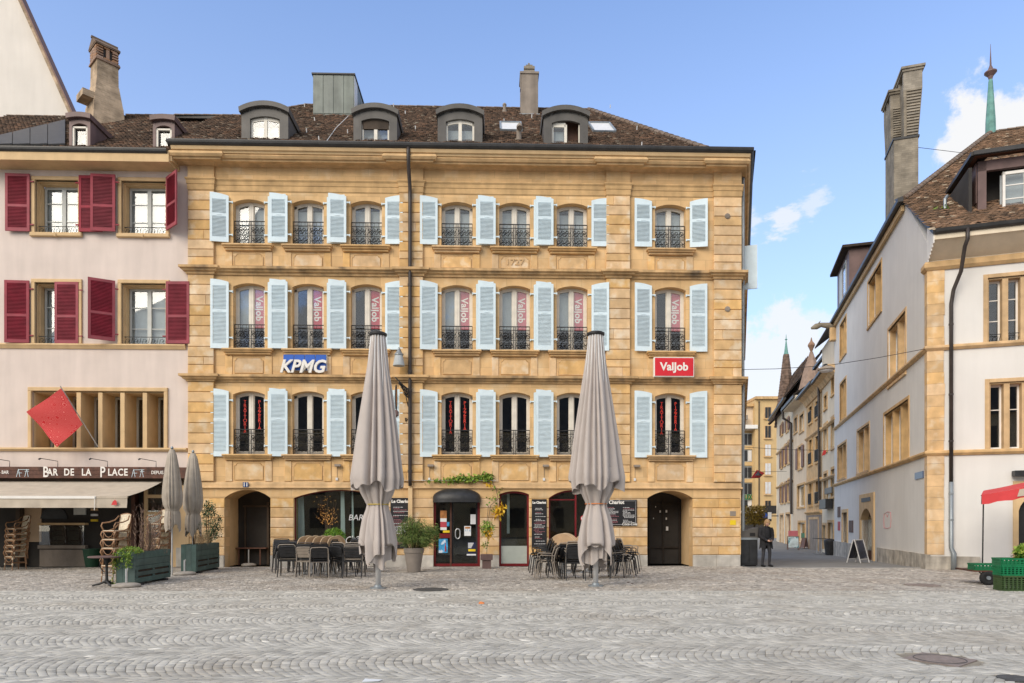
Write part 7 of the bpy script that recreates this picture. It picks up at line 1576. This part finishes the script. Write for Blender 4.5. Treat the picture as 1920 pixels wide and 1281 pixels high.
def small_umbrella(px, Y, ytop, ybase, label, seed):
    X = (px-960)/F*Y; sc = F/Y; z = lambda y: EYE + (HZ-y)/sc; r = lambda q: q/sc
    t = thing('closed_umbrella', label, 'parasol', (X, Y, 0), 0, 'beige closed umbrellas'); mk('pole', MB().lathe([(.025, 0), (.025, z(ytop-2))], n=10), M['steel'], t); mk('finial', MB().lathe([(.03, z(ytop)), (.05, z(ytop-3)), (.02, z(ytop-6))], n=10), M['zinc'], t)
    up = [(r(q), z(ytop+d)) for q, d in ((4, 0), (8, 10), (12, 35), (15.5, 65), (17, 88), (15.5, 104), (11.5, 112), (11, 114), (12.5, 120), (13.5, 135), (13, 148))]
    o = []
    for (r0, z0), (r1, z1) in zip(up, up[1:]): o += [(r0 + (r1-r0)*i/3, z0 + (z1-z0)*i/3) for i in range(3)]
    o.append(up[-1]); mk('canopy', cone_cloth(o, 96, 10, .15, r(9), 3, .1, seed), M['fabric2'], t, smooth=True); mk('tie_strap', MB().tube([(r(12)*math.cos(a), r(12)*math.sin(a), z(ytop+113)) for a in np.linspace(0, 6.283, 17)[:-1]], .012, 5, closed=True), M['fabric2'], t)
small_umbrella(322.5, 21.0, 843, 0, 'closed beige parasol nearer the awning, above the rattan chairs', 3)
small_umbrella(362, 21.9, 850, 0, 'closed beige parasol beside the sandstone corner, behind the far planter', 8)

# metal armchairs
def metal_chair(fr, pn, nm='metal_armchair'):
    t = thing(nm, '', 'chair')                           # faces -y; back at +y
    for sx in (-1, 1):
        mk('front_leg', MB().tube([(sx*.255, -.27, 0), (sx*.245, -.21, .42), (sx*.245, -.19, .46), (sx*.24, -.10, .47)], .0145, 6), M[fr], t); mk('rear_leg', MB().tube([(sx*.25, .30, 0), (sx*.24, .21, .44), (sx*.235, .22, .62), (sx*.225, .28, .80), (sx*.19, .295, .835)], .0145, 6), M[fr], t)
        mk('armrest', MB().tube([(sx*.25, -.15, .465), (sx*.265, -.17, .62), (sx*.262, -.13, .645), (sx*.25, .215, .635)], .0135, 6), M[fr], t, smooth=True)
    mk('top_rail', MB().tube([(-.195, .295, .835), (0, .305, .842), (.195, .295, .835)], .0145, 6), M[fr], t)
    for i in range(5): y = -.20 + i*.085; mk('seat_slat', MB().cbox(-.225, .225, y, y+.076, .455 - .004*abs(i-2)*-1 - .012, .470, .003), M[pn], t)
    for i in range(3): z = .56 + i*.088; q = .215 + (z-.62)*.34; mk('back_slat', MB().slab([(-.215, q, z), (.215, q, z), (.205, q+.028, z+.080), (-.205, q+.028, z+.080)], (0, .008, -.002)), M[pn], t)
    mk('seat_rail', MB().tube([(-.24, -.20, .44), (.24, -.20, .44)], .012, 6).tube([(-.24, .2, .44), (.24, .2, .44)], .012, 6), M[fr], t)
    t.scale = (1.07,)*3
    return t
CH = {'bb': metal_chair('black', 'black'), 'tt': metal_chair('taupe', 'taupe'), 'tb': metal_chair('taupe', 'black')}; usedc = set()
ORD = ['topmost', 'second-from-top', 'third-from-top', 'fourth-from-top', 'fifth-from-top', 'sixth-from-top']
def cstack(px, py, rz, kinds, where, grp, dz=.062, dy=.055):
    P = gp(px, py); f = Vector((math.sin(rz), -math.cos(rz), 0))           # forward (facing) direction
    for k, kd in enumerate(kinds):
        loc = P + f*(dy*k) + Vector((random.uniform(-.008, .008), random.uniform(-.008, .008), dz*k)); col_ = {'bb': 'black metal armchair', 'tt': 'taupe metal armchair', 'tb': 'taupe-framed black armchair'}[kd]
        n_ = len(kinds); pos = 'lone' if n_ == 1 else ('lowest' if k == 0 else ORD[n_-1-k]); lab = f'{col_}, {pos} in stack {where}'
        rr = rz + random.uniform(-.02, .02)
        if kd not in usedc: usedc.add(kd); o = CH[kd]; o.location = loc; o.rotation_euler[2] = rr; o['label'] = lab; o['group'] = grp
        else: o = dup(CH[kd], loc, rr, lab, grp)
G1, G2 = 'metal chairs around the tables by the bar window', 'metal chairs around the tables by the wide menu board'
cstack(541, 1081, R(188), ['bb', 'tb', 'bb'], 'nearest the first archway', G1)
cstack(577, 1083, R(176), ['tt', 'bb', 'bb'], 'with the taupe back nearest the square', G1)
cstack(619, 1078, R(262), ['tb', 'bb', 'bb', 'bb'], 'turned sideways before the table tops', G1)
cstack(664, 1083, R(183), ['bb', 'tt', 'tb'], 'just beside the yellow-strapped parasol', G1)
cstack(556, 1072, R(20), ['bb', 'bb', 'bb'], 'in the back row by the stone pier', G1)
cstack(652, 1073, R(262), ['tb', 'bb', 'bb'], 'behind the table tops beneath the bar lettering', G1)
cstack(690, 1073, R(100), ['bb', 'tb', 'bb'], 'behind the pole of the yellow-strapped parasol', G1)
cstack(672, 1068, R(10), ['bb', 'bb', 'bb', 'bb'], 'close under the bar window', G1)
cstack(1027, 1086, R(255), ['tt', 'tt', 'bb', 'bb', 'bb'], 'under the narrow menu board', G2)
cstack(1078, 1087, R(180), ['bb', 'bb', 'tb', 'tb'], 'facing away before the round table tops', G2)
cstack(1125, 1083, R(178), ['bb', 'bb', 'bb', 'tb'], 'behind the pole of the orange-strapped parasol', G2)
cstack(1166, 1083, R(96), ['tb', 'bb', 'bb', 'bb', 'tb'], 'below the wide menu board', G2)
cstack(1030, 1073, R(262), ['bb', 'bb', 'bb'], 'against the pier behind the taupe pair', G2)
cstack(1090, 1071, R(8), ['bb', 'bb', 'bb', 'bb'], 'between the two groups of round table tops', G2)
cstack(1150, 1071, R(20), ['bb', 'tb', 'bb'], 'in the back row by the wide menu board', G2)
cstack(530, 1074, R(30), ['bb', 'bb', 'bb', 'bb'], 'at the pier edge of the bar window', G1)
cstack(598, 1084, R(200), ['tb', 'bb', 'bb'], 'in the front row beside the taupe back', G1)
cstack(642, 1082, R(150), ['bb', 'bb', 'tb'], 'in the front row before the ball shrub', G1)
cstack(1052, 1084, R(215), ['bb', 'bb', 'tb'], 'in the front row before the tipped discs', G2)
cstack(1145, 1084, R(130), ['bb', 'tb', 'bb'], 'in the front row past the parasol pole', G2)
# folding tables with round tops tipped up
M['ply'] = pm('light_wood_top', (.46,.30,.165), .1, 5, .5, .03, 60); M['plyedge'] = pm('pale_wood_edge', (.56,.42,.27), .1, 5, .6, .03, 60)
def tip_table(px, py, rz, label, grp, r=.38, zc_=.72, tilt=78):
    P = gp(px, py); t = thing('folding_table', label, 'table', P, rz, grp)
    Mx = Matrix.Translation((0, 0, zc_)) @ Matrix.Rotation(R(tilt), 4, 'X')
    mk('table_top', MB().lathe([(r, -.011), (r, .011)], n=36).xf(Mx), M['ply'], t); mk('edge', MB().tube([Mx @ Vector((r*math.cos(a), r*math.sin(a), 0)) for a in np.linspace(0, 6.283, 37)[:-1]], .014, 6, closed=True), M['plyedge'], t)
    mk('column', MB().lathe([(.03, .04), (.03, zc_-.02)], (0, .05, 0), 10), M['steel'], t)
    for a in (45, 135, 225, 315): mk('foot', MB().bar((0, .05, .05), (.32*math.cos(R(a)), .05 + .32*math.sin(R(a)), .015), .05, .03), M['steel'], t)
ords = ['nearest', 'second', 'third', 'fourth', 'fifth', 'sixth', 'seventh', 'eighth', 'ninth', 'tenth']
for i in range(10):
    px = 571 + i*7.0; py = 1077 - (i % 2)*5.5
    tip_table(px + 1, py, R(54), f'tipped-up round wooden table, {ords[i]} in the row counted from the first archway', 'tipped tables by the bar window', .28, .90, 84)
for i, (px, py) in enumerate(((1054, 1076), (1057.5, 1073.5), (1060.5, 1071.5), (1100, 1074), (1104, 1072))):
    tip_table(px, py, R(-8), ('front round wooden table top tipped up before the red-framed window', 'middle round wooden table top tipped up before the red-framed window', 'rear round wooden table top tipped up before the red-framed window', 'front round table top half hidden by the orange-strapped parasol', 'rear round table top half hidden by the orange-strapped parasol')[i], 'tipped tables by the narrow menu board', .42, .84, 80)
# ball-shaped shrub among the chairs
P = gp(627, 1070); bs = thing('ball_shrub', 'bright green clipped ball shrub standing behind the table tops', 'shrub', P); leaves('foliage', ball(2600, (.37, .37, .33), (0, 0, 1.08), .55), .075, .02, M['lf_box'], bs, dirs=ball(2600, (1, 1, 1), (0, 0, .5), .95)); mk('stem', MB().tube([(0, 0, .3), (0, 0, 1.0)], .025, 6), M['twig'], bs); mk('pot', MB().lathe([(.16, 0), (.22, .42), (.24, .42), (.24, .46), (.2, .46)], n=20), M['concrete'], bs); mk('core', MB().lathe([(.05, .85), (.22, .98), (.25, 1.1), (.18, 1.24), (.05, 1.3)], n=12), M['lf_laurel'], bs)
# bamboo in the grey pot
P = gp(776, 1073); bp = thing('potted_bamboo', 'bushy bamboo in a tall grey tapered pot beside the door', 'potted plant', P); M['greypot'] = pm('grey_brown_pot', (.245,.215,.19), .06, 5, .7, .05, 60)
mk('pot', MB().lathe([(.20, 0), (.21, .02), (.30, .62), (.325, .64), (.33, .78), (.30, .79), (.28, .72)], n=32), M['greypot'], bp, smooth=False); C4 = []; D4 = []; stm = MB()
for i in range(70):
    a = random.uniform(0, 6.283); rad = random.uniform(.1, .72); tz_ = random.uniform(1.05, 1.72) - rad*.5; px_, py_ = rad*math.cos(a), rad*math.sin(a)*.9
    stm.tube([(px_*.2, py_*.2, .7), (px_*.6, py_*.6, .7 + (tz_-.5)*.65), (px_, py_, tz_ + .22)], .006, 4)
    for k in range(120):
        q = random.uniform(.35, 1.1); C4.append((px_*q + random.gauss(0, .06), py_*q + random.gauss(0, .06), .72 + (tz_-.5)*min(q, 1)**.7 + random.gauss(0, .07) - max(0, q-.9)*.5)); D4.append((px_*1.2, py_*1.2, -.35))
mk('stem', stm, M['twig'], bp, kind='stuff'); leaves('foliage', C4, .13, .012, M['lf_bamboo'], bp, dirs=D4)
# small potted climber
P = gp(912.5, 1066); cp = thing('potted_climber', 'small brown pot with a climber turning yellow between door and window', 'potted plant', P); mk('pot', MB().box(-.15, .15, -.15, .15, 0, .30).box(-.21, .21, -.19, .19, .30, .50), M['copper'], cp)
mk('stem', MB().tube([(0, 0, .45), (.02, .05, .9), (.0, .12, 1.5), (.05, .2, 2.2)], .009, 5), M['twig'], cp)
leaves('foliage', ball(330, (.24, .16, .30), (0, .08, 1.42), .2), .13, .035, M['lf_vine'], cp, droop=.6); leaves('autumn_leaves', ball(70, (.20, .14, .24), (.08, 0, 1.25), .2), .12, .05, M['lf_yellow'], cp, droop=1.0); leaves('low_leaves', ball(45, (.1, .1, .15), (-.05, .05, .85), .2), .10, .03, M['lf_vine'], cp, droop=.5)
# creeper along the facade
cr_ = thing('facade_creeper', 'green creeper trained over the door awning with hanging yellow leaves', 'creeper', (B.o.x, B.o.y, 0), BA); path = [(797, 903), (815, 901), (832, 904), (850, 898), (865, 896), (880, 900), (900, 894), (918, 893), (922, 903), (930, 918), (934, 936), (920, 948), (914, 985)]
mk('stem', MB().tube([(u(x), -.10, zc(y)) for x, y in path], .010, 5), M['twig'], cr_); mk('support_wire', MB().tube([(u(760), -.14, zc(901.5)), (u(930), -.14, zc(902))], .008, 4), M['palegrey'], cr_)
C5 = []; t5 = []
for i in range(620):
    q = random.betavariate(1.3, 1.0); k = q*7.4; a = int(k); fx = k-a; x = path[a][0]*(1-fx) + path[a+1][0]*fx; y = path[a][1]*(1-fx) + path[a+1][1]*fx
    dens = .4 + .6*(x > 838); 
    if random.random() > dens: continue
    C5.append((u(x + random.gauss(0, 3)), -.12 + random.gauss(0, .07), zc(y + random.gauss(1, 3.2)*dens)))
leaves('foliage', C5, .11, .085, M['lf_vine'], cr_, droop=.4)
leaves('sparse_leaves', [(u(x + random.gauss(0, 5)), -.1 + random.gauss(0, .06), zc(y + random.gauss(0, 5))) for x, y in ((930, 915), (934, 925), (922, 942), (917, 935), (930, 935), (926, 955)) for _ in range(9)], .10, .07, M['lf_vine'], cr_, droop=.6)
leaves('autumn_leaves', [(u(x + random.gauss(0, 3.5)), -.14 + random.gauss(0, .06), zc(y + random.gauss(0, 4))) for x, y, n_ in ((918, 907, 12), (934, 950, 22), (938, 955, 34), (932, 962, 26), (944, 948, 12)) for _ in range(n_)], .17, .075, M['lf_yellow'], cr_, droop=1.6)

# ================================================================== LITTER BIN AND PERSON
Yb = 25.55; X0, X1 = (1388.5-960)/F*Yb, (1420-960)/F*Yb; cx = (X0+X1)/2; wb = X1-X0
bn = thing('litter_bin', 'dark grey street litter bin with slanted hood at the building corner', 'litter bin', (cx, Yb, gz(Yb)))
mk('body', MB().box(-wb/2, wb/2, -.02, .55, .05, 1.0), M['black'], bn)
for i in range(2): mk('door', MB().cbox(-wb/2 + i*wb/2 + .01, -wb/2 + (i+1)*wb/2 - .01, -.04, 0, .10, .98, .01), M['black'], bn)
mk('band', MB().box(-wb/2-.003, wb/2+.003, -.045, .55, 1.0, 1.08), M['zinc'], bn); mk('hood', MB().prism([(-wb/2, 1.08), (wb/2, 1.08), (wb/2+.01, 1.46), (-wb/2-.02, 1.30)], -.03, .56), M['lead'], bn); mk('slot', MB().box(.02, .22, -.036, -.03, 1.13, 1.26), M['rubber'], bn); mk('foot', MB().box(-wb/2+.03, wb/2-.03, .02, .5, 0, .05), M['iron'], bn)

Yq = 25.35; Xq = (1437-960)/F*Yq
pe = thing('person', 'person in a long black coat and dark trousers looking down at a phone', 'person', (Xq, Yq, gz(Yq)), R(8))
def skin(name, verts, edges, radii, mat, parent, sub=2, root=0):
    me = D.meshes.new(name); me.from_pydata(verts, edges, []); o = D.objects.new(name, me); COL.objects.link(o); o.parent = parent
    md = o.modifiers.new('skin', 'SKIN'); md.use_smooth_shade = True
    for v, rr in zip(me.skin_vertices[0].data, radii): v.radius = rr if isinstance(rr, tuple) else (rr, rr); v.use_root = False
    me.skin_vertices[0].data[root].use_root = True
    s_ = o.modifiers.new('sub', 'SUBSURF'); s_.levels = sub; s_.render_levels = sub; me.materials.append(mat); SKINS.append(o); return o
SKINS = []
M['skin'] = pm('skin', (.55,.33,.24), .05, 8, .5, .02, 60); M['hair'] = pm('fair_hair', (.36,.22,.11), .2, 30, .6, .3, 90); M['coat'] = pm('black_coat', (.013,.013,.016), .2, 8, .8, .1, 60); M['jean'] = pm('charcoal_trousers', (.035,.035,.040), .2, 8, .85, .1, 60); M['shoe'] = pm('black_shoes', (.015,.015,.016), .2, 8, .4, .05, 60)
# body: one continuous figure (facing -y)
bv = [(0,.02,.92),(0,.02,1.10),(0,.03,1.28),(0,.03,1.40),(0,.01,1.47),(0,-.03,1.54),
      (-.17,.02,1.39),(-.235,.03,1.15),(-.12,-.19,.99),(-.06,-.25,.97),
      (.17,.02,1.39),(.235,.03,1.15),(.12,-.19,.99),(.05,-.25,.95),
      (-.10,.01,.86),(-.13,-.02,.48),(-.15,.02,.09),(-.15,-.06,.05),(.10,.01,.86),(.13,-.01,.48),(.13,.03,.09),(.14,-.05,.05)]
be = [(0,1),(1,2),(2,3),(3,4),(4,5),(3,6),(6,7),(7,8),(8,9),(3,10),(10,11),(11,12),(12,13),(0,14),(14,15),(15,16),(16,17),(0,18),(18,19),(19,20),(20,21)]
brd = [(.16,.11),(.15,.10),(.16,.11),(.14,.09),.055,.06,.075,.055,.04,.034,.075,.055,.04,.034,.092,.062,.046,.045,.092,.062,.046,.045]
skin('body', bv, be, brd, M['jean'], pe)
hd_ = MB(); nA, nB = 20, 14
def headpt(a, b):
    x, y, z = math.cos(b)*math.cos(a)*.078, math.cos(b)*math.sin(a)*.098, math.sin(b)*.118
    if y < 0 and z < 0: x *= 1 - .22*(-z/.118); 
    if y < -.07 and abs(x) < .02 and -.045 < z < .02: y -= .022*(1 - abs(z+.02)/.04)
    if y < -.05 and .015 < abs(x) < .05 and .0 < z < .035: y += .010
    return (x, y, z)
vs = [headpt(6.28319*i/nA, -1.5708 + 3.14159*j/nB) for j in range(nB+1) for i in range(nA)]
hd_.add(vs, [(j*nA+i, j*nA+(i+1) % nA, (j+1)*nA+(i+1) % nA, (j+1)*nA+i) for j in range(nB) for i in range(nA)])
HM = Matrix.Translation((0, -.055, 1.625)) @ Matrix.Rotation(R(28), 4, 'X')
HM = HM @ Matrix.Scale(1.12, 4)
hd = mk('head', hd_.xf(HM), M['skin'], pe, smooth=True)
for s_ in (-1, 1): mk('ear', MB().lathe([(.004, -.02), (.014, 0), (.004, .02)], n=8).xf(HM @ Matrix.Translation((s_*.08, .005, -.005)) @ Matrix.Scale(1.4, 4, (0,0,1))), M['skin'], hd); mk('eye', MB().lathe([(.002, -.004), (.011, 0), (.002, .004)], n=8).xf(HM @ Matrix.Translation((s_*.03, -.088, .012))), M['rubber'], hd)
mk('mouth', MB().tube([(-.022, -.088, -.055), (0, -.093, -.056), (.022, -.088, -.055)], .004, 5).xf(HM), M['dkred'], hd)
hr = MB(); vs = []
for j in range(nB+1):
    for i in range(nA):
        a = 6.28319*i/nA; b = -.55 + 2.12*j/nB; fr_ = math.sin(a); b2 = max(b, .35 if fr_ < -.45 else -.55); vs.append((math.cos(b2)*math.cos(a)*(.092 + .006*math.sin(i*5)), math.cos(b2)*math.sin(a)*(.112 + .006*math.cos(i*7)), math.sin(b2)*.135 + .004*math.sin(i*3)))
hr.add(vs, [(j*nA+i, j*nA+(i+1) % nA, (j+1)*nA+(i+1) % nA, (j+1)*nA+i) for j in range(nB) for i in range(nA)]); mk('hair', hr.xf(HM), M['hair'], pe, smooth=True)
# coat: open shell over torso, with sleeves
ct = MB(); nC = 28; prof = [(.10,.085,1.50),(.20,.12,1.44),(.235,.145,1.36),(.225,.15,1.2),(.225,.155,1.05),(.235,.16,.90),(.25,.165,.74),(.255,.17,.68)]; vs = []
for (rx, ry, z) in prof:
    for i in range(nC):
        a = R(-62) + (6.28319 - R(56))*i/(nC-1); vs.append((rx*math.cos(a)*(1+.03*math.sin(i*2.1+z*9)), .02 + ry*math.sin(a)*(1+.03*math.sin(i*1.7+z*7)), z + (.03*math.sin(i*.9) if z < .7 else 0)))
ct.add(vs, [(j*nC+i, j*nC+i+1, (j+1)*nC+i+1, (j+1)*nC+i) for j in range(len(prof)-1) for i in range(nC-1)])
mk('coat', ct, M['coat'], pe, smooth=True); mk('jumper', MB().lathe([(.15, .90), (.165, 1.1), (.175, 1.3), (.14, 1.42), (.07, 1.49), (.06, 1.52)], (0, .015, 0), 20).xf(Matrix.Scale(.72, 4, (0, 1, 0))), M['coat'], pe, smooth=True)
for s_ in (-1, 1):
    mk('sleeve', MB().tube([(s_*.17, .02, 1.42), (s_*.215, .03, 1.33), (s_*.25, .035, 1.15), (s_*.20, -.06, 1.07), (s_*.125, -.18, 1.0)], [.085, .09, .075, .07, .056], 12), M['coat'], pe, smooth=True); mk('shoe', MB().tube([(s_*.145-.005, .06, .045), (s_*.147-.005, -.05, .045), (s_*.15-.005, -.16, .035), (s_*.15-.005, -.21, .03)], [.042, .048, .042, .02], 10), M['shoe'], pe, smooth=True)
    hv = [(s_*.105, -.20, .985), (s_*.06, -.255, .965), (s_*.05, -.275, .96)]; hedges = [(0,1),(1,2)]; hr_ = [.026, .03, .026]
    for f_, (dx_, dz_) in enumerate(((-.030, .022), (-.036, .006), (-.034, -.010), (-.028, -.024))):
        b0_ = len(hv); hv += [(s_*.05 + s_*dx_*.5, -.292, .962+dz_), (s_*.045 + s_*dx_, -.308, .966+dz_), (s_*.035 + s_*dx_, -.295, .972+dz_)]; hedges += [(2, b0_), (b0_, b0_+1), (b0_+1, b0_+2)]; hr_ += [.0095, .009, .008]
    b0_ = len(hv); hv += [(s_*.04, -.255, .995), (s_*.02, -.27, 1.01)]; hedges += [(1, b0_), (b0_, b0_+1)]; hr_ += [.011, .009]
    skin('hand', hv, hedges, hr_, M['skin'], pe, 1)
ph_ = thing('phone', 'dark phone held by the person at waist height', 'phone', pe.matrix_basis @ Vector((0, -.29, 1.0)), R(8)); mk('case', MB().cbox(-.036, .036, -.004, .004, -.05, .09, .002).xf(Matrix.Rotation(R(-40), 4, 'X')), M['iron'], ph_); mk('screen', MB().box(-.032, .032, .0045, .006, -.045, .085).xf(Matrix.Rotation(R(-40), 4, 'X')), M['paper'], ph_)
# small litter on the setts
tag(mk('food_wrapper', MB().add([(-.05,-.04,0),(.06,-.05,.0),(.07,.03,.02),(-.04,.05,.03),(.0,0,.045)], [(0,1,4),(1,2,4),(2,3,4),(3,0,4),(3,2,1,0)]), M['strapo'], None, gp(902, 1132)), 'crumpled orange wrapper lying on the setts before the restaurant', 'litter')
for i, (px, py) in enumerate(((1178, 1093), (1185, 1095), (930, 1072))):
    tag(mk('fallen_leaf', MB().add([(-.04,0,0),(0,-.03,.02),(.05,0,.01),(0,.035,.03)], [(0,1,2,3)]), M['copper'], None, gp(px, py)), ('brown dead leaf on the setts near the chairs below the wide board', 'second brown dead leaf just beside the chair legs', 'brown dead leaf lying before the small potted climber')[i], 'leaf')
pp = tag(mk('paper_scrap', MB().add([(-.09,-.06,.004),(.08,-.05,.008),(.10,.05,.004),(-.08,.06,.012)], [(0,1,2,3)]), M['paper'], None, gp(697, 1277)), 'white scrap of paper on the nearest setts', 'litter')

# ================================================================== HOUSES BEHIND THE CAMERA (seen in the panes only)
ob = thing('opposite_house', 'dark roofed stone house across the square mirrored in the window panes', 'building', (0, -24, 0))
mk('wall', MB().box(-34, 30, -8, 0, 0, 11.5), M['ochre'], ob); mk('roof', MB().prism([(-35, 11.5), (31, 11.5), (29, 17), (-33, 17)], -8, .4), M['lead'], ob)
for i in range(14):
    for z in (1, 4.6, 8.2): mk('window', MB().box(-32 + i*4.3, -30.4 + i*4.3, 0, .06, z, z+2.2), M['black'], ob)

# ================================================================== finish: lettering and bodies become meshes
dg = bpy.context.evaluated_depsgraph_get()
for o in [q for q in D.objects if q.type == 'FONT'] + SKINS:
    me = D.meshes.new_from_object(o.evaluated_get(dg)); nm = o.name; o.name = 'old'
    n_ = D.objects.new(nm, me); COL.objects.link(n_); n_.parent = o.parent; n_.matrix_basis = o.matrix_basis.copy()
    if not me.materials: me.materials.append(o.data.materials[0])
    D.objects.remove(o)
